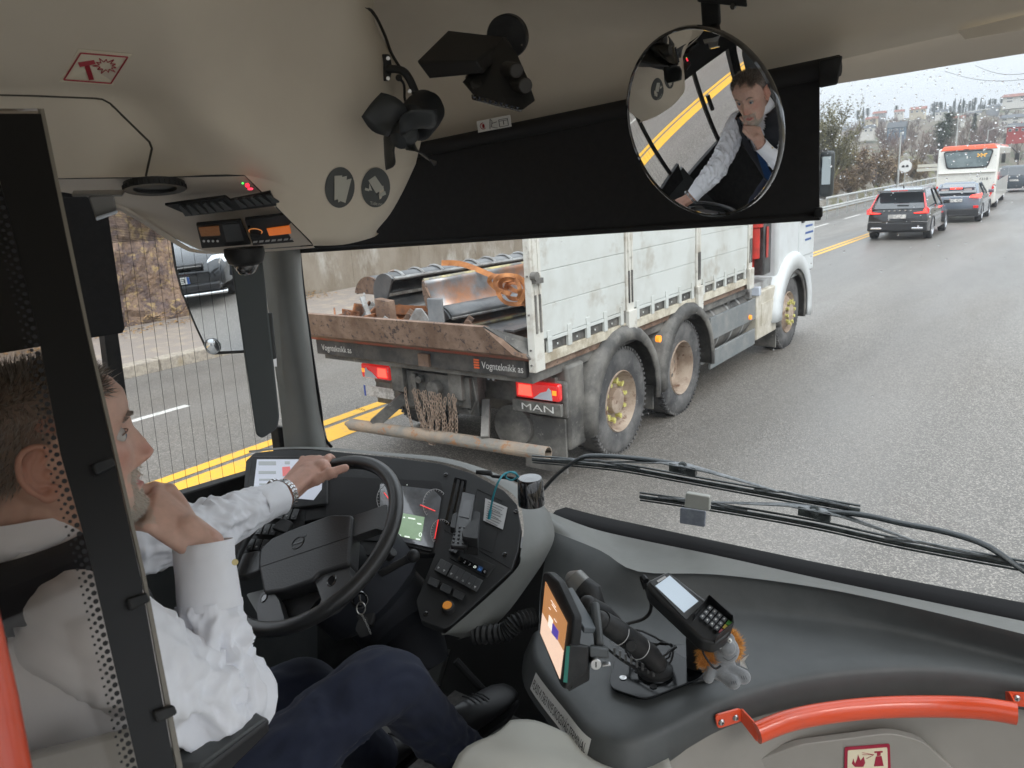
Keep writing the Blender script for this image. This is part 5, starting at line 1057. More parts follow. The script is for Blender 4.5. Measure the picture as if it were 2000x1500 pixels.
# underside panel that slopes down to the radio bay
UN = Pl((200, 355, 1.11), (478, 345, 1.20), (490, 487, 1.42))
UR = [[(-80, 352, 1.06), (120, 350, 1.11), (330, 347, 1.18), (478, 344, 1.20)], [(100, 372, 1.13), (225, 385, 1.2), (380, 395, 1.26), (525, 392, 1.24)], [(190, 388, 1.2), (270, 420, 1.29), (420, 450, 1.36), (575, 442, 1.265)], [(240, 400, 1.25), (390, 488, 1.40), (500, 486, 1.43), (610, 478, 1.31)]]
q = MB(); q.grid(dense(pgrid(UR), 4)); part(q, 'console_underside', BEIGE2, angle=80)
q = MB(); q.grid(dense(pgrid([[(190, 386, 1.2), (270, 420, 1.30), (345, 468, 1.38), (392, 489, 1.41), (500, 488, 1.44), (612, 480, 1.32)], [(194, 394, 1.24), (265, 428, 1.33), (340, 476, 1.42), (390, 495, 1.45), (500, 493, 1.48), (615, 484, 1.36)]]), 3)); part(q, 'console_edge', BEIGE2, angle=80)
U2 = Pl((350, 400, 1.225), (520, 385, 1.215), (480, 480, 1.375)); OFF = .012
q = MB(); U2.plate(q, [(322, 401), (440, 385), (450, 392), (528, 376), (540, 402), (372, 422)], .004, OFF); vb = part(q, 'air_vent', BLKP, smooth=False)
for k in range(12):
    x = 345 + k * 15.5; dy = -k * 1.9
    if k in (6,): continue
    q = MB(); q.prism([U2.at(x + 4, 404 + dy, OFF + .003), U2.at(x + 9, 403 + dy, OFF + .003), U2.at(x + 30, 421 + dy * 1.2, OFF + .003), U2.at(x + 17, 423 + dy * 1.2, OFF + .003)], -U2.n * .003); q.build('louvre', GREYD, vb, smooth=False)
q = MB(); U2.plate(q, [(383, 440), (470, 432), (490, 478), (394, 486)], .006, OFF + .004); tg = part(q, 'tachograph', BLKP, smooth=False, bevel=.0015)
q = MB(); U2.plate(q, [(388, 446), (427, 443), (430, 460), (393, 462)], .002, OFF + .006); part(q, 'tachograph_display', mat('amber_dim', (.2, .09, .03), .3, c2=(.25, .13, .06), ns=80, em=(.5, .2, .08), es=.06), tg, smooth=False)
q = MB(); U2.plate(q, [(434, 440), (466, 437), (476, 470), (442, 473)], .002, OFF + .0055); part(q, 'card_slot', GREYD, tg, smooth=False)
for k in range(4): q = MB(); q.cyl(U2.at(398 + k * 9, 471, OFF + .004), U2.at(398 + k * 9, 471, OFF + .007), .0022, n=8); q.build('tachograph_key', GREYPR, tg)
q = MB(); U2.plate(q, [(478, 430), (562, 420), (600, 471), (494, 480)], .006, OFF + .007); rd = part(q, 'radio', BLKP, smooth=False, bevel=.0015)
q = MB(); U2.plate(q, [(521, 448), (565, 442), (571, 456), (526, 461)], .002, OFF + .009); part(q, 'radio_display', mat('orange_display', (.6, .15, .02), .3, em=(1, .22, .03), es=.22), rd, smooth=False)
q = MB(); c = U2.at(499, 452, OFF + .007); q.lathe([(.0001, .008), (.008, .008), (.0095, 0)], c, U2.n, 20); part(q, 'radio_knob', BLKM, rd)
q = MB(); q.lathe([(.0095, 0), (.0105, .0012), (.0115, 0)], c, U2.n, 24); part(q, 'knob_ring', mat('amber_ring', (.5, .2, .05), .4, em=(1, .35, .1), es=.25), rd)
for k in range(8): q = MB(); U2.plate(q, [(494 + k * 12, 475 - k), (502 + k * 12, 474 - k), (503 + k * 12, 471 - k), (495 + k * 12, 472 - k)], .001, OFF + .0085); q.build('radio_key', GREYPR, rd, smooth=False)
for k in range(5): q = MB(); q.box(U2.at(*[(584, 452), (588, 461), (489, 442), (574, 446), (579, 457)][k], OFF + .008), (.005, .005, .003)); q.build('radio_key', BLKG, rd)
for k, (c_, nm) in enumerate((((1, .02, .05), 'red_led'), ((.05, .9, .1), 'green_led'))):
    q = MB(); q.sphere(P(483 - k * 9, 362 - k * 4, 1.19), .0034 if k == 0 else .0015, 10, 8); part(q, 'indicator_light', mat(nm, c_, .3, em=c_, es=1.5))
q = MB(); q.sphere(P(489, 369, 1.19), (.006, .003, .002), 10, 8); part(q, 'indicator_light', mat('red_led2', (1, .05, .1), .3, em=(1, .05, .1), es=1))
# round vent and reading light under the console
q = MB(); c = P(302, 362, 1.165); pv = Pl((250, 362, 1.15), (356, 358, 1.175), (300, 372, 1.2)); q.lathe([(.0001, .002), (.030, .002), (.0305, .006), (.043, .007), (.043, -.004)], c, pv.n, 32); rv = part(q, 'round_vent', BLKP)
q = MB()
for k in range(36): t = k / 36 * 2 * pi; x, y, z = frame(pv.n); q.box(c + (x * cos(t) + y * sin(t)) * .0435 + pv.n * .003, (.002, .002, .006))
part(q, 'vent_grip', BLKM, rv)
LAMPG = mat('lamp_grey', (.16, .155, .145), .4)
q = MB(); q.hexa([P(*p) for p in ((140, 378, 1.02), (240, 380, 1.04), (244, 370, 1.10), (142, 372, 1.10), (140, 384, 1.02), (240, 384, 1.05), (244, 378, 1.1), (142, 380, 1.1))]); q.hexa([P(*p) for p in ((172, 384, 1.03), (222, 381, 1.04), (222, 378, 1.08), (172, 380, 1.08), (188, 428, 1.05), (229, 412, 1.06), (226, 408, 1.09), (186, 424, 1.09))]); lg = part(q, 'reading_light', LAMPG, bevel=.004)
q = MB(); q.hexa([P(*p) for p in ((186, 424, 1.04), (229, 410, 1.05), (230, 408, 1.085), (186, 422, 1.085), (188, 432, 1.04), (231, 416, 1.05), (232, 414, 1.085), (188, 430, 1.085))]); part(q, 'lens', CLEARL, lg, bevel=.002)
q = MB(); q.sphere(P(440, 403, 1.25), .002, 8, 6); part(q, 'screw_hole', BLKM)
# panel seams (hatch) as raised cord in a groove
def seam(pts, r=.0016, m=BLKM, nm='panel_gap', lift=.0): q = MB(); q.tube(spline([P(x, y, z - lift) for x, y, z in pts], 6), r, n=6); return part(q, nm, m)
# hatch: follow the console surface by ray casting later
# ---- instrument panel
IP = Pl((500, 890, 2.03), (1000, 985, 1.79), (800, 1090, 1.71))
top = [(497, 884), (560, 877), (640, 880), (760, 892), (860, 905), (925, 925), (985, 958), (1010, 985), (1018, 1030), (1012, 1075), (1000, 1112), (880, 1222), (865, 1228), (822, 1212), (812, 1175), (850, 1080), (700, 1085), (640, 1010), (470, 1040), (480, 900)]
q = MB(); IP.plate(q, top, .02, 0, .006); ip = part(q, 'instrument_panel', PANELC, bevel=.002)
face = [(492, 884), (560, 877), (640, 879), (760, 890), (860, 902), (925, 921), (985, 953), (1014, 982), (1023, 1030), (1017, 1078), (1003, 1118), (880, 1229), (862, 1236)]
o1 = [(486, 880), (560, 873), (640, 874), (760, 884), (862, 893), (935, 912), (1000, 940), (1060, 985), (1080, 1022), (1079, 1062), (1042, 1126), (975, 1212), (900, 1246)]
o2 = [(486, 884), (560, 876), (640, 877), (760, 887), (864, 896), (938, 915), (1004, 945), (1062, 992), (1080, 1030), (1078, 1068), (1036, 1136), (968, 1220), (892, 1250)]
A = [IP.at(x, y, -.002) for x, y in face]; dz = [.03, .03, .03, .03, .035, .04, .05, .07, .09, .10, .11, .11, .10]
def behind(pt, p, d): c = -(RW.transposed() @ (p - EYE)).z; return EYE + ray(*pt) * (c + d)
B_ = [behind(o1[i], A[i], dz[i] * .8) for i in range(len(A))]; C_ = [behind(o2[i], A[i], dz[i] * 1.6 + .12) for i in range(len(A))]
M_ = [(a * .5 + b * .5) + (EYE - a).normalized() * .004 for a, b in zip(A, B_)]
q = MB(); q.grid([spline(r, 5) for r in (A, M_, B_, C_)]); part(q, 'panel_housing', GREYP, angle=70)
# tablet-like display at the left
q = MB(); IP.plate(q, [(492, 890), (640, 890), (640, 984), (575, 992), (478, 975)], .012, .008, .008); dsp = part(q, 'route_display', BLKP, ip, bevel=.003)
q = MB(); IP.plate(q, [(502, 897), (632, 897), (628, 955), (612, 976), (494, 965)], .002, .0095); part(q, 'display_screen', mat('pale_screen', (.5, .52, .58), .2, em=(.6, .65, .75), es=.3), dsp, smooth=False)
q = MB()
for (x, y, w_, h_) in ((505, 901, 34, 7), (505, 920, 34, 5), (506, 935, 30, 3), (506, 944, 32, 3), (556, 901, 10, 5)): IP.plate(q, [(x, y), (x + w_, y), (x + w_, y + h_), (x, y + h_)], .001, .0105)
part(q, 'screen_content', mat('screen_grey', (.3, .32, .33), .4, em=(.3, .33, .34), es=.4), dsp, smooth=False)
q = MB(); IP.plate(q, [(551, 912), (566, 911), (568, 926), (552, 930)], .001, .0105); part(q, 'screen_content', mat('screen_red', (.6, .1, .1), .4, em=(.8, .25, .25), es=.3), dsp, smooth=False)
# instrument cluster
q = MB(); IP.plate(q, [(640, 930), (860, 940), (866, 960), (845, 1078), (760, 1058), (632, 1050)], .004, .003, .01); part(q, 'cluster_recess', BLKM, ip, smooth=False)
q = MB(); IP.plate(q, [(742, 944), (846, 956), (862, 972), (846, 1070), (762, 1052), (742, 1000)], .002, .005, .006); clu = part(q, 'cluster_glass', mat('cluster_face', (.10, .105, .11), .12, c2=(.22, .23, .25), ns=6, coat=1), ip, smooth=False)
q = MB(); IP.plate(q, [(776, 1000), (829, 1010), (822, 1056), (770, 1044)], .001, .0062); part(q, 'cluster_display', mat('green_lcd', (.2, .3, .18), .3, c2=(.16, .24, .15), ns=20, em=(.35, .5, .33), es=.35), clu, smooth=False)
CW_ = mat('lcd_white', (.8, .85, .8), .4, em=(.8, .9, .8), es=.6); RN = mat('red_needle', (.8, .03, .03), .4, em=(1, .05, .05), es=.5)
text('display_digit', '0', CW_, IP.at(817, 1048, .0065), IP.at(830, 1050) - IP.at(817, 1048), IP.at(819, 1035) - IP.at(817, 1048), .017, clu, lift=.0006)
q = MB()
for (x, y, w_) in ((779, 1007, 5), (788, 1009, 3), (797, 1010, 14), (776, 1043, 7), (790, 1046, 10), (812, 1051, 8), (815, 1021, 8)): IP.plate(q, [(x, y), (x + w_, y + w_ * .18), (x + w_, y + 2.5 + w_ * .18), (x, y + 2.5)], .001, .0066)
part(q, 'display_line', CW_, clu, smooth=False)
for cx, cy, r_ in ((850, 985, 30), (760, 975, 30), (862, 1040, 26)):
    q = MB(); pts = [IP.at(cx + cos(a) * r_ * .8, cy + sin(a) * r_, .0063) for a in (pi * (.75 + k / 14 * 1.0) for k in range(15))]; pts = [p for p in pts]
    q.tube(pts, .0006, n=4, cap=False)
    for p in pts: d = (IP.at(cx, cy, .0063) - p).normalized(); q.bar(p, p + d * .005, .0008, .0004)
    part(q, 'gauge_scale', GREYPR, clu)
for a, b_ in (((821, 986), (850, 998)), ((849, 1052), (856, 1015)), ((750, 962), (768, 985))):
    q = MB(); q.bar(IP.at(*a, .0066), IP.at(*b_, .0066), .0022, .0006); part(q, 'gauge_needle', RN, clu)
q = MB(); q.sphere(IP.at(795, 947, .0066), .001, 6, 5); part(q, 'gauge_lamp', CW_, clu)
# slot, phone panel outline, screws
q = MB(); IP.plate(q, [(888, 932), (912, 938), (896, 1032), (868, 1022)], .003, .002, .003); part(q, 'card_slot', BLKG, ip, smooth=False)
q = MB(); IP.plate(q, [(893, 936), (898, 937), (880, 1020), (874, 1018)], .002, .004); IP.plate(q, [(902, 939), (906, 940), (890, 1024), (885, 1022)], .002, .004); part(q, 'slot_rail', BLKM, ip, smooth=False)
for x, y in ((871, 928), (986, 1084), (1008, 1000), (832, 1200)):
    q = MB(); q.lathe([(.0001, .001), (.0025, .0012), (.0035, .0035), (.005, .003), (.006, 0)], IP.at(x, y, 0), IP.n, 14); part(q, 'panel_screw', BLKG, ip)
q = MB()
def outl(mb, pts, w=.0011, pl=IP, off=.0006, close=True):
    p = [pl.at(x, y, off) for x, y in pts]; p = p + [p[0]] if close else p
    for a, b in zip(p, p[1:]): mb.bar(a, b, w, .0008)
outl(q, [(932, 955), (980, 978), (982, 1000), (962, 1080), (905, 1055)]); outl(q, [(868, 1035), (1000, 1112)], close=False); part(q, 'panel_seam', BLKM, ip)
# gear selector and rocker switches
q = MB(); IP.plate(q, [(893, 1072), (968, 1104), (950, 1128), (878, 1090)], .004, .003, .003); gs = part(q, 'gear_selector', BLKP, ip, bevel=.001)
gx = IP.at(960, 1115) - IP.at(900, 1085); gyv = IP.n.cross(gx) 
for k, (ch, m_) in enumerate((('', GREYPR), ('2', GREYPR), ('3', GREYPR), ('D', CW_), ('N', mat('blue_key', (.05, .15, .4), .4, em=(.1, .3, .8), es=.3)), ('R', GREYPR))):
    x, y = 897 + k * 9.6, 1086 + k * 4.6
    q = MB(); IP.plate(q, [(x, y), (x + 8, y + 3.7), (x + 4, y + 12), (x - 4, y + 8)], .004, .0065, .001); kk = part(q, 'gear_key', BLKG if ch != 'N' else mat('blue_key2', (.03, .08, .2), .4), gs, smooth=False)
    if ch: text('gear_letter', ch, m_, IP.at(x - 2, y + 8.5, .007), gx, gyv, .0085, gs, lift=.0006)
def rocker(x, y, big=0, m=mat('switch_grey', (.05, .052, .054), .35), ic=True, pl=IP, ux=(11, 5.5), uy=(-13, 22), off=.007, nm='rocker_switch'):
    q = MB(); a = [(x, y), (x + ux[0], y + ux[1]), (x + ux[0] + uy[0], y + ux[1] + uy[1]), (x + uy[0], y + uy[1])]
    p = [pl.at(px, py, .001) for px, py in a]; t = [pl.at(px, py, off + (.004 if i > 1 else 0)) for i, (px, py) in enumerate(a)]; q.hexa(p + t); s_ = q.build(nm, m, ip, bevel=.0009)
    if ic:
        q = MB(); u = V((ux[0], ux[1])) * .01; cx, cy = x + uy[0] * .68 + ux[0] * .4, y + uy[1] * .68 + ux[1] * .4
        n = pl.n; dl = (p[1] - p[0]).normalized(); dv = (p[3] - p[0]).normalized(); c = pl.at(cx, cy, off + .0045)
        k = random.choice((0, 1, 2))
        if k == 0: q.bar(c - dl * .002, c + dl * .002, .0028, .0003, up=n); q.bar(c + dv * .003 - dl * .001, c + dv * .003 + dl * .001, .001, .0003, up=n)
        elif k == 1: [q.bar(c - dl * .002 + dv * j * .0016, c + dl * .002 + dv * j * .0016, .0005, .0003, up=n) for j in range(3)]
        else: q.tube([c + (dl * cos(t) + dv * sin(t)) * .0018 for t in (pi * j / 4 for j in range(8))], .0003, n=4, closed=True)
        q.build('icon', GREYPR, s_)
rocker(884, 1063, ic=True, ux=(14, 6), uy=(-8, 12))
for k in range(2): rocker(861 + k * 11, 1091 + k * 5.5)
for k in range(5): rocker(886 + k * 11.6, 1103 + k * 6.4)
for k in range(3): rocker(840 + k * 24.5, 1126 + k * 12.5, m=BLKP, ic=False, ux=(20, 9), uy=(-7, 13))
q = MB(); c = IP.at(876, 1190, 0); q.lathe([(.014, 0), (.0145, .006), (.013, .014), (.0105, .016), (.0105, .012)], c, IP.n, 28); kb = part(q, 'push_button', BLKP, ip)
q = MB(); q.lathe([(.0001, .0165), (.009, .0165), (.0105, .013)], c, IP.n, 24); part(q, 'button_cap', mat('amber_cap', (.55, .2, .03), .4, em=(1, .4, .05), es=.12), kb)
# left switch bank
for r_, (x0, y0, n_) in enumerate(((520, 990, 5), (505, 1022, 5), (488, 1052, 5))):
    for k in range(n_):
        if r_ == 1 and k == 3: continue
        rocker(x0 + k * 13.5, y0 + k * .8, ux=(11, .6), uy=(-7.5, 21), off=.006)
q = MB(); IP.plate(q, [(466, 1060), (505, 990), (600, 985), (585, 1075), (470, 1080)], .006, .001, .005); part(q, 'switch_bank', BLKP, ip, smooth=False)
q = MB(); q.prism(rounded([IP.at(552, 1010, .03), IP.at(572, 1020, .03), IP.at(560, 1040, .03), IP.at(530, 1030, .03)], .004), -IP.n * .012); part(q, 'remote_key', BLKP, ip, bevel=.002)
# grey bits left of the wheel and lower column
q = MB(); q.hexa([P(*p) for p in ((455, 1040, 1.95), (500, 1000, 1.95), (520, 1100, 1.8), (470, 1120, 1.8), (440, 1100, 2.0), (500, 1060, 2.0), (600, 1240, 1.8), (430, 1200, 1.9))]); part(q, 'lower_trim', GREYD, bevel=.01)
# column shroud
COL_ = mat('column_cloth', (.012, .014, .02), .8)
q = MB(); q.tube(spline([P(690, 1120, 1.72), P(760, 1190, 1.74), P(800, 1240, 1.72), P(815, 1290, 1.7), P(830, 1400, 1.72)], 5), [.13] * 4 + [.10] * 6 + [.07] * 6 + [.02] * 5, n=16); part(q, 'steering_column', COL_)
q = MB(); c = P(703, 1172, 1.60); nn = (EYE - c).normalized(); pcl = Pl((700, 1170, 1.615), (740, 1180, 1.615), (700, 1210, 1.60)); pcl.plate(q, [(668, 1165), (690, 1148), (745, 1160), (735, 1195), (725, 1225), (690, 1205)], .05, 0, .01); part(q, 'ignition_housing', BLKP, bevel=.004)
# stalks
q = MB(); q.tube(spline([P(745, 1120, 1.62), P(790, 1095, 1.6), P(806, 1088, 1.6)], 4), [.008] * 5 + [.0095] * 4, n=10); q.sphere(P(807, 1086, 1.59), .014, 12, 8); part(q, 'indicator_stalk', BLKP)
q = MB(); q.tube([P(745, 1100, 1.66), P(768, 1078, 1.64)], .011, n=10); part(q, 'wiper_stalk', BLKP, bevel=.002)
# corrugated pipe
q = MB(); rad = []
pts = spline([P(925, 1240, 1.62), P(985, 1235, 1.6), P(1010, 1215, 1.6), P(1045, 1205, 1.62)], 12)
for i in range(len(pts)): rad.append(.021 if i % 2 else .0165)
q.tube(pts, rad, n=16); part(q, 'ribbed_hose', BLKP, angle=20)
# footwell: pedals, brake, floor plates
q = MB(); q.hexa([P(*p) for p in ((815, 1275, 2.2), (875, 1268, 2.2), (855, 1330, 2.2), (838, 1335, 2.2), (815, 1275, 2.4), (880, 1268, 2.4), (860, 1340, 2.4), (838, 1340, 2.4))]); part(q, 'floor_bracket', GREYP)
q = MB(); q.tube([P(800, 1270, 1.9), P(835, 1345, 1.85)], .014, n=8); q.hexa([P(*p) for p in ((815, 1350, 1.85), (850, 1345, 1.85), (862, 1400, 1.85), (828, 1410, 1.85), (815, 1350, 1.87), (850, 1345, 1.87), (862, 1400, 1.87), (828, 1410, 1.87))]); part(q, 'pedal', BLKP, bevel=.004)
q = MB(); q.tube([P(890, 1290, 1.9), P(945, 1350, 1.9)], .01, n=8); part(q, 'pedal_arm', BLKP)
q = MB(); q.bb((-1.5, .9, .95), (-.5, 1.6, 1.02)); part(q, 'footwell_mat', mat('foot_mat', (.12, .115, .11), .7, c2=(.2, .19, .18), ns=40))
# ---- steering wheel
SWc = P(607, 1053, 1.672); nw = V((-.06, -.547, .835)).normalized(); ux = V((0, 0, 1)).cross(nw).normalized(); uy = nw.cross(ux); RS = .211
LEA = mat('wheel_leather', (.03, .031, .032), .34, c2=(.03, .03, .03), ns=30, bump=.3, bs=400, bd=.0006)
q = MB(); q.tube([SWc + (ux * cos(t) + uy * sin(t)) * RS for t in (2 * pi * k / 72 for k in range(72))], .0158, n=18, closed=True); sw = part(q, 'steering_wheel', LEA, angle=80)
SWP = Pl(SWc - nw * .03, SWc - nw * .03 + ux, SWc - nw * .03 + uy)
q = MB(); SWP.plate(q, [(530, 1050), (561, 1036), (646, 1004), (688, 1005), (681, 1101), (622, 1119), (612, 1132), (555, 1152), (514, 1158), (504, 1105), (507, 1072)], .04, .016, .01); hb = part(q, 'horn_pad', mat('pad_grey', (.045, .046, .048), .45, bump=.5, bs=260, bd=.001), sw, bevel=.006, seg=3)
q = MB(); a, b_ = SWP.at(506, 1108, .0165), SWP.at(684, 1048, .0165); q.bar(a, b_, .0009, .0006, up=SWP.n); part(q, 'pad_seam', BLKM, sw)
c = SWP.at(582, 1060, .0165); q = MB(); xx = (SWP.at(600, 1054) - SWP.at(564, 1066)).normalized(); yy = SWP.n.cross(xx)
q.tube([c + (xx * cos(t) + yy * sin(t)) * .0155 for t in (2 * pi * k / 28 for k in range(28))], .0011, n=5, closed=True); q.bar(c - xx * .013, c + xx * .013, .0045, .0016, up=SWP.n); q.bar(c + (xx + yy) * .011, c + (xx + yy) * .017, .002, .0014, up=SWP.n); q.bar(c + xx * .012 + yy * .017, c + (xx + yy) * .0172, .002, .0014, up=SWP.n); q.bar(c + xx * .0172 + yy * .012, c + (xx + yy) * .0172, .002, .0014, up=SWP.n); part(q, 'emblem', mat('emblem_grey', (.035, .036, .037), .3), sw)
SPG = mat('spoke_grey', (.075, .077, .078), .38, bump=.2, bs=300)
for pts, o_ in (([(684, 1008), (712, 1000), (756, 984), (760, 1040), (735, 1032), (681, 1050)], .006), ([(444, 1100), (461, 1083), (507, 1074), (507, 1113), (478, 1124), (452, 1126)], .006), ([(508, 1158), (530, 1152), (545, 1172), (560, 1226), (505, 1222), (500, 1186)], .006), ([(614, 1132), (640, 1112), (684, 1104), (682, 1118), (694, 1142), (650, 1186), (608, 1206), (628, 1172)], .006)):
    q = MB(); SWP.plate(q, pts, .022, o_, .006); part(q, 'spoke', SPG, sw, bevel=.005, seg=3)
q = MB(); SWP.plate(q, [(540, 1152), (614, 1128), (640, 1112), (630, 1160), (600, 1196), (560, 1210)], .02, -.02, .006); part(q, 'hub_recess', BLKM, sw)
for c_, r0_ in (((516, 1168), .0075), ((648, 1134), .010)):
    c = SWP.at(*c_, .0065); q = MB(); q.tube([c + (xx * cos(t) * r0_ + yy * sin(t) * r0_ * 1.3) for t in (2 * pi * k / 20 for k in range(20))], .0012, n=6, closed=True); q.prism([c + (xx * cos(t) * r0_ + yy * sin(t) * r0_ * 1.3) * .8 for t in (2 * pi * k / 16 for k in range(16))], SWP.n * .001); part(q, 'wheel_button', BLKG, sw)
# ---- steering shaft behind hub
q = MB(); q.tube([SWc - nw * .05, SWc - nw * .25], [.06, .09], n=20); part(q, 'column_shroud', BLKP)
q = MB(); SWP2 = Pl(SWc - nw * .09, SWc - nw * .09 + ux, SWc - nw * .09 + uy); SWP2.plate(q, [(480, 1160), (600, 1130), (620, 1200), (520, 1230)], .03, 0, .01); part(q, 'lower_cover', GREYP, bevel=.01)
# ---- wipers outside the glass
WIPM = mat('wiper_black', (.02, .024, .026), .3, c2=(.06, .07, .07), ns=30)
def wiper(blade, arm, name_lab, yb, head):
    t = thing('wiper', PY(*head, yb), name_lab, 'windscreen wiper')
    bl = [PY(x, y, yb) for x, y in blade]; q = MB(); pts = spline(bl, 6); q.tube(pts, .0045, n=6, flat=1.3); q.tube([p + V((0, 0, .011)) for p in pts], .0028, n=5); q.tube([p - V((0, 0, .010)) for p in pts], .0024, n=5); q.build('blade', WIPM, t)
    n = len(pts); mid = PY(*head, yb - .006)
    q = MB(); q.tube([pts[int(n * .22)] + V((0, -.004, .012)), mid + V((-.06, 0, .004)), mid + V((0, 0, .006)), mid + V((.06, 0, .002)), pts[int(n * .78)] + V((0, -.004, .012))], [.0035, .009, .014, .009, .0035], n=8, flat=.45)
    q.tube([pts[int(n * .1)] + V((0, -.003, .006)), pts[int(n * .22)] + V((0, -.004, .014)), pts[int(n * .33)] + V((0, -.003, .006))], .0035, n=6); q.tube([pts[int(n * .68)] + V((0, -.003, .006)), pts[int(n * .78)] + V((0, -.004, .014)), pts[int(n * .93)] + V((0, -.003, .006))], .0035, n=6); q.build('yoke', mat('yoke_grey', (.09, .10, .105), .3, c2=(.2, .21, .22), ns=40), t)
    q = MB(); q.lathe([(.0001, .004), (.009, .004), (.013, .001), (.013, -.004)], mid + V((0, -.008, .005)), (0, -1, .5), 20); q.bar(mid + V((-.035, -.004, -.002)), mid + V((.035, -.004, -.004)), .012, .022); q.build('pivot', WIPM, t)
    q = MB(); q.tube(spline([PY(x, y, yb - .004) for x, y in arm], 6), .0085, n=10, flat=.7); q.build('arm', mat('arm_slate', (.03, .036, .04), .35), t)
wiper([(1040, 897), (1200, 912), (1350, 938), (1500, 965), (1680, 997)], [(1062, 955), (1090, 925), (1128, 898), (1160, 890), (1250, 896), (1330, 908), (1345, 915)], 'upper wiper blade parked across the glass, reaching further left', 1.72, (1335, 913))
wiper([(1250, 970), (1400, 992), (1590, 1025), (1760, 1062), (2010, 1108)], [(2040, 1140), (1990, 1108), (1925, 1065), (1850, 1040), (1760, 1022), (1680, 1005), (1592, 998)], 'lower wiper blade parked close above the dashboard', 1.70, (1592, 999))
# ---- toll tag stuck on the glass
tp = Pl(PY(1340, 970, 1.60), PY(1385, 975, 1.60), PY(1335, 1020, 1.61))
q = MB(); tp.plate(q, [(1339, 963), (1386, 971), (1385, 999), (1336, 991)], .012, .014, .004); o = q.build('toll_tag', mat('tag_grey', (.42, .43, .4), .5), bevel=.003); tag(o, 'upper pale grey toll tag stuck on the inside of the windscreen', 'toll tag')
q = MB(); tp.plate(q, [(1328, 992), (1378, 1000), (1376, 1030), (1327, 1022)], .006, .008, .004); o = q.build('toll_tag', mat('tag_blue', (.2, .22, .27), .4, c2=(.3, .33, .38), ns=30), bevel=.002); tag(o, 'lower bluish grey toll tag just under the pale one', 'toll tag')
# ---- roller blind
q = MB(); YBL = 1.43
q.prism([PY(x, y, YBL) for x, y in ((540, 494), (1601, 420), (1601, 140), (1240, 208), (540, 345))], (0, -.003, 0))
blind = q.build('sun_blind', BLINDM, smooth=False); tag(blind, 'wide black roller sun blind pulled halfway down the windscreen', 'sun blind')
q = MB(); q.tube([PY(562, 492, YBL - .004), PY(1602, 423, YBL - .004)], .0065, n=10); q.build('bottom_bar', BLKM, blind)
q = MB(); a, b_ = PY(560, 345, YBL - .005), PY(1640, 128, YBL - .005); q.tube([a, b_], .017, n=12); q.build('roller_tube', BLKM, blind)
q = MB(); q.hexa([PY(x, y, Y_) for Y_ in (YBL - .03, YBL + .02) for x, y in ((1600, 172), (1636, 165), (1646, 108), (1600, 118))]); q.hexa([PY(x, y, Y_) for Y_ in (YBL - .025, YBL + .02) for x, y in ((1590, 426), (1607, 424), (1607, 404), (1590, 406))]); q.build('end_bracket', BLKP, blind, bevel=.003)
bp_ = Pl(PY(932, 240, YBL - .034), PY(998, 225, YBL - .034), PY(935, 258, YBL - .034))
q = MB(); bp_.plate(q, [(931, 237), (996, 224), (999, 247), (934, 259)], .0008, .0); st = q.build('warning_sticker', WHITEP, blind, smooth=False)
DKR = mat('sticker_red', (.3, .01, .02), .5)
q = MB(); c = bp_.at(944, 246, .001); q.tube([c + (CX * cos(t) + CY * sin(t)) * .0068 for t in (2 * pi * k / 20 for k in range(20))], .0008, n=4, closed=True); q.bar(c - (CX - CY) * .005, c + (CX - CY) * .005, .0012, .0006); q.sphere(c, (.0035, .001, .0045), 8, 6); q.build('sticker_mark', DKR, st)
q = MB(); outl(q, [(957, 252), (957, 233), (961, 236), (960, 248), (972, 250)], pl=bp_, off=.001, w=.0009, close=False); outl(q, [(961, 241), (970, 238)], pl=bp_, off=.001, close=False, w=.0009); outl(q, [(974, 234), (991, 231), (993, 245), (976, 248)], pl=bp_, off=.001, w=.0008); outl(q, [(983, 236), (984, 243)], pl=bp_, off=.001, close=False, w=.0012); outl(q, [(974, 237), (991, 234)], pl=bp_, off=.001, close=False, w=.0006); q.build('sticker_mark', BLKM, st)
# ---- interior lining behind camera right: ceiling wing
q = MB(); q.grid(pgrid([[(-200, -90, .78), (700, -90, 1.0)], [(-400, -900, .6), (900, -900, .8)]])); part(q, 'ceiling_wing', BEIGE)
# ================================================================= DRIVER
HC = P(97, 868, 1.02); hf = V((.32, .947, 0)).normalized(); hr = V((hf.y, -hf.x, 0)); hu = V((0, 0, 1)); HSC = 1.045
def hl(f, r, u): return HC + (hf * f + hr * r + hu * u) * HSC
def lerpt(tab, x):
    if x <= tab[0][0]: return tab[0][1:]
    for a, b in zip(tab, tab[1:]):
        if x <= b[0]: t = (x - a[0]) / (b[0] - a[0]); t = t * t * (3 - 2 * t) * .5 + t * .5; return [p + (q - p) * t for p, q in zip(a[1:], b[1:])]
    return tab[-1][1:]
HT = [(-.128, .050, .015, .02), (-.121, .082, .0, .034), (-.108, .094, -.02, .045), (-.09, .093, -.045, .054), (-.07, .089, -.06, .060), (-.045, .090, -.075, .065), (-.02, .090, -.086, .070), (0, .088, -.094, .073), (.02, .091, -.099, .076), (.04, .096, -.102, .0775),
      (.06, .094, -.101, .077), (.08, .085, -.094, .073), (.095, .070, -.082, .065), (.108, .050, -.062, .052), (.117, .028, -.036, .032), (.1205, .006, -.008, .008)]
def G1(x, s): return exp(-(x / s) ** 2)
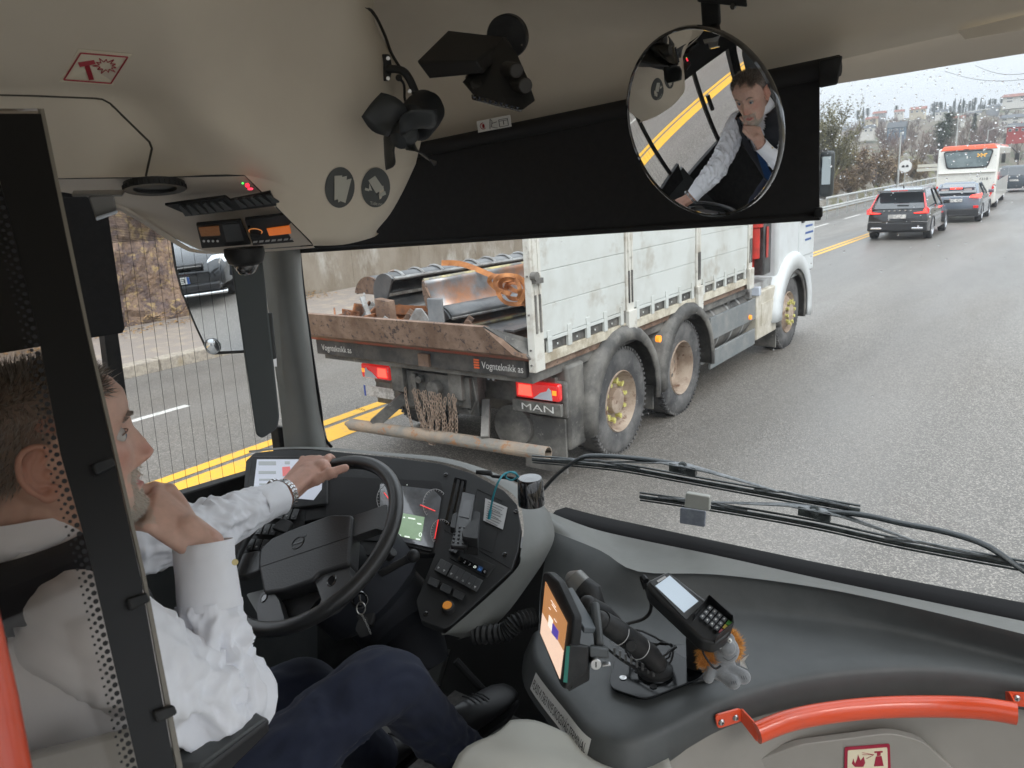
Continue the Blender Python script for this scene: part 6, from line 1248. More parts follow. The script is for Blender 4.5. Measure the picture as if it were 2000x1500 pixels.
def headsurf(u, t):
    fx, bx, w_ = lerpt(HT, u); c, s_ = cos(t), sin(t)
    f = (fx if c > 0 else -bx) * (abs(c) ** .9) * (1 if c > 0 else -1); r = w_ * (abs(s_) ** .82) * (1 if s_ > 0 else -1)
    if c > 0:
        k = min(1, c * 3); d = 0
        amp = 0
        if -.052 < u < .022:
            if u > -.038: amp = .004 + (.022 - u) / .06 * .024
            else: amp = .028 * max(0, (u + .052) / .014) ** .7
        d += amp * G1(r, .0085 + .006 * max(0, min(1, (-u) / .04)))
        for q in (-1, 1):
            d += .011 * G1(r - q * .0145, .0075) * G1(u + .040, .009)
            d -= .013 * G1(r - q * .032, .017) * G1(u - .003, .013); d += .011 * G1(r - q * .032, .0135) * G1(u - .001, .0095) - .013 * G1(r - q * .032, .0125) * G1(u - .0005, .0036)
            d += .006 * G1(r - q * .030, .02) * G1(u - .024, .007); d += .006 * G1(r - q * .05, .02) * G1(u + .018, .016); d -= .003 * G1(r - q * .028, .01) * G1(u + .052, .016)
        d += .0075 * G1(r, .019) * G1(u + .0655, .0042) - .006 * G1(r, .017) * G1(u + .0715, .0028) + .0085 * G1(r, .016) * G1(u + .0775, .0042) - .005 * G1(r, .02) * G1(u + .088, .005) + .005 * G1(r, .018) * G1(u + .107, .011)
        d += .0008 * (sin(u * 900) if .05 < u < .08 else 0) * G1(r, .035)
        f += d * k
    return f, r, (u if u < .04 else .04 + (u - .04) * .74)
sk = MB(); rows = []
for i in range(121):
    u = -.128 + .2485 * (i / 120); rows.append([hl(*headsurf(u, 2 * pi * j / 144)) for j in range(144)])
sk.grid(rows, closed=True); sk.add(rows[0][::-1], [tuple(range(144))]); sk.add(rows[-1], [tuple(range(144))])
# ears
for q in (-1, 1):
    def el(a, b, o=0): return hl(-.012 + a * .9 - .006, q * (.0755 + o), -.012 + b)
    helix = [el(.004, .012, .004), el(.012, .026, .009), el(.004, .035, .014), el(-.012, .035, .018), el(-.022, .024, .021), el(-.024, .006, .021), el(-.018, -.012, .017), el(-.008, -.024, .012), el(.002, -.032, .008), el(.010, -.028, .006), el(.012, -.016, .004)]
    hp = spline(helix, 5); sk.tube(hp, [.0042 + .0016 * (i > len(hp) * .72) for i in range(len(hp))], n=8)
    c = el(-.006, .002, .004); sk.prism([p + (c - p) * .12 - hr * q * .004 for p in hp[2:]], hr * q * -.004)
    ah = spline([el(-.002, .024, .01), el(-.012, .018, .014), el(-.014, .002, .014), el(-.008, -.012, .01), el(.004, -.014, .007)], 4); sk.tube(ah, .0032, n=7)
    sk.sphere(el(.008, -.002, .004), (.005, .006, .006), 10, 8); sk.sphere(el(.004, -.030, .007), (.0065, .006, .0075), 10, 8)
# neck, shoulders, trunk core
NB = HC - hf * .055 - hu * .118; SR = NB + V((.168, -.0, -.065)); SL = NB + V((-.180, .03, -.07))
EL_R = P(428, 1388, 1.10); WR_R = P(400, 1068, 1.12); EL_L = P(362, 1046, 1.415); WR_L = P(552, 968, 1.67)
def cap(mb, a, b, r0, r1, n=16):
    a, b = V(a), V(b); mb.cyl(a, b, r0, r1, n); mb.sphere(a, r0, n, 8); mb.sphere(b, r1, n, 8)
cap(sk, hl(-.02, 0, -.06), NB + V((0, -.01, -.03)), .062, .066, 24); cap(sk, hl(-.035, 0, -.03), NB + V((0, -.03, -.02)), .055, .062, 20)
sk.tube(spline([hl(.0, .05, -.07), NB + V((.03, .05, -.02))], 4), .012, n=8)
HIP = V((NB.x + .0, .30, 1.63))
cap(sk, NB + V((0, -.02, -.10)), HIP, .10, .11, 20); cap(sk, SL + V((.03, 0, -.02)), SR + V((-.03, 0, -.02)), .035, .035, 16)
cap(sk, SR, EL_R, .038, .030); cap(sk, EL_R, WR_R, .030, .0285); cap(sk, SL, EL_L, .038, .030); cap(sk, EL_L, WR_L, .030, .027)
# right hand under the chin
def finger(mb, pts, r):
    pts = [V(p) for p in pts]; pp = spline(pts, 4); n = len(pp)
    rr = [r[0] + (r[1] - r[0]) * i / (n - 1) for i in range(n)]; mb.tube(pp, rr, n=12); mb.sphere(pp[0], rr[0], 12, 8); mb.sphere(pp[-1], rr[-1], 12, 8)
    for k in (1, 2):
        if k < len(pts) - 1: mb.sphere(pts[k], r[0] * 1.04, 12, 8)
def palm(mb, w, k1, k2, th, wr):
    """wrist point, index and little knuckles"""
    w, k1, k2 = V(w), V(k1), V(k2); m = (k1 + k2) / 2; n = (k1 - w).cross(k2 - w).normalized(); rows = []; side = (k1 - k2).normalized()
    for t in (0, .15, .35, .6, .85, 1, 1.06):
        c = w.lerp(m, t); hwid = wr + ((k1 - k2).length / 2 + .006 - wr) * min(1, t * 1.25); d = th * (1.15 - .35 * t) * (.6 if t > 1 else 1); hwid *= .8 if t > 1 else 1
        rows.append([c + side * cos(a) * hwid + n * sin(a) * d for a in (2 * pi * j / 20 for j in range(20))])
    mb.grid(rows, closed=True); mb.add(rows[0][::-1], [tuple(range(20))]); mb.add(rows[-1], [tuple(range(20))])
KI, KL = P(302, 950, 1.135), P(286, 1028, 1.075)
palm(sk, WR_R, KI, KL, .019, .033); cap(sk, WR_R, WR_R.lerp((KI + KL) / 2, .35), .028, .028)
nF = (KI - KL).normalized(); inn = P(230, 1010, 1.13) 
for i, t in enumerate((.02, .34, .67, 1.0)):
    k = KI.lerp(KL, t); a = k + (P(258, 985 + 14 * i, 1.13 - .012 * i) - k).normalized() * .036; b = a + (P(212, 1012 + 10 * i, 1.12 - .01 * i) - a).normalized() * (.024 - .002 * i); c = b + (P(250, 1045 + 4 * i, 1.125) - b).normalized() * .018
    finger(sk, [k - (k - WR_R).normalized() * .012, k, a, b, c], (.0092 - .0006 * (i == 3), .0068))
th0 = WR_R.lerp(KI, .35) + nF * .012; finger(sk, [th0, WR_R.lerp(KI, .75) + nF * .020, hl(.088, -.030, -.095), hl(.078, -.05, -.07)], (.0125, .0085))
# left hand over the wheel rim
RT = P(655, 893, 1.80); rim = lambda t: SWc + (ux * cos(t) + uy * sin(t)) * RS
tb = min((2 * pi * k / 720 for k in range(720)), key=lambda t: (lambda c: (c.x / -c.z * FPX + 1000 - 645) ** 2 + (750 - c.y / -c.z * FPX - 897) ** 2)(RW.transposed() @ (rim(t) - EYE)) + (0 if rim(t).z > SWc.z else 1e9))
rc = rim(tb); rtan = (rim(tb + .01) - rim(tb - .01)).normalized(); rtan = rtan if (RW.transposed() @ rtan).x > 0 else -rtan; rout = (rc - SWc).normalized()
palm(sk, WR_L, P(640, 900, 1.77), P(590, 900, 1.84), .020, .030); cap(sk, WR_L, P(590, 935, 1.74), .028, .027)
for i, t in enumerate((0, .33, .66, 1)):
    k = P(640, 896, 1.775).lerp(P(592, 897, 1.845), t); rcx = rim(tb - (.03 + .085 * i) * (1 if (RW.transposed() @ (rim(tb + .05) - rim(tb))).x > 0 else -1))
    fw = [k, rcx + nw * .024 - rout * .006, rcx + rout * .024 + nw * .008, rcx + rout * .016 - nw * .018, rcx - nw * .024 - rout * .008]
    finger(sk, [k - (k - WR_L).normalized() * .01] + fw, (.0094 - .0006 * (i == 3), .0078))
finger(sk, [P(588, 950, 1.735), P(618, 937, 1.725), P(645, 924, 1.73), P(674, 914, 1.745)], (.0135, .0095)); sk.sphere(P(606, 924, 1.755), (.034, .028, .026), 14, 10); sk.sphere(P(628, 915, 1.755), (.024, .022, .022), 14, 10)
def remesh(mb, vox, it=4, fac=.5):
    me = bpy.data.meshes.new('tmp'); me.from_pydata([tuple(p) for p in mb.v], [], mb.f); me.validate(); bm = bmesh.new(); bm.from_mesh(me); bmesh.ops.recalc_face_normals(bm, faces=bm.faces); bm.to_mesh(me); bm.free()
    ob = bpy.data.objects.new('tmp', me); COL.objects.link(ob); m = ob.modifiers.new('r', 'REMESH'); m.mode = 'VOXEL'; m.voxel_size = vox
    if it: s_ = ob.modifiers.new('s', 'SMOOTH'); s_.iterations = it; s_.factor = fac
    dg = bpy.context.evaluated_depsgraph_get(); dg.update(); r = bpy.data.meshes.new_from_object(ob.evaluated_get(dg)); bpy.data.objects.remove(ob); return r
def colmat(name, r=.5, sss=.12, bump=.25, bs=700):
    m = mat(name, (.5, .3, .2), r, bump=bump, bs=bs, bd=.0008, sss=sss); t = m.node_tree; a = t.nodes.new('ShaderNodeVertexColor'); a.layer_name = 'Col'
    n = t.nodes.new('ShaderNodeTexNoise'); n.inputs['Scale'].default_value = 90; q = t.nodes.new('ShaderNodeMix'); q.data_type = 'RGBA'; q.blend_type = 'MULTIPLY'; q.inputs[0].default_value = .5
    mr_ = t.nodes.new('ShaderNodeMapRange'); mr_.inputs[3].default_value = .72; mr_.inputs[4].default_value = 1.25; tcn = t.nodes.new('ShaderNodeTexCoord'); t.links.new(tcn.outputs['Object'], n.inputs['Vector'])
    t.links.new(n.outputs[0], mr_.inputs[0]); t.links.new(a.outputs[0], q.inputs[6]); t.links.new(mr_.outputs[0], q.inputs[7]); t.links.new(q.outputs[2], t.nodes['Principled BSDF'].inputs['Base Color']); return m
SKIN = colmat('skin', .48)
pm = remesh(sk, .0024, 5, .5); pm.name = 'body'; pm.materials.clear(); pm.materials.append(SKIN)
for p in pm.polygons: p.use_smooth = True
ca = pm.color_attributes.new('Col', 'FLOAT_COLOR', 'POINT')
def toh(p): d = (p - HC) / HSC; u = d.dot(hu); return d.dot(hf), d.dot(hr), (u if u < .04 else .04 + (u - .04) / .74)
def mixv(a, b, t): return [x + (y - x) * t for x, y in zip(a, b)]
def hairline(f, r, u):     # >0 inside the hair
    a = abs(r); line = .078 + .010 * (1 - min(1, abs(abs(r) - .03) / .03)) - max(0, (.04 - f)) * .0 if f > .045 else (.083 - (.045 - f) * 1.5 if f > .0 else .0155 - (0 - f) * 1.1)
    line = max(line, -.062); return u - line - (.012 * sin(a * 90) if f > .04 else 0)
for i, v in enumerate(pm.vertices):
    f, r, u = toh(v.co); c = [.66, .42, .33]
    if abs(r) < .13 and -.2 < u < .14 and abs(f) < .16:
        c = mixv(c, [.6, .25, .18], .7 * G1(r, .022) * G1(u + .035, .018) * (f > .09)); c = mixv(c, [.56, .2, .15], .4 * G1(abs(r) - .05, .02) * G1(u + .025, .02) * (f > .03))
        c = mixv(c, [.5, .16, .14], .85 * max(0, min(1, (G1(r / 1.0, .024) * G1(u + .0715, .0085) - .25) * 2.5)) * (f > .08))
        h_ = hairline(f, r, u)
        if .05 < f < .0985 and abs(r) < .04 and u > -.126 and (u < -.082 or -.063 < u < -.05): c = mixv(c, [.5, .42, .35], .55)
        if h_ > 0 and abs(r) < .081: c = mixv(c, [.17, .14, .115], min(1, h_ * 60) * .8)
        if abs(r) > .077: c = mixv(c, [.58, .24, .17], .5)
    else: c = mixv(c, [.62, .33, .25], .5)
    ca.data[i].color = (*c, 1)
driver = bpy.data.objects.new('person', pm); COL.objects.link(driver)
tag(driver, 'bus driver in white shirt and dark vest resting his chin on his right hand', 'person')
off_ = V((NB.x, NB.y, 1.55)); pm.transform(Matrix.Translation(-off_)); driver.location = off_
# eyes
EYEW = mat('eye_white', (.5, .47, .44), .25); IRIS = mat('iris', (.10, .17, .22), .1, coat=1)
for q in (-1, 1):
    m = MB(); c = hl(.0722, q * .0318, .0015); m.sphere(c, .0122 * HSC, 20, 14); e = m.build('eyeball', EYEW, driver)
    look = (hf + hr * .12).normalized(); m = MB(); m.lathe([(.0001, .0128), (.0025, .01275), (.0058, .0116), (.0062, .0110)], c, look, 20); m.build('iris', IRIS, e); m = MB(); m.lathe([(.0001, .0131), (.0023, .01295)], c, look, 14); m.build('pupil', BLKG, e)
# eyelids
for q in (-1, 1):
    m = MB(); c = hl(.0722, q * .0318, .0015)
    for s_, a0 in ((1, .40),):
        m.tube([c + (hr * sin(t) * .0145 + hf * (cos(t) * .0142) + hu * s_ * a0 * .0145 * cos(t * .95)) * HSC for t in (-1.15 + 2.3 * k / 10 for k in range(11))], .0010, n=6)
    m.build('eyelid', mat('lid_skin', (.18, .10, .07), .5), driver)
# hair strands, eyebrows, beard
rg = random.Random(8)
def strand(m, p, d, l, w_):
    s_ = d.cross(V((rg.uniform(-1, 1), rg.uniform(-1, 1), rg.uniform(-1, 1)))).normalized() * w_; m.add([p - s_, p + s_, p + d * l], [(0, 1, 2)])
hair = MB(); hair2 = MB(); beard = MB()
for i in range(15000):
    u = rg.uniform(-.062, .1205); t = rg.uniform(0, 2 * pi); f, r, _ = headsurf(u, t)
    if hairline(f, r, u) < rg.uniform(-.002, .006) or (abs(r) > .066 and -.05 < u < .03 and f > -.03): continue
    n = V((f / .1, r / .078, u / .12 + .15)).normalized(); top = max(0, u - .06) / .06; comb = V((.55 - .2 * top, .35, -.1 * (1 - top))) * (1 if top > 0 else .2) + V((-.35, 0, -.9)) * (1 - min(1, top * 2))
    d = (n * (.55 + .2 * top) + comb * .75 + V((rg.uniform(-.3, .3), rg.uniform(-.3, .3), rg.uniform(-.3, .3)))).normalized(); dw = hf * d.x + hr * d.y + hu * d.z
    strand(hair2 if rg.random() < (.8 if top < .2 else .45) else hair, hl(f, r, _), dw, rg.uniform(.007, .012) + .014 * top, .0007)
for i in range(8000):
    u = rg.uniform(-.126, -.05); t = rg.uniform(-1.5, 1.5); f, r, _ = headsurf(u, t); a = abs(r)
    ok = (u > -.064 and u < -.048 and a < .030) or (u < -.082 and a < .030) or (u < -.095) or (u < -.06 and .024 < a < .034)
    if not ok or f < .03: continue
    n = hf * .8 + hr * r * 8 + hu * -.9; d = (n + V((rg.uniform(-.5, .5), rg.uniform(-.5, .5), rg.uniform(-.5, .5)))).normalized(); strand(beard, hl(f - .001, r, u), d, rg.uniform(.005, .010) * (1 if u < -.08 else 1.0), .0007)
for q in (-1, 1):
    for i in range(220):
        r = q * rg.uniform(.014, .046); u = .023 + .006 * (1 - abs(abs(r) - .03) / .016) + rg.uniform(-.003, .003); t = math.asin(max(-1, min(1, r / .085))); f, rr_, _ = headsurf(u, t); strand(hair2, hl(f, rr_, u), (hf * .5 + hr * q * .8 + hu * .15 + V((rg.uniform(-.2, .2),) * 3)).normalized(), .007, .0005)
hb_ = hair.build('hair', mat('hair_brown', (.13, .105, .085), .6), driver, smooth=False); hair2.build('grey_hair', mat('hair_grey', (.38, .35, .32), .6), driver, smooth=False); beard.build('beard', mat('beard_white', (.6, .55, .48), .6), driver, smooth=False)
# ---- clothes
SHIRT = mat('white_shirt', (.9, .91, .95), .8, c2=(.86, .87, .91), ns=14, sheen=.2, bump=.08, bs=900, bd=.0004)
VEST = mat('navy_vest', (.016, .018, .024), .85, c2=(.022, .024, .032), ns=40, sheen=.05, bump=.2, bs=800, bd=.0005)
TROU = mat('navy_trousers', (.008, .012, .03), .9, c2=(.011, .016, .038), ns=20, sheen=.05, bump=.2, bs=800, bd=.0005)
def ridg(p, w=0): n = noise.noise(p + V((w, w, w))); return 1 - abs(n) * 2.2
def cloth(name, m, path, rad, parent, nr=110, ns=72, amp=.008, freq=26, seed=0, focus=(), squash=None, capend=False, sp=6):
    """sleeve or trouser leg: rings along a path with fabric folds"""
    pts = [V(p) for p in path]; fine = spline(pts, 30); L_ = [0]
    for a, b in zip(fine, fine[1:]): L_.append(L_[-1] + (b - a).length)
    T_ = L_[-1]; rows = []; px = None; j = 0; rt = [(i / (len(rad) - 1), r) for i, r in enumerate(rad)]
    for i in range(nr + 1):
        s_ = T_ * i / nr
        while j < len(L_) - 2 and L_[j + 1] < s_: j += 1
        t = (s_ - L_[j]) / max(1e-9, L_[j + 1] - L_[j]); c = fine[j].lerp(fine[j + 1], t); z = (fine[min(j + 6, len(fine) - 1)] - fine[max(j - 5, 0)]).normalized()
        if px is None: x, y, _ = frame(z)
        else: x = (px - z * px.dot(z)).normalized(); y = z.cross(x)
        px = x; k = i / nr; r = lerpt([(a, b) for a, b in rt], k)[0]; am = amp * (.35 + sum(G1(k - f0, w_) * g for f0, w_, g in focus)); ring = []
        for q in range(ns):
            a = 2 * pi * q / ns; d = x * cos(a) + y * sin(a); sk_ = s_ + .022 * sin(a + seed) + .012 * sin(2 * a + seed * 2)
            fold = ridg(V((cos(a) * 1.1, sin(a) * 1.1, sk_ * freq)), seed) * .65 + ridg(V((cos(a) * 1.9, sin(a) * 1.9, sk_ * freq * .45)), seed + 7) * .6 - .75 + .35 * (ridg(V((cos(a) * 2.6, sin(a) * 2.6, sk_ * freq * 1.9)), seed + 13) - .6)
            rr = r + am * fold
            ring.append(c + d * rr)
        rows.append(ring)
    mb = MB(); mb.grid(rows, closed=True)
    return mb.build(name, m, parent, angle=180, solid=0), rows
# right sleeve: shoulder, upper arm, elbow, forearm, cuff
cR = WR_R.lerp(EL_R, .02)
cloth('sleeve', SHIRT, [SR + V((-.03, -.01, -.02)), SR + V((.0, -.005, -.02)), SR.lerp(EL_R, .5) + V((0, -.005, -.012)), EL_R.lerp(SR, .12) + V((.0, .0, -.006)), EL_R + V((0, .018, .004)), EL_R.lerp(WR_R, .35), EL_R.lerp(WR_R, .66)], [.07, .072, .068, .064, .062, .056, .050, .043], driver, 170, 96, .013, 24, 2, ((.48, .1, 1.0), (.62, .14, .9), (.86, .12, 1.0), (.25, .12, .5)))
def cuff(a, b, r0, r1, nm='cuff'):
    a, b = V(a), V(b); mb = MB(); x, y, z = frame(b - a); rows = []
    for t, rr in ((0, r0), (.03, r0 + .0015), (.25, r0 * .75 + r1 * .25 + .001), (.5, (r0 + r1) / 2 + .001), (.75, r0 * .25 + r1 * .75 + .001), (.97, r1 + .001), (1, r1 - .001), (.9, r1 - .003), (.3, r0 - .003)):
        rows.append([a.lerp(b, t) + (x * cos(q) + y * sin(q) * .93) * (rr + .0014 * sin(3 * q + t * 2) + .003 * noise.noise(V((cos(q) * 1.6, sin(q) * 1.6, t * 2.2)))) for q in (2 * pi * k / 64 for k in range(64))])
    mb.grid(rows, closed=True); o = mb.build(nm, SHIRT, driver, angle=60)
    return o
cuff(EL_R.lerp(WR_R, .62), WR_R.lerp(EL_R, -.03), .0425, .0405)
m = MB(); m.cyl(P(459, 1098, 1.085), P(459, 1098, 1.08), .0045, n=10); m.build('cuff_button', mat('gold_button', (.6, .5, .25), .35, metal=.6), driver)
cloth('sleeve', SHIRT, [SL + V((.05, -.0, .0)), SL + V((.0, .0, -.01)), SL.lerp(EL_L, .5) + V((0, 0, -.01)), EL_L.lerp(SL, .1), EL_L + V((.0, .012, .003)), EL_L.lerp(WR_L, .4), EL_L.lerp(WR_L, .72)], [.066, .066, .062, .060, .058, .054, .048, .041], driver, 150, 84, .011, 24, 5, ((.55, .12, .9), (.75, .12, 1.0), (.3, .12, .5)))
cuff(EL_L.lerp(WR_L, .66), WR_L.lerp(EL_L, .05), .041, .037)
# trunk: shirt under vest
def trunk(name, m, grow, cut=None, z0=1.60, amp=.004, seed=0, top=0):
    rows = []; n = 90; lv = 60
    for i in range(lv + 1):
        k = i / lv; z = z0 + (NB.z + .022 + top - z0) * k; zz = (z - 1.6) / (NB.z + .02 - 1.6)
        cx = HIP.x + (NB.x - HIP.x) * zz; cy = HIP.y + .0 + (NB.y - .005 - HIP.y) * zz
        w_, d_ = lerpt([(0, .185, .135), (.35, .180, .13), (.62, .195, .13), (.8, .205, .115), (.9, .172, .095), (.96, .105, .078), (1.0, .073, .072)], zz); ring = []
        for q in range(n):
            a = 2 * pi * q / n; c, s_ = cos(a), sin(a); f = ridg(V((c * 1.5, s_ * 1.5, z * 9)), seed) - .6
            ring.append(V((cx + (w_ + grow + amp * f) * abs(c) ** .85 * (1 if c > 0 else -1), cy + (d_ + grow + amp * f) * abs(s_) ** .85 * (1 if s_ > 0 else -1), z)))
        rows.append(ring)
    mb = MB(); vs = [p for r in rows for p in r]; fs = []
    for i in range(lv):
        for q in range(n):
            j = (q + 1) % n; c = (rows[i][q] + rows[i + 1][j]) / 2
            if cut and cut(c): continue
            fs.append((i * n + q, i * n + j, (i + 1) * n + j, (i + 1) * n + q))
    mb.add(vs, fs); return mb.build(name, m, driver, angle=180, solid=.003 if cut else 0)
trunk('shirt', SHIRT, .0, None, 1.58, .007, 3)
def vcut(c):
    d = c - NB
    if d.y > 0 and abs(d.x) < .012 + (d.z + .30) * .25 and d.z > -.30: return True      # neckline
    if d.z > -.045 and abs(d.x) < .085: return True
    for q in (-1, 1):                                                                    # armholes
        if ((d.x - q * .215) / .066) ** 2 + ((d.z + .10) / .125) ** 2 < 1: return True
    return d.z > .012
trunk('vest', VEST, .013, vcut, 1.60, .003, 9)
# collar and tie
m = MB(); rows = []
for t, hgt, rr in ((0, -.012, .073), (.3, .012, .071), (.55, .028, .070), (.7, .031, .073), (.85, .018, .0785), (1, -.012, .0855)):
    rows.append([NB + V((0, -.004, .012)) + V((cos(a) * rr, sin(a) * rr * 1.04, hgt - .010 * sin(a) - .012 * max(0, sin(a)) * (1 if t > .5 else .4))) for a in (pi / 2 + .16 + (2 * pi - .32) * k / 60 for k in range(61))])
m.grid(rows); m.build('collar', SHIRT, driver, angle=80, solid=.0015)
TIE = mat('blue_tie', (.012, .045, .13), .5, c2=(.016, .055, .15), ns=60)
ty = NB.y + .088; m = MB(); m.prism(rounded([V((NB.x - .016, ty - .006, NB.z + .008)), V((NB.x + .016, ty - .006, NB.z + .008)), V((NB.x + .010, ty + .014, NB.z - .03)), V((NB.x - .010, ty + .014, NB.z - .03))], .004), (0, .012, 0)); m.prism([V((NB.x - .012, ty + .01, NB.z - .03)), V((NB.x + .012, ty + .01, NB.z - .03)), V((NB.x + .033, ty + .052, NB.z - .36)), V((NB.x, ty + .056, NB.z - .42)), V((NB.x - .033, ty + .052, NB.z - .36))], (0, .004, 0)); m.build('tie', TIE, driver, bevel=.002)
# legs
KR = P(738, 1325, 1.44); AR = P(905, 1475, 1.72); KLf = KR + V((-.32, .04, -.17)); AL = KLf + V((.0, .2, -.33))
HR_ = V((HIP.x + .10, HIP.y - .02, 1.60)); HL_ = V((HIP.x - .10, HIP.y - .02, 1.60))
cloth('trouser_leg', TROU, [HR_, HR_.lerp(KR, .5) + V((0, 0, .01)), KR.lerp(HR_, .12), KR + V((0, .03, -.03)), KR.lerp(AR, .5) + V((0, 0, 0)), AR], [.095, .09, .078, .070, .068, .062, .058, .056], driver, 120, 64, .011, 13, 3, ((.45, .15, .9), (.05, .15, .9), (.9, .1, .8)))
cloth('trouser_leg', TROU, [HL_, HL_.lerp(KLf, .5) + V((0, 0, .01)), KLf.lerp(HL_, .12), KLf + V((0, .03, -.03)), KLf.lerp(AL, .5), AL], [.105, .1, .088, .078, .075, .068, .062, .06], driver, 100, 56, .009, 13, 6, ((.45, .15, .9),))
m = MB(); m.sphere(HIP + V((0, -.02, -.02)), (.19, .14, .10), 24, 16); m.build('trouser_seat', TROU, driver)
# shoes
SHOE = mat('black_shoe', (.008, .008, .009), .45)
def shoe(heel, toe):
    heel, toe = V(heel), V(toe); d = (toe - heel).normalized(); s_ = V((d.y, -d.x, 0)).normalized(); up = s_.cross(d); L_ = (toe - heel).length; rows = []
    for t, w_, h_, b in ((-.02, .012, .05, .01), (0, .030, .075, 0), (.15, .036, .085, 0), (.32, .036, .08, 0), (.5, .042, .06, .0), (.7, .047, .046, 0), (.86, .042, .036, .002), (.96, .028, .028, .005), (1, .008, .018, .01)):
        c = heel + d * L_ * t; rows.append([c + s_ * cos(a) * w_ + up * (b + (h_ - b) * (.5 + .5 * sin(a))) for a in (2 * pi * k / 24 for k in range(24))])
    m = MB(); m.grid(rows, closed=True); o = m.build('shoe', SHOE, driver, angle=60)
    m = MB()
    for k in range(4): c = heel + d * L_ * (.34 + k * .07) + up * (.082 - k * .008); m.tube([c - s_ * .02, c + up * .004, c + s_ * .02], .0018, n=5)
    m.build('lace', BLKM, o)
    m = MB(); m.prism([heel + d * L_ * a - up * .004 + s_ * b for a, b in ((-.02, -.028), (-.02, .028), (.4, .034), (.7, .046), (.95, .03), (.95, -.03), (.7, -.046), (.4, -.034))], up * -.012); m.build('sole', BLKM, o)
shoe(P(880, 1462, 1.76), P(1000, 1352, 1.92)); shoe(AL + V((0, -.05, -.06)), AL + V((0, .21, -.02)))
# watch on the left wrist
WS = mat('watch_steel', (.5, .5, .5), .25, metal=1); c = WR_L.lerp(P(590, 935, 1.74), .05); x, y, z = frame((P(600, 935, 1.74) - EL_L).normalized()); wt = MB(); RW_ = .0325
for k in range(26):
    a = 2 * pi * k / 26; d = x * cos(a) + y * sin(a); tn = z.cross(d)
    for o_, w_ in ((-.0055, .0045), (0, .0055), (.0055, .0045)): wt.bar(c + d * RW_ + z * o_ - tn * .0032 + tn * (.0016 if o_ else 0), c + d * RW_ + z * o_ + tn * .0032 + tn * (.0016 if o_ else 0), w_, .0024, up=d)
o = wt.build('wrist_watch', WS, bevel=.0006); tag(o, 'steel link watch on the wrist of the hand holding the wheel', 'watch')
m = MB(); dd = -(EYE - c).normalized(); dd = (dd - z * dd.dot(z)).normalized(); dd = (dd + V((0, 0, .9))).normalized(); dd = (dd - z * dd.dot(z)).normalized(); m.lathe([(.0001, .008), (.016, .008), (.0185, .006), (.019, -.001)], c + dd * RW_, dd, 28); m.build('watch_case', WS, o)
# ---- seat
SEATM = mat('seat_cloth', (.02, .022, .028), .85, c2=(.03, .032, .04), ns=60)
st = thing('cab_chair', (HIP.x, HIP.y, 1.1), 'dark cloth driver seat with a grey topped folding armrest', 'seat')
m = MB(); m.box((HIP.x, HIP.y + .08, 1.49), (.52, .56, .12)); m.build('seat_cushion', SEATM, st, bevel=.04, seg=4)
m = MB(); m.hexa([V(p) for p in ((HIP.x - .25, .17, 1.5), (HIP.x + .25, .17, 1.5), (HIP.x + .25, .05, 1.5), (HIP.x - .25, .05, 1.5), (HIP.x - .2, .26, 2.05), (HIP.x + .2, .26, 2.05), (HIP.x + .2, .15, 2.05), (HIP.x - .2, .15, 2.05))]); m.build('backrest', SEATM, st, bevel=.04, seg=4)
m = MB(); m.box((HIP.x, .05, 2.28 - .12), (.26, .08, .16)); m.build('headrest', SEATM, st, bevel=.03, seg=4) if False else None
m = MB(); m.box((HIP.x, HIP.y, 1.28), (.4, .4, .3)); m.build('pedestal', BLKP, st, bevel=.02)
m = MB(); m.hexa([P(*p) for p in ((300, 1560, 1.03), (420, 1540, 1.03), (532, 1424, 1.10), (480, 1440, 1.12), (290, 1500, 1.01), (400, 1500, 1.0), (530, 1404, 1.08), (478, 1376, 1.10))]); m.build('armrest', mat('armrest_black', (.03, .03, .032), .5), st, bevel=.008, seg=3)
m = MB(); m.hexa([P(*p) for p in ((318, 1500, 1.003), (392, 1504, .993), (520, 1408, 1.075), (480, 1384, 1.093), (318, 1490, 1.0), (392, 1492, .99), (520, 1402, 1.073), (480, 1377, 1.09))]); m.build('armrest_top', GREYD, st, bevel=.004)
# ================================================================= DEVICES AND FITTINGS
from mathutils.bvhtree import BVHTree
def bvh(*objs):
    vs, fs = [], []
    for o in objs:
        off = V((0, 0, 0)); q = o
        while q is not None: off += q.location; q = q.parent
        b0 = len(vs); vs += [v.co + off for v in o.data.vertices]; fs += [tuple(i + b0 for i in p.vertices) for p in o.data.polygons]
    return BVHTree.FromPolygons(vs, fs)
def onto(b, px, py, lift=.001):
    d = ray(px, py).normalized(); l, n, i, _ = b.ray_cast(EYE, d)
    if l is None: return None
    n = n if n.dot(d) < 0 else -n; return l + n * lift
CB = bvh(*[o for o in bus.children if o.name.split('.')[0] in ('overhead_console', 'console_nose', 'console_underside')])
def decal(name, pts, m, parent=bus, lift=.001, sub=0):
    P_ = [onto(CB, x, y, lift) for x, y in pts]
    if any(p is None for p in P_): return None
    mb = MB(); plate(mb, P_, .0006); return mb.build(name, m, parent, smooth=False)
# hatch groove on the console
gp = [(-60, 184), (60, 187), (185, 192), (200, 194), (215, 202), (292, 277), (297, 290), (285, 344)]
q = MB(); pp = []
for a, b_ in zip(gp, gp[1:]):
    for k in range(8): pp.append((a[0] + (b_[0] - a[0]) * k / 8, a[1] + (b_[1] - a[1]) * k / 8))
pp.append(gp[-1]); pts = [onto(CB, x, y, -.0005) for x, y in pp]; pts = [p for p in pts if p]
q.tube(pts, .0018, n=6); part(q, 'hatch_gap', mat('gap_brown', (.05, .045, .035), .8))
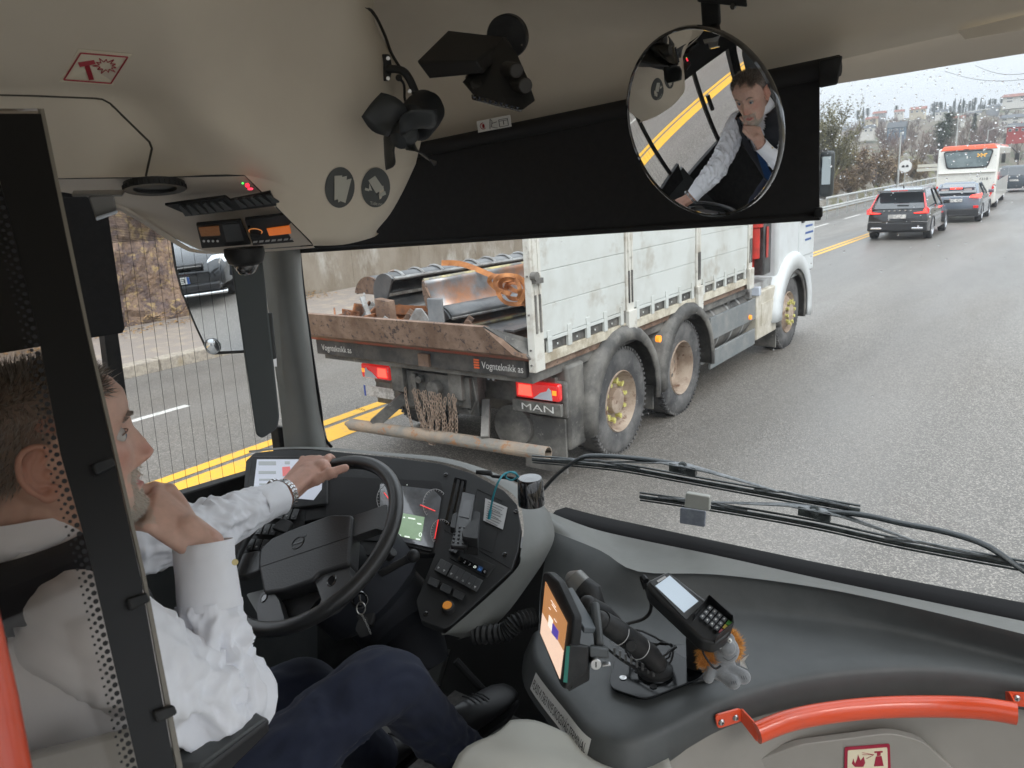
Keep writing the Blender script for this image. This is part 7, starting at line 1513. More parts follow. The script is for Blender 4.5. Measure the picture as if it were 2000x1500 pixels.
# gap between console and header
q = MB(); q.tube(spline([P(x, y, z - .004) for x, y, z in ((640, -60, 1.10), (700, 8, 1.17), (728, 24, 1.25), (750, 65, 1.29), (765, 105, 1.322), (792, 150, 1.372), (812, 195, 1.41), (826, 235, 1.432))], 6), .0028, n=6); part(q, 'console_gap', mat('gap_dark', (.02, .018, .015), .8))
# emergency hammer sticker
SC = mat('sticker_cream', (.72, .66, .52), .5); SR_ = mat('sticker_dark_red', (.33, .015, .03), .5)
o = decal('hammer_sticker', [(153, 95), (258, 105), (220, 165), (115, 158)], SC)
q = MB()
def dl(q, a, b_, w_, lift=.0022): q.bar(onto(CB, *a, lift), onto(CB, *b_, lift), w_, .0005, up=(EYE - onto(CB, *a)).normalized())
for a, b_ in (((157, 101), (249, 109)), ((249, 109), (216, 160)), ((216, 160), (124, 153)), ((124, 153), (157, 101))): dl(q, a, b_, .0018)
dl(q, (153, 123), (184, 117), .007); dl(q, (168, 122), (178, 153), .0062)
cx, cy = 206, 126
st_ = []
for k in range(22): a = 2 * pi * k / 22; r_ = (26 if k % 2 else 12) * (1 if k % 4 != 1 else .8); st_.append((cx + cos(a) * r_ * 1.0 + sin(a) * 2, cy + sin(a) * r_ * .62))
for a, b_ in zip(st_, st_[1:] + st_[:1]): dl(q, a, b_, .0011)
q.build('hammer_symbol', SR_, o, smooth=False)
# two round dark stickers
DGR = mat('sticker_grey', (.055, .06, .058), .4); LGR = mat('sticker_pale', (.45, .44, .38), .5)
def rnd(cx, cy, rx, ry, rot=0): return [(cx + cos(t) * rx * cos(rot) - sin(t) * ry * sin(rot), cy + cos(t) * rx * sin(rot) + sin(t) * ry * cos(rot)) for t in (2 * pi * k / 36 for k in range(36))]
def rdecal(name, cx, cy, rx, ry):
    mb = MB(); c = onto(CB, cx, cy, .0012); ring = [onto(CB, x, y, .0012) for x, y in rnd(cx, cy, rx, ry, .06)]; ring2 = [p - (EYE - p).normalized() * .001 for p in ring]
    mb.add([c] + ring + ring2, [(0, i + 1, (i + 1) % 36 + 1) for i in range(36)] + [(i + 1, i + 37, (i + 1) % 36 + 37, (i + 1) % 36 + 1) for i in range(36)]); return mb.build(name, DGR, bus, smooth=False)
o = rdecal('ticket_sticker', 663, 366, 29, 40)
for pts in ([(652, 343), (667, 342), (659, 388), (652, 391)], [(664, 346), (676, 343), (672, 388), (659, 395)], [(671, 352), (685, 348), (673, 396), (658, 390)]): decal('ticket_symbol', pts, LGR, o, .0028)
o = rdecal('camera_sticker', 733, 366, 28, 39)
for pts in ([(718, 352), (731, 343), (748, 368), (733, 377)], [(712, 366), (720, 369), (719, 373), (711, 371)], [(738, 380), (750, 372), (752, 379), (742, 384)], [(720, 358), (725, 372), (719, 371)]): decal('camera_symbol', pts, LGR, o, .0026)
a, b_ = onto(CB, 720, 399, .002), onto(CB, 744, 401, .002); text('sticker_lettering', 'Tide.no', LGR, a, b_ - a, (b_ - a).cross(a - EYE) * (1 if (b_ - a).cross(a - EYE).z > 0 else -1), .0075, o, lift=.0012, width=(b_ - a).length)
# dome camera
t = thing('dome_camera', P(477, 510, 1.38), 'black dome camera hanging under the overhead console', 'camera'); c = P(478, 497, 1.37)
q = MB(); q.lathe([(.0001, .012), (.034, .012), (.035, .0), (.030, -.014), (.022, -.019)], c, (0, 0, 1), 28); q.build('housing', BLKP, t, bevel=.001)
q = MB(); q.sphere(c + V((0, 0, -.016)), .021, 20, 12); dm = q.build('dome', mat('dome_glass', (.05, .05, .05), .05, spec=1, coat=1), t)
q = MB(); q.sphere(c + V((.004, -.012, -.026)), .009, 14, 10); q.build('lens', BLKG, t)
# ---- fan
FANB = mat('fan_black', (.018, .02, .022), .5, bump=.1, bs=300); FANG = mat('fan_blade', (.03, .034, .036), .45)
t = thing('fan', P(800, 260, 1.28), 'small black clip fan with open blades on the edge of the overhead console', 'fan')
zc = -(RW.transposed() @ (onto(CB, 753, 132, .0) - EYE)).z
q = MB(); a = P(753, 132, zc - .001); nn = (EYE - a).normalized(); q.prism(rounded([a + CX * dx + CY * dy for dx, dy in ((-.007, .022), (.007, .022), (.011, 0), (.007, -.022), (-.007, -.022), (-.011, 0))], .004), nn * .006)
q.build('bracket', FANB, t, bevel=.001)
q = MB(); q.tube(spline([P(757, 134, zc - .008), P(785, 138, zc - .02), P(800, 155, zc - .02), P(815, 190, 1.25)], 5), .0065, n=10); q.tube(spline([P(779, 153, zc - .02), P(789, 165, zc - .02), P(791, 195, 1.24), P(800, 205, 1.24)], 5), .0022, n=7); q.sphere(P(779, 152, zc - .02), .0055, 10, 8); q.build('arm', FANB, t)
for x, y in ((758, 114), (758, 153), (815, 187), (800, 178)):
    q = MB(); q.lathe([(.0001, .006), (.003, .006), (.0035, 0)], P(x, y, (zc - .006) if x == 758 else 1.243), nn, 8); q.build('bolt', SCREW, t)
hub = P(788, 264, 1.205); bk = P(842, 202, 1.265); ax = (hub - bk).normalized()
q = MB(); q.lathe([(.0001, -.004), (.02, -.002), (.022, .01), (.030, .012), (.032, .03), (.032, .062), (.024, .07), (.012, .072)], bk, ax, 28); q.build('motor', FANB, t)
q = MB(); q.lathe([(.0001, .02), (.014, .017), (.020, .006), (.021, -.012), (.006, -.014)], hub, ax, 24); hbm = q.build('hub', FANG, t)
q = MB(); q.cyl(hub - ax * .014, bk + ax * .07, .004, n=8); q.build('shaft', SCREW, t)
x, y, z = frame(ax)
for k in range(4):
    a0 = 2 * pi * k / 4 + .35; rows = []
    for i in range(8):
        s_ = i / 7; r_ = .016 + .050 * s_; w_ = .26 + .34 * sin(pi * min(1, s_ * .9 + .12)); row = []
        for j in range(6):
            v_ = j / 5 - .5; a = a0 + v_ * 2 * w_ * (1.15 - s_ * .35) + .25 * s_; row.append(hub + (x * cos(a) + y * sin(a)) * r_ + z * (-.002 + v_ * .05 * (1 - .2 * s_)))
        rows.append(row)
    q = MB(); q.grid(rows); q.build('blade', FANG, t, solid=.0016, angle=80)
# ---- black camera unit with disc bracket
t = thing('driver_camera_unit', P(930, 150, 1.30), 'angular black camera box on a round hinge above the windscreen', 'camera unit')
q = MB(); front = [(812, 120), (842, 155), (905, 165), (918, 178), (1012, 217), (1022, 217), (1048, 200), (1035, 160), (1010, 98), (990, 60), (875, 60)]
F1 = Pl((812, 120, 1.30), (1040, 190, 1.26), (1000, 80, 1.36))
q.hexa([P(*p) for p in ((812, 120, 1.24), (838, 155, 1.22), (945, 145, 1.18), (930, 118, 1.16), (874, 58, 1.32), (880, 66, 1.32), (1004, 92, 1.28), (990, 72, 1.30))])
q.build('housing', mat('unit_black', (.014, .014, .015), .6), t, bevel=.004)
q = MB(); q.hexa([P(*p) for p in ((915, 160, 1.175), (925, 188, 1.18), (1022, 216, 1.19), (1048, 196, 1.20), (985, 70, 1.30), (905, 150, 1.24), (1000, 200, 1.26), (1030, 150, 1.29))]); 
q.hexa([P(*p) for p in ((900, 160, 1.19), (922, 186, 1.17), (1022, 217, 1.17), (1048, 198, 1.18), (985, 66, 1.27), (990, 80, 1.24), (1010, 100, 1.22), (1035, 160, 1.19))]); q.build('lens_housing', mat('unit_grey', (.022, .022, .021), .55), t, bevel=.004)
q = MB(); q.hexa([P(*p) for p in ((920, 184, 1.165), (922, 195, 1.165), (1018, 219, 1.165), (1020, 212, 1.165), (920, 184, 1.19), (922, 195, 1.19), (1018, 219, 1.19), (1020, 212, 1.19))]); o = q.build('led_strip', BLKG, t, bevel=.002)
for k in range(9): q = MB(); c = P(926 + k * 10.5, 190 + k * 2.6, 1.163); q.sphere(c, .0024, 8, 6); q.build('led', mat('dark_led', (.03, .035, .05), .2) if k == 0 else bpy.data.materials['dark_led'], o)
for x_, y_ in ((1010, 138), (1027, 167)):
    q = MB(); a = P(x_, y_, 1.165); b_ = P(x_ - 20, y_ - 2, 1.20); q.cyl(a, b_, .0115, .0125, n=20); kn = q.build('lens_knob', mat('knob_grey', (.035, .033, .03), .5), t, bevel=.002)
dc = P(990, 72, 1.33); dn = V((.3, -.9, -.25)).normalized(); q = MB(); q.lathe([(.0001, .004), (.034, .004), (.036, .002), (.036, -.012), (.0001, -.012)], dc, dn, 36); dk = q.build('hinge_disc', BLKP, t)
q = MB(); x, y, z = frame(dn); pts = [dc + dn * .0045 + (CX * cos(a) + CY * sin(a)) * .030 for a in (-.5 + 1.5 * k / 12 for k in range(13))]; q.tube(pts, .0016, n=5); q.build('slot', mat('slot_pale', (.25, .22, .18), .5), dk)
# ---- round convex mirror
MC = P(1356, 252, 1.16); mn = V((-.274, -.913, -.303)).normalized(); RC = 1.08; RM = .138
t = thing('interior_mirror', MC, 'round convex interior mirror in front of the sun blind showing the driver', 'mirror')
x, y, z = frame(mn); rows = []
for i in range(25):
    r_ = max(1e-4, RM * i / 24); h_ = sqrt(RC * RC - r_ * r_) - RC; rows.append([MC + mn * h_ + (x * cos(a) + y * sin(a)) * r_ for a in (2 * pi * k / 72 for k in range(72))])
q = MB(); q.grid(rows, closed=True); mg = q.build('mirror_glass', mirrormat('mirror_glass', (.8, .8, .8)), t, angle=180)
q = MB(); q.lathe([(RM - .001, -.010), (RM + .001, -.0065), (RM + .004, -.008), (RM + .005, -.014), (RM + .002, -.020), (RM * .8, -.028), (RM * .4, -.034), (.0001, -.036)], MC, mn, 72); q.build('rim', BLKG, t)
q = MB(); a = PY(1400, 60, 1.36); q.tube(spline([MC - mn * .035, MC - mn * .06 + V((0, 0, .08)), PY(1392, 38, 1.26), PY(1385, -20, 1.24)], 5), .009, n=10); q.bar(PY(1390, 50, 1.25), PY(1385, -40, 1.22), .028, .012)
q.hexa([PY(xx_, yy_, Y_) for Y_ in (1.24, 1.21) for xx_, yy_ in ((1362, 4), (1460, 14), (1450, -60), (1360, -60))]); q.build('arm', BLKP, t, bevel=.003)
q = MB(); q.lathe([(.0001, .003), (.004, .003), (.005, 0)], PY(1432, 12, 1.208), (0, -1, 0), 12); q.build('bolt', BLKG, t)
# ---- outside wing mirror on the left
WMC = PX(412, 575, -2.12); tgt = V((-3.98, -9.3, .68))
def refl_n(c, tgt): return ((EYE - c).normalized() + (tgt - c).normalized()).normalized()
WMP = P(400, 513, (RW.transposed() @ (WMC - EYE)).z * -1); wn = refl_n(WMP, tgt)
wp = Pl(WMC, WMC + wn.cross(V((0, 0, 1))), WMC + V((0, 0, 1)).cross(wn).cross(wn)); wp.o = WMC; wp.n = wn
q = MB(); sh = [(330, 462), (338, 520), (352, 572), (378, 636), (402, 688), (412, 694), (484, 690), (492, 480), (470, 440), (340, 440)]
t = thing('wing_mirror', WMC, 'black framed outside mirror at the left, reflecting a dark car behind', 'mirror')
wp.plate(q, sh, .05, -.004, .012); q.build('mirror_housing', BLKP, t, bevel=.006)
q = MB(); wp.plate(q, [(336, 464), (345, 520), (358, 572), (383, 634), (406, 682), (416, 687), (478, 684), (486, 480), (466, 446), (346, 446)], .003, .0, .01); q.build('mirror_glass', mirrormat('wing_glass', (.95, .97, .98)), t, smooth=False)
q = MB(); c = wp.at(415, 676, .002); xx_, yy_, zz_ = frame(wn); rows = []
for i in range(9): r_ = max(1e-4, .024 * i / 8); rows.append([c + wn * (sqrt(.08 ** 2 - r_ * r_) - .08 + .004) + (xx_ * cos(a) + yy_ * sin(a)) * r_ for a in (2 * pi * k / 28 for k in range(28))])
q.grid(rows, closed=True); sp_ = q.build('spot_mirror', mirrormat('spot_glass'), t, angle=180)
q = MB(); q.lathe([(.024, 0), (.0255, .001), (.0255, .003), (.024, .003)], c, wn, 28); q.build('spot_rim', GREYPR, sp_)
# car seen in that mirror
bc = car('hatchback_car', 'dark grey car seen only in the outside mirror, coming up behind', mat('graphite_paint', (.02, .023, .027), .18, coat=1, metal=.4), 4.3, 1.8, 1.5, .98, .8, .85, .6, group=None)
for s_ in (-1, 1):
    q = MB(); q.hexa([V((s_ * a, b_, c_)) for a, b_, c_ in ((.55, 4.22, .60), (.86, 3.98, .62), (.88, 3.85, .66), (.60, 4.05, .62), (.55, 4.20, .70), (.86, 3.96, .78), (.87, 3.75, .80), (.62, 3.95, .76))]); q.build('headlight', mat('headlight', (.6, .65, .7), .1, coat=1, em=(.9, .95, 1), es=.6) if s_ < 0 else bpy.data.materials['headlight'], bc, bevel=.02)
q = MB(); q.bb((-.5, 4.2, .62), (.5, 4.33, .70)); q.build('upper_grille', TRIM, bc, bevel=.02); q = MB(); q.bb((-.48, 4.31, .655), (.48, 4.345, .672)); q.build('chrome_bar', CHROME, bc)
q = MB(); q.tube([V((cos(a) * .065, 4.352, .66 + sin(a) * .065)) for a in (2 * pi * k / 24 for k in range(24))], .008, n=6, closed=True); q.bar((-.085, 4.355, .66), (.085, 4.355, .66), .014, .014); q.build('front_emblem', CHROME, bc)
q = MB(); q.bb((-.26, 4.33, .40), (.26, 4.345, .51)); np_ = q.build('number_plate', CHALK, bc); text('plate_lettering', 'EK 18', TRIM, (.20, 4.349, .42), (-1, 0, 0), (0, 0, 1), .10, np_, width=.36); q = MB(); q.bb((.22, 4.346, .4), (.26, 4.348, .51)); q.build('blue_band', BLUE, np_)
q = MB(); q.bb((-.7, 4.2, .25), (.7, 4.36, .38)); q.build('lower_grille', TRIM, bc, bevel=.03); q = MB(); q.bb((-.8, 4.15, .19), (.8, 4.4, .24)); q.build('front_lip', CHROME, bc, bevel=.02)
bc.location = (-4.7, -13.5, 0); bc.rotation_euler.z = radians(-3)
# ---- phone in its holder on the panel
PHB = mat('phone_black', (.012, .012, .013), .35)
t = thing('mobile_phone', IP.at(905, 1010, .03), 'old slim black mobile phone standing in its holder on the right of the panel', 'phone')
PH = Pl(IP.at(905, 965, .022), IP.at(925, 968, .020), IP.at(900, 1040, .06)); 
q = MB(); PH.plate(q, [(903, 960), (928, 966), (912, 1068), (880, 1066)], .010, .010, .004); q.build('body', PHB, t, bevel=.002)
q = MB(); PH.plate(q, [(905, 975), (922, 979), (916, 1012), (897, 1008)], .001, .0112); q.build('screen', mat('phone_screen', (.03, .03, .032), .25), t, smooth=False)
for r_ in range(5):
    for c_ in range(3): q = MB(); q.box(PH.at(889 + c_ * 9 - r_ * .8, 1028 + r_ * 7.5 + c_ * 1.2, .0112), (.0035, .0035, .0025)); q.build('key', mat('phone_key', (.05, .05, .05), .4) if 'phone_key' not in bpy.data.materials else bpy.data.materials['phone_key'], t)
h = thing('phone_holder', IP.at(925, 1030, .02), 'black clamp holder gripping the mobile phone', 'phone holder')
q = MB(); PH.plate(q, [(925, 1015), (935, 1013), (933, 1052), (905, 1048), (902, 1038), (918, 1018)], .022, .022, .003); PH.plate(q, [(884, 1004), (893, 1000), (889, 1032), (879, 1028)], .016, .018, .003); PH.plate(q, [(915, 995), (938, 1000), (934, 1070), (905, 1066)], .02, -.003, .003); q.build('jaw', BLKP, h, bevel=.002)
# paper and lanyard
q = MB(); IP.plate(q, [(948, 973), (991, 991), (982, 1034), (944, 1016)], .0012, .003); pc = q.build('paper_note', mat('paper', (.55, .55, .55), .7), smooth=False); tag(pc, 'small printed white note stuck on the right of the instrument panel', 'note')
q = MB()
for k in range(9): outl(q, [(953 - k * .5, 980 + k * 4.4), (984 - k * .8 - (k % 3) * 3, 993 + k * 4.2)], pl=IP, off=.0046, w=.0009, close=False)
q.build('note_line', mat('ink_grey', (.15, .15, .15), .7), pc)
LAN = mat('teal_cord', (.02, .26, .33), .5)
q = MB(); lp = [(957, 1005, 1.735), (960, 985, 1.720), (966, 960, 1.705), (975, 938, 1.705), (986, 925, 1.730), (1004, 922, 1.755), (1010, 930, 1.765), (1000, 938, 1.765), (988, 932, 1.745), (992, 922, 1.740), (1008, 926, 1.745), (1016, 940, 1.765), (1020, 955, 1.775)]
q.tube(spline([P(*p) for p in lp], 5), .0022, n=7); o = q.build('lanyard', LAN); tag(o, 'teal cord looped over the top of the dashboard with its end hanging over the note', 'cord')
q = MB(); q.tube([P(958, 996, 1.727), P(955, 1014, 1.727)], .0036, n=8); q.build('cord_clip', LAN, o)
t = thing('microphone_stalk', P(985, 930, 1.795), 'short black rod lying on top of the instrument housing', 'rod'); q = MB(); q.tube([P(930, 922, 1.815), P(958, 924, 1.810), P(962, 930, 1.810), P(1000, 934, 1.795), P(1032, 946, 1.775)], [.005, .007, .004, .0045, .006], n=10); q.build('rod', BLKP, t)
q = MB(); c = P(1038, 984, 1.700); q.lathe([(.030, 0), (.028, .056), (.025, .061), (.0001, .062)], c, (0, 0, 1), 28); o = q.build('black_cap', BLKG, angle=50); tag(o, 'glossy black cylindrical cap on the right shoulder of the dashboard', 'cap')
# keys in the ignition
KEYM = mat('key_steel', (.4, .4, .38), .3, metal=1)
t = thing('keys', P(710, 1200, 1.56), 'bunch of keys with a black tag hanging in the ignition', 'keys')
q = MB(); c = P(703, 1172, 1.57); q.lathe([(.012, 0), (.016, .004), (.018, 0)], c, (EYE - c), 20); q.bar(c, c + (EYE - c).normalized() * .03, .004, .02); q.build('ignition_key', BLKG, t, bevel=.001)
q = MB(); c = P(705, 1188, 1.51); q.tube([c + (CX * cos(a) * .7 + CY * sin(a)) * .012 for a in (2 * pi * k / 20 for k in range(20))], .0014, n=6, closed=True); chain(q, [P(706, 1200, 1.51), P(716, 1218, 1.51), P(725, 1240, 1.51)], .0028); q.build('key_ring', KEYM, t)
q = MB(); q.prism(rounded([P(x_, y_, 1.515) for x_, y_ in ((700, 1208), (716, 1205), (722, 1240), (704, 1246), (694, 1230))], .004), CZ * .002); q.build('key_tag', BLKP, t)
# ---- payment terminal
TBLK = mat('terminal_black', (.016, .017, .018), .35)
t = thing('card_terminal', PZ(1340, 1290, zt), 'black card payment terminal with lit pale screen and keypad on a stand', 'card terminal')
TP = Pl((1270, 1130, 1.36), (1330, 1115, 1.37), (1400, 1250, 1.27))
q = MB(); TP.plate(q, [(1263, 1135), (1305, 1115), (1432, 1212), (1425, 1240), (1398, 1258), (1370, 1250), (1268, 1155)], .034, .0, .008); q.build('body', TBLK, t, bevel=.005, seg=3)
q = MB(); TP.plate(q, [(1270, 1138), (1306, 1118), (1374, 1178), (1340, 1210)], .002, .002, .003); bz = q.build('bezel', mat('bezel_grey', (.10, .105, .11), .25), t, smooth=False)
q = MB(); TP.plate(q, [(1280, 1144), (1308, 1124), (1364, 1174), (1336, 1196)], .001, .0032); q.build('screen', mat('terminal_screen', (.4, .46, .52), .15, em=(.62, .74, .85), es=.32), bz, smooth=False)
a, b_ = TP.at(1284, 1136, .0035), TP.at(1300, 1126, .0035)
q = MB(); q.bar(a, b_, .004, .0004, up=TP.n); q.build('maker_mark', GREYPR, bz)
sh0 = [TP.at(*p, .0) for p in ((1353, 1212), (1382, 1174), (1428, 1214), (1430, 1228), (1396, 1256))]; q = MB()
for a, b_ in zip(sh0, sh0[1:]): q.hexa([a, b_, b_ - TP.n * .02, a - TP.n * .02, a + TP.n * .020 + (b_ - a) * 0, b_ + TP.n * .020, b_ + TP.n * .020 + (sh0[0] - b_).normalized() * .002, a + TP.n * .02 + (sh0[2] - a).normalized() * .002])
q.build('keypad_shield', TBLK, t, bevel=.001)
KG = mat('key_grey', (.12, .13, .14), .4); u0, u1, v0 = TP.at(1360, 1206, .004), TP.at(1380, 1183, .004), TP.at(1410, 1246, .004)
for r_ in range(5):
    for c_ in range(3 if r_ < 4 else 3):
        f_ = lambda a, b_: u0 + (u1 - u0) * (a + .3) / 2.8 + (v0 - u0) * (b_ + .35) / 5.3
        mm_ = KG if r_ < 4 else [mat('key_red', (.6, .12, .14), .4), mat('key_yellow', (.75, .6, .08), .4), mat('key_green', (.15, .6, .12), .4)][c_]
        q = MB(); p0 = f_(c_, r_); p1 = f_(c_ + .8, r_); p2 = f_(c_ + .8, r_ + .72); p3 = f_(c_, r_ + .72); q.prism([p0, p1, p2, p3], TP.n * .0035); kx = q.build('key', mm_, t, bevel=.0006)
        if r_ < 4:
            q = MB(); cc = (p0 + p2) / 2 + TP.n * .0038; q.bar(cc - (p1 - p0) * .15, cc + (p1 - p0) * .15, .0022, .0003, up=TP.n); q.build('key_mark', CHALK, kx)
q = MB(); pb = PZ(1362, 1300, zt + .006); q.bar(TP.at(1362, 1236, -.03), pb, .035, .03, up=TP.n); q.lathe([(.0001, .008), (.055, .008), (.057, .004), (.057, 0)], PZ(1345, 1298, zt + .002), (0, 0, 1), 36); q.build('stand', TBLK, t, bevel=.002)
q = MB(); q.tube(spline([P(1262, 1135, 1.375), P(1255, 1128, 1.385), P(1262, 1150, 1.38)], 4), .006, n=8); q.tube(spline([P(1259, 1126, 1.385), P(1263, 1150, 1.39), P(1272, 1185, 1.40), P(1258, 1208, 1.42), P(1215, 1222, 1.42), P(1200, 1240, 1.42)], 6), .0032, n=8); q.build('cable', BLKP, t)
# ---- mount plate, jointed arm, tablet
t = thing('mounting_plate', PZ(1290, 1310, zt), 'flat glossy black steel plate screwed to the tray under the jointed arm', 'plate')
q = MB(); q.prism(rounded([PZ(x_, y_, zt + .012) for x_, y_ in ((1215, 1240), (1250, 1228), (1345, 1290), (1380, 1305), (1372, 1322), (1260, 1366), (1196, 1345), (1190, 1330))], .02), (0, 0, -.005)); pt_ = q.build('plate', mat('plate_gloss', (.006, .007, .008), .16, spec=.3), t, bevel=.001, smooth=False)
for x_, y_ in ((1217, 1324), (1276, 1341), (1240, 1240), (1246, 1310)): q = MB(); q.lathe([(.0001, -.0005), (.004, .0005), (.0065, .001)], PZ(x_, y_, zt + .0125), (0, 0, 1), 16); q.build('plate_hole', SCREW if x_ == 1217 else BLKM, pt_)
t = thing('support_arm', PZ(1280, 1310, zt + .012), 'black jointed ball arm carrying the tablet', 'support arm')
q = MB(); q.lathe([(.032, 0), (.032, .008), (.025, .014), (.014, .018)], PZ(1280, 1312, zt + .0125), (0, 0, 1), 30); q.sphere(P(1275, 1293, 1.345), .016, 16, 12); q.build('ball_base', BLKP, t)
q = MB(); q.tube([P(1284, 1296, 1.335), P(1268, 1278, 1.325), P(1240, 1256, 1.30), P(1200, 1228, 1.275), P(1176, 1213, 1.26)], [.016, .0185, .0185, .0185, .017], n=18); q.sphere(P(1284, 1296, 1.335), .0165, 16, 10); q.sphere(P(1172, 1212, 1.255), .016, 16, 10); q.build('arm_tube', BLKP, t)
q = MB(); c = P(1232, 1262, 1.28); q.lathe([(.0001, .008), (.008, .008), (.0095, 0)], c + (EYE - c).normalized() * .012, (EYE - c), 18); q.build('clamp_knob', BLKP, t)
for a, b_ in (((1212, 1236, 1.285), (1208, 1246, 1.275)), ((1252, 1262, 1.31), (1248, 1276, 1.30))): q = MB(); p0, p1 = P(*a), P(*b_); q.lathe([(.019, -.0008), (.0198, 0), (.019, .0008)], (p0 + p1) / 2 + CY * .002, (P(1176, 1213, 1.26) - P(1284, 1296, 1.335)), 24); q.build('seam_ring', GREYPR, t)
q = MB(); q.tube([P(1150, 1180, 1.30), P(1180, 1200, 1.32), P(1202, 1216, 1.33)], [.014, .017, .013], n=14); q.sphere(P(1148, 1180, 1.30), .015, 14, 10); q.sphere(P(1205, 1218, 1.33), .008, 10, 8); q.build('rear_joint', BLKP, t)
# cable coils
rg = random.Random(5); q = MB()
cc0 = PZ(1270, 1258, zt + .05)
for k in range(3):
    a0 = rg.uniform(0, 6); R_ = .040 + k * .003; pts = [cc0 + V((cos(a) * R_, sin(a) * R_ * .9, .012 * sin(a * 2 + k) - .02 + .008 * k)) + V((rg.uniform(-.003, .003), 0, 0)) for a in (2 * pi * j / 24 for j in range(24))]; q.tube(pts, .0021, n=6, closed=True)
for k in range(2):
    q.tube(spline([P(1180 + k * 4, 1262 + k * 3, 1.30), P(1215 + k * 3, 1288 + k * 4, 1.33), P(1260, 1308 + k * 3, 1.36), P(1296, 1290, 1.37)], 6), .0022, n=6)
o = q.build('cable_coil', BLKP); tag(o, 'coiled black cable tied round the jointed arm', 'cable')
q = MB()
for k in range(8): a = P(1200 + k * 11, 1272 + k * 6, 1.312 + k * .006); q.bar(a - CY * .006, a + CY * .006, .0035, .005)
q.build('cable_tie', mat('tie_grey', (.08, .08, .08), .4), o)
t = thing('tablet', P(1085, 1230, 1.14), 'tablet computer in a black rugged case with a glowing orange and cream screen', 'tablet')
TS = Pl((1060, 1130, 1.20), (1112, 1215, 1.10), (1068, 1290, 1.20)); TS = Pl((1062, 1128, 1.22), (1118, 1220, 1.125), (1098, 1345, 1.125))
q = MB(); TS.plate(q, [(1060, 1118), (1068, 1116), (1088, 1135), (1120, 1205), (1118, 1240), (1102, 1348), (1094, 1340), (1052, 1236), (1054, 1160)], .016, 0, .006); q.build('case', BLKP, t, bevel=.003)
scr = [(1065, 1136), (1107, 1216), (1093, 1326), (1055, 1236)]
q = MB(); TS.plate(q, scr, .001, .0012); sc_ = q.build('screen', mat('screen_peach', (.5, .35, .27), .2, c2=(.42, .3, .25), ns=40, em=(.95, .68, .52), es=.6), t, smooth=False)
q = MB(); TS.plate(q, [(1065, 1136), (1107, 1216), (1100, 1270), (1059, 1196)], .001, .0022); q.build('screen_panel', mat('screen_orange', (.25, .12, .05), .2, em=(.55, .25, .10), es=.55), sc_, smooth=False)
q = MB(); TS.plate(q, [(1072, 1201), (1079, 1212), (1077, 1232), (1070, 1221)], .001, .0034); q.build('screen_card', mat('screen_white', (.7, .6, .5), .3, em=(1, .9, .8), es=.6), sc_, smooth=False)
q = MB(); TS.plate(q, [(1079, 1217), (1090, 1233), (1088, 1250), (1077, 1236)], .001, .0034); q.build('screen_button', mat('screen_violet', (.06, .03, .2), .3, em=(.12, .08, .45), es=.5), sc_, smooth=False)
q = MB()
for (x_, y_, l_) in ((1076, 1172, 9), (1078, 1180, 9), (1072, 1186, 3), (1082, 1208, 5)): outl(q, [(x_, y_), (x_ + l_, y_ + l_ * 1.6)], pl=TS, off=.0034, w=.0007, close=False)
q.build('screen_line', bpy.data.materials['screen_white'], sc_)
for k in range(3): q = MB(); q.tube([P(1081 + k * 3.2, 1139 + k * 7, 1.195 - k * .004), P(1083 + k * 3.2, 1144 + k * 7, 1.192 - k * .004)], .0022, n=8); q.build('side_button', GREYPR, t)
q = MB(); q.hexa([P(*p) for p in ((1092, 1150, 1.22), (1118, 1146, 1.27), (1168, 1228, 1.20), (1142, 1226, 1.15), (1092, 1160, 1.22), (1118, 1156, 1.27), (1164, 1238, 1.20), (1140, 1238, 1.15))]); q.build('back_plate', mat('slate_plate', (.10, .115, .125), .35), t, bevel=.002)
q = MB(); q.hexa([P(*p) for p in ((1112, 1258, 1.115), (1148, 1262, 1.13), (1146, 1310, 1.13), (1104, 1345, 1.10), (1112, 1250, 1.16), (1152, 1262, 1.18), (1152, 1330, 1.17), (1110, 1352, 1.14))]); q.build('dock', BLKP, t, bevel=.003)
q = MB(); q.hexa([P(*p) for p in ((1106, 1262, 1.106), (1113, 1262, 1.106), (1108, 1334, 1.095), (1100, 1332, 1.095), (1106, 1262, 1.13), (1113, 1262, 1.13), (1108, 1334, 1.12), (1100, 1332, 1.12))]); q.build('green_strip', mat('green_strip', (.0, .19, .14), .4), t)
q = MB(); q.hexa([P(*p) for p in ((1150, 1262, 1.15), (1188, 1268, 1.16), (1190, 1288, 1.16), (1152, 1284, 1.14), (1152, 1258, 1.19), (1190, 1262, 1.19), (1188, 1280, 1.2), (1150, 1280, 1.19))]); q.tube([P(1162, 1180, 1.24), P(1168, 1240, 1.19), P(1170, 1262, 1.18)], .008, n=8); q.build('bracket', GREYD, t, bevel=.003)
c = P(1164, 1298, 1.14); q = MB(); q.cyl(c, c + CZ * .03, .0082, n=20); lk = q.build('lock', SCREW, t, bevel=.001); q = MB(); q.bar(c - CZ * .0005 + CY * .004, c - CZ * .0005 - CY * .004, .0018, .0006, up=CZ); q.build('keyhole', BLKM, lk)
q = MB(); q.bar(P(1176, 1298, 1.15), P(1192, 1296, 1.15), .008, .003); q.build('lock_lever', SCREW, t, bevel=.001)
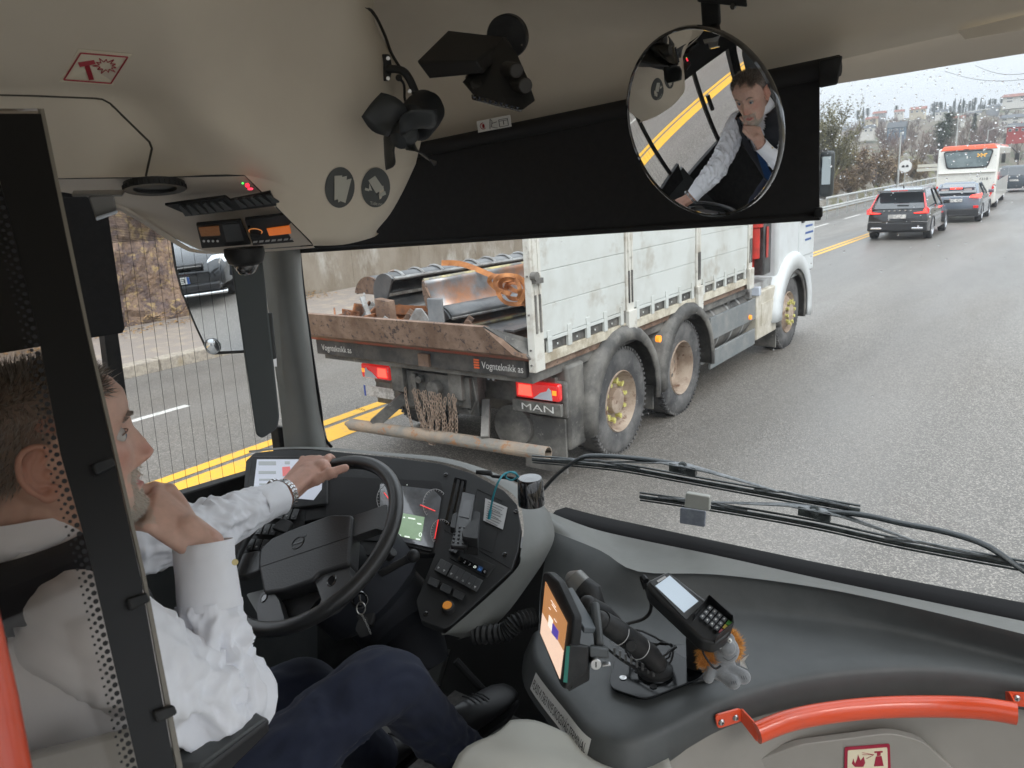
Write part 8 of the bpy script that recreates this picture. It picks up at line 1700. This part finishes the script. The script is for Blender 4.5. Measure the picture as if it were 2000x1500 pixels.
# barcode scanner behind the tablet
t = thing('scanner', P(1135, 1150, 1.36), 'rounded grey and black device head behind the tablet', 'device')
q = MB(); a, b_ = P(1122, 1132, 1.36), P(1160, 1176, 1.34); q.tube([P(1114, 1128, 1.37), a, P(1140, 1152, 1.35)], [.012, .021, .022], n=20); q.build('grey_half', mat('scanner_grey', (.2, .2, .19), .3, metal=.3), t)
q = MB(); q.tube([P(1136, 1148, 1.352), P(1150, 1160, 1.345), P(1158, 1182, 1.34), P(1152, 1198, 1.33)], [.0225, .025, .022, .012], n=20); q.build('black_half', BLKP, t)
q = MB(); q.lathe([(.0001, .002), (.011, .002), (.012, 0)], P(1120, 1131, 1.345), (EYE - P(1120, 1131, 1.345)), 20); 
# ---- plush lion
PL_ = mat('grey_plush', (.17, .18, .19), .9, c2=(.21, .22, .23), ns=60, sheen=.5, bump=.5, bs=260, bd=.002); MANE = mat('orange_fur', (.72, .36, .09), .9, c2=(.55, .24, .06), ns=30)
pl0 = PZ(1415, 1320, zt); q = MB()
def pp3(x_, y_, z_, off=0): p = PZ(x_, y_, zt + z_); return p
body = pp3(1412, 1300, .03); head = P(1432, 1268, 1.33)
q.sphere(P(1408, 1300, 1.335), (.026, .024, .027), 20, 14); q.sphere(P(1414, 1268, 1.325), (.026, .024, .024), 20, 14); q.sphere(P(1420, 1264, 1.305), (.015, .014, .013), 16, 12); q.sphere(P(1426, 1248, 1.325), (.009, .006, .011), 12, 8)
cap(q, P(1402, 1310, 1.32), P(1432, 1332, 1.30), .0115, .0125, 14); cap(q, P(1422, 1306, 1.32), P(1452, 1322, 1.305), .0115, .0125, 14); cap(q, P(1392, 1300, 1.32), P(1384, 1324, 1.315), .0095, .0095, 12); cap(q, P(1378, 1282, 1.33), P(1372, 1300, 1.33), .008, .008, 12)
pme = remesh(q, .0022, 4); pme.name = 'toy'; pme.materials.clear(); pme.materials.append(PL_)
for p in pme.polygons: p.use_smooth = True
toy = bpy.data.objects.new('plush_lion', pme); COL.objects.link(toy); pme.transform(Matrix.Translation(-pl0)); toy.location = pl0; tag(toy, 'small grey plush lion with orange mane tucked under the card terminal', 'plush toy')
fur = MB(); rg = random.Random(3)
hc = P(1414, 1268, 1.325); back = CZ
for i in range(5200):
    a = rg.uniform(0, 2 * pi); rr_ = .024 + rg.uniform(-.005, .006); d = CX * cos(a) + CY * sin(a)
    if -1.0 < a - pi * 1.5 < 1.0 and rg.random() < .85: continue
    base = hc + d * rr_ + CZ * rg.uniform(-.0, .016); dirn = (d + V((rg.uniform(-.6, .6), rg.uniform(-.6, .6), rg.uniform(-.6, .6))) + CZ * .2).normalized(); strand(fur, base, dirn, rg.uniform(.008, .019) * (1.4 if cos(a) < -.2 else .8), .0006)
for i in range(2200): base = P(1382 + rg.uniform(-16, 16), 1286 + rg.uniform(-22, 14), 1.318); strand(fur, base, V((rg.uniform(-1, 1), rg.uniform(-1, 1), rg.uniform(-1, 1))).normalized(), rg.uniform(.008, .016), .0006)
fur.build('mane', MANE, toy, smooth=False)
for x_, y_ in ((1405, 1263), (1425, 1251)):
    q = MB(); c = P(x_, y_, 1.297); q.sphere(c, .0040, 12, 8); e = q.build('eye', CHALK, toy); q = MB(); q.sphere(c + (EYE - c).normalized() * .0022 - CY * .0005, .0022, 10, 8); q.build('pupil', BLKG, e)
q = MB(); q.prism([P(1446, 1290, 1.33), P(1462, 1279, 1.325), P(1454, 1291, 1.325), P(1460, 1306, 1.325), P(1446, 1300, 1.33)], CZ * .001); q.build('tag', CHALK, toy, smooth=False)
q = MB()
for x_, y_ in ((1434, 1334), (1454, 1324)):
    for k in (-1, 0, 1): q.tube([P(x_ + k * 4 - 2, y_ - 4, 1.288), P(x_ + k * 4.6, y_ + 3, 1.286)], .0005, n=4)
q.tube(spline([P(1412, 1284, 1.298), P(1424, 1290, 1.292), P(1438, 1280, 1.298)], 5), .0007, n=4)
q.build('paw_stitch', mat('stitch', (.06, .06, .07), .8), toy)
q = MB(); q.tube(spline([P(1371, 1262, 1.30), P(1376, 1280, 1.29), P(1395, 1305, 1.29), P(1408, 1300, 1.29)], 5), .0018, n=6); q.build('cord', BLKM, toy)
# ---- driver partition: smoked glass with printed edge
GT = glassmat('smoked_glass', (.74, .71, .68), .06)
PG = Pl((83, 215, .80), (358, 1500, .72), (-50, 900, .69))
t = thing('driver_partition', PG.at(120, 1500), 'smoked glass screen with a black printed edge between driver and passengers', 'glass partition')
q = MB(); PG.plate(q, [(-140, 212), (84, 212), (172, 640), (281, 1116), (366, 1560), (-140, 1560)], .005, 0); q.build('glass', GT, t, smooth=False)
q = MB(); PG.plate(q, [(-140, 222), (80, 222), (166, 640), (272, 1116), (352, 1560), (283, 1560), (269, 1500), (198, 1190), (172, 1076), (118, 887), (72, 640), (18, 422), (-6, 333), (-140, 300)], .0008, .0015); q.build('printed_band', mat('band_black', (.006, .006, .006), .35, spec=.3), t, smooth=False)
q = MB(); PG.plate(q, [(76, 212), (86, 212), (174, 640), (283, 1116), (369, 1560), (357, 1560), (276, 1116), (167, 640)], .007, .001); q.build('glass_edge', mat('edge_beige', (.2, .18, .145), .4), t, smooth=False)
q = MB(); bl = [(-30, 250), (-6, 333), (18, 422), (72, 640), (118, 887), (172, 1076), (198, 1190), (269, 1500), (283, 1560)]
for a, b_ in zip(bl, bl[1:]):
    L_ = sqrt((b_[0] - a[0]) ** 2 + (b_[1] - a[1]) ** 2); n = int(L_ / 16.5)
    for k in range(n):
        for r_, (o_, rd_) in enumerate(((-7, 5.0), (-18, 3.6), (-28, 2.6))):
            u_ = (k + (.5 if r_ % 2 else 0)) / n; x_ = a[0] + (b_[0] - a[0]) * u_ + o_; y_ = a[1] + (b_[1] - a[1]) * u_ - o_ * .15; c = PG.at(x_, y_, .001); rr_ = rd_ * .8 * .00047 * 1.25
            xx_, yy_, zz_ = frame(PG.n); q.add([c + (xx_ * cos(w2) + yy_ * sin(w2)) * rr_ for w2 in (2 * pi * j / 10 for j in range(10))], [tuple(range(10))])
q.build('printed_dots', BLKM, t, smooth=False)
for x_, y_ in ((180, 905), (247, 1170), (300, 1390)):
    q = MB(); PG.plate(q, [(x_, y_), (x_ + 40, y_ - 14), (x_ + 48, y_ + 4), (x_ + 8, y_ + 24)], .012, .012, .003); q.build('glass_clamp', BLKP, t, bevel=.002)
q = MB(); q.tube([P(-110, 900, .46), P(-66, 1180, .44), P(-22, 1380, .43), P(18, 1600, .42)], .0145, n=20); o = q.build('grab_pole', ORAIL); tag(o, 'blurred orange-red grab pole crossing the lower left corner', 'grab pole')
q = MB(); q.hexa([P(*p) for p in ((40, 1475, .80), (262, 1420, .86), (300, 1600, .84), (30, 1600, .78), (40, 1470, .95), (262, 1418, 1.0), (300, 1600, 1.0), (30, 1600, .95))]); o = q.build('cash_tray', mat('tray_pale', (.42, .42, .4), .5), bevel=.008); tag(o, 'pale grey shelf behind the smoked glass in the lower left corner', 'shelf')
# ---- raindrops on the windscreen and side glass
DROP = bpy.data.materials.new('rain_water'); DROP.use_nodes = True; b_ = DROP.node_tree.nodes['Principled BSDF']; b_.inputs['Transmission Weight'].default_value = 1; b_.inputs['Roughness'].default_value = 0; b_.inputs['IOR'].default_value = 1.33; b_.inputs['Base Color'].default_value = (1, 1, 1, 1)
rg = random.Random(17); q = MB()
def wsy(x):
    for a, c in zip(cur, cur[1:]):
        if a.x <= x <= c.x: return a.y + (c.y - a.y) * (x - a.x) / max(1e-6, c.x - a.x)
    return 1.6
def drop(px, py, r_, el=1.0):
    p = PY(px, py, 1.62); p = PY(px, py, wsy(p.x) - .03 * (p.z - 1.66) / 1.32 + .004); m_ = []
    for i in range(4):
        a = i / 3 * pi / 2; m_.append([p + V((cos(b) * r_ * cos(a), r_ * .5 * sin(a), sin(b) * r_ * cos(a) * el)) for b in (2 * pi * k / 7 for k in range(7))])
    q.grid(m_, closed=True); q.add(m_[0], [tuple(range(7))[::-1]])
for i in range(850):
    z_ = rg.random()
    if z_ < .62: px, py = rg.uniform(1602, 2000), 130 + abs(rg.gauss(105, 70)); 
    elif z_ < .8: px, py = rg.uniform(1580, 2000), rg.uniform(110, 520)
    elif z_ < .95: px, py = rg.uniform(590, 1560), rg.uniform(470, 900)
    else: px, py = rg.uniform(1200, 2000), rg.uniform(500, 1000)
    if py < 105: continue
    drop(px, py, rg.choice((.0007, .0009, .0012, .0015, .0022)) * (1 if px > 1580 else .6), rg.uniform(.6, 1.2))
o = q.build('raindrops', DROP, smooth=True); tag(o, 'raindrops clinging to the outside of the windscreen', 'raindrops', kind='stuff')
# ================================================================= RAIN HAZE
hm = bpy.data.materials.new('haze'); hm.use_nodes = True; t = hm.node_tree; t.nodes.clear(); o_ = t.nodes.new('ShaderNodeOutputMaterial'); pv = t.nodes.new('ShaderNodeVolumePrincipled')
pv.inputs['Density'].default_value = .0013; pv.inputs['Color'].default_value = (.9, .94, 1, 1); t.links.new(pv.outputs[0], o_.inputs['Volume'])
q = MB(); q.bb((-720, -320, -2), (720, 1220, 60)); hz_o = q.build('haze', hm, smooth=False); tag(hz_o, 'thin rain haze over the road and hillside', 'haze', kind='stuff')
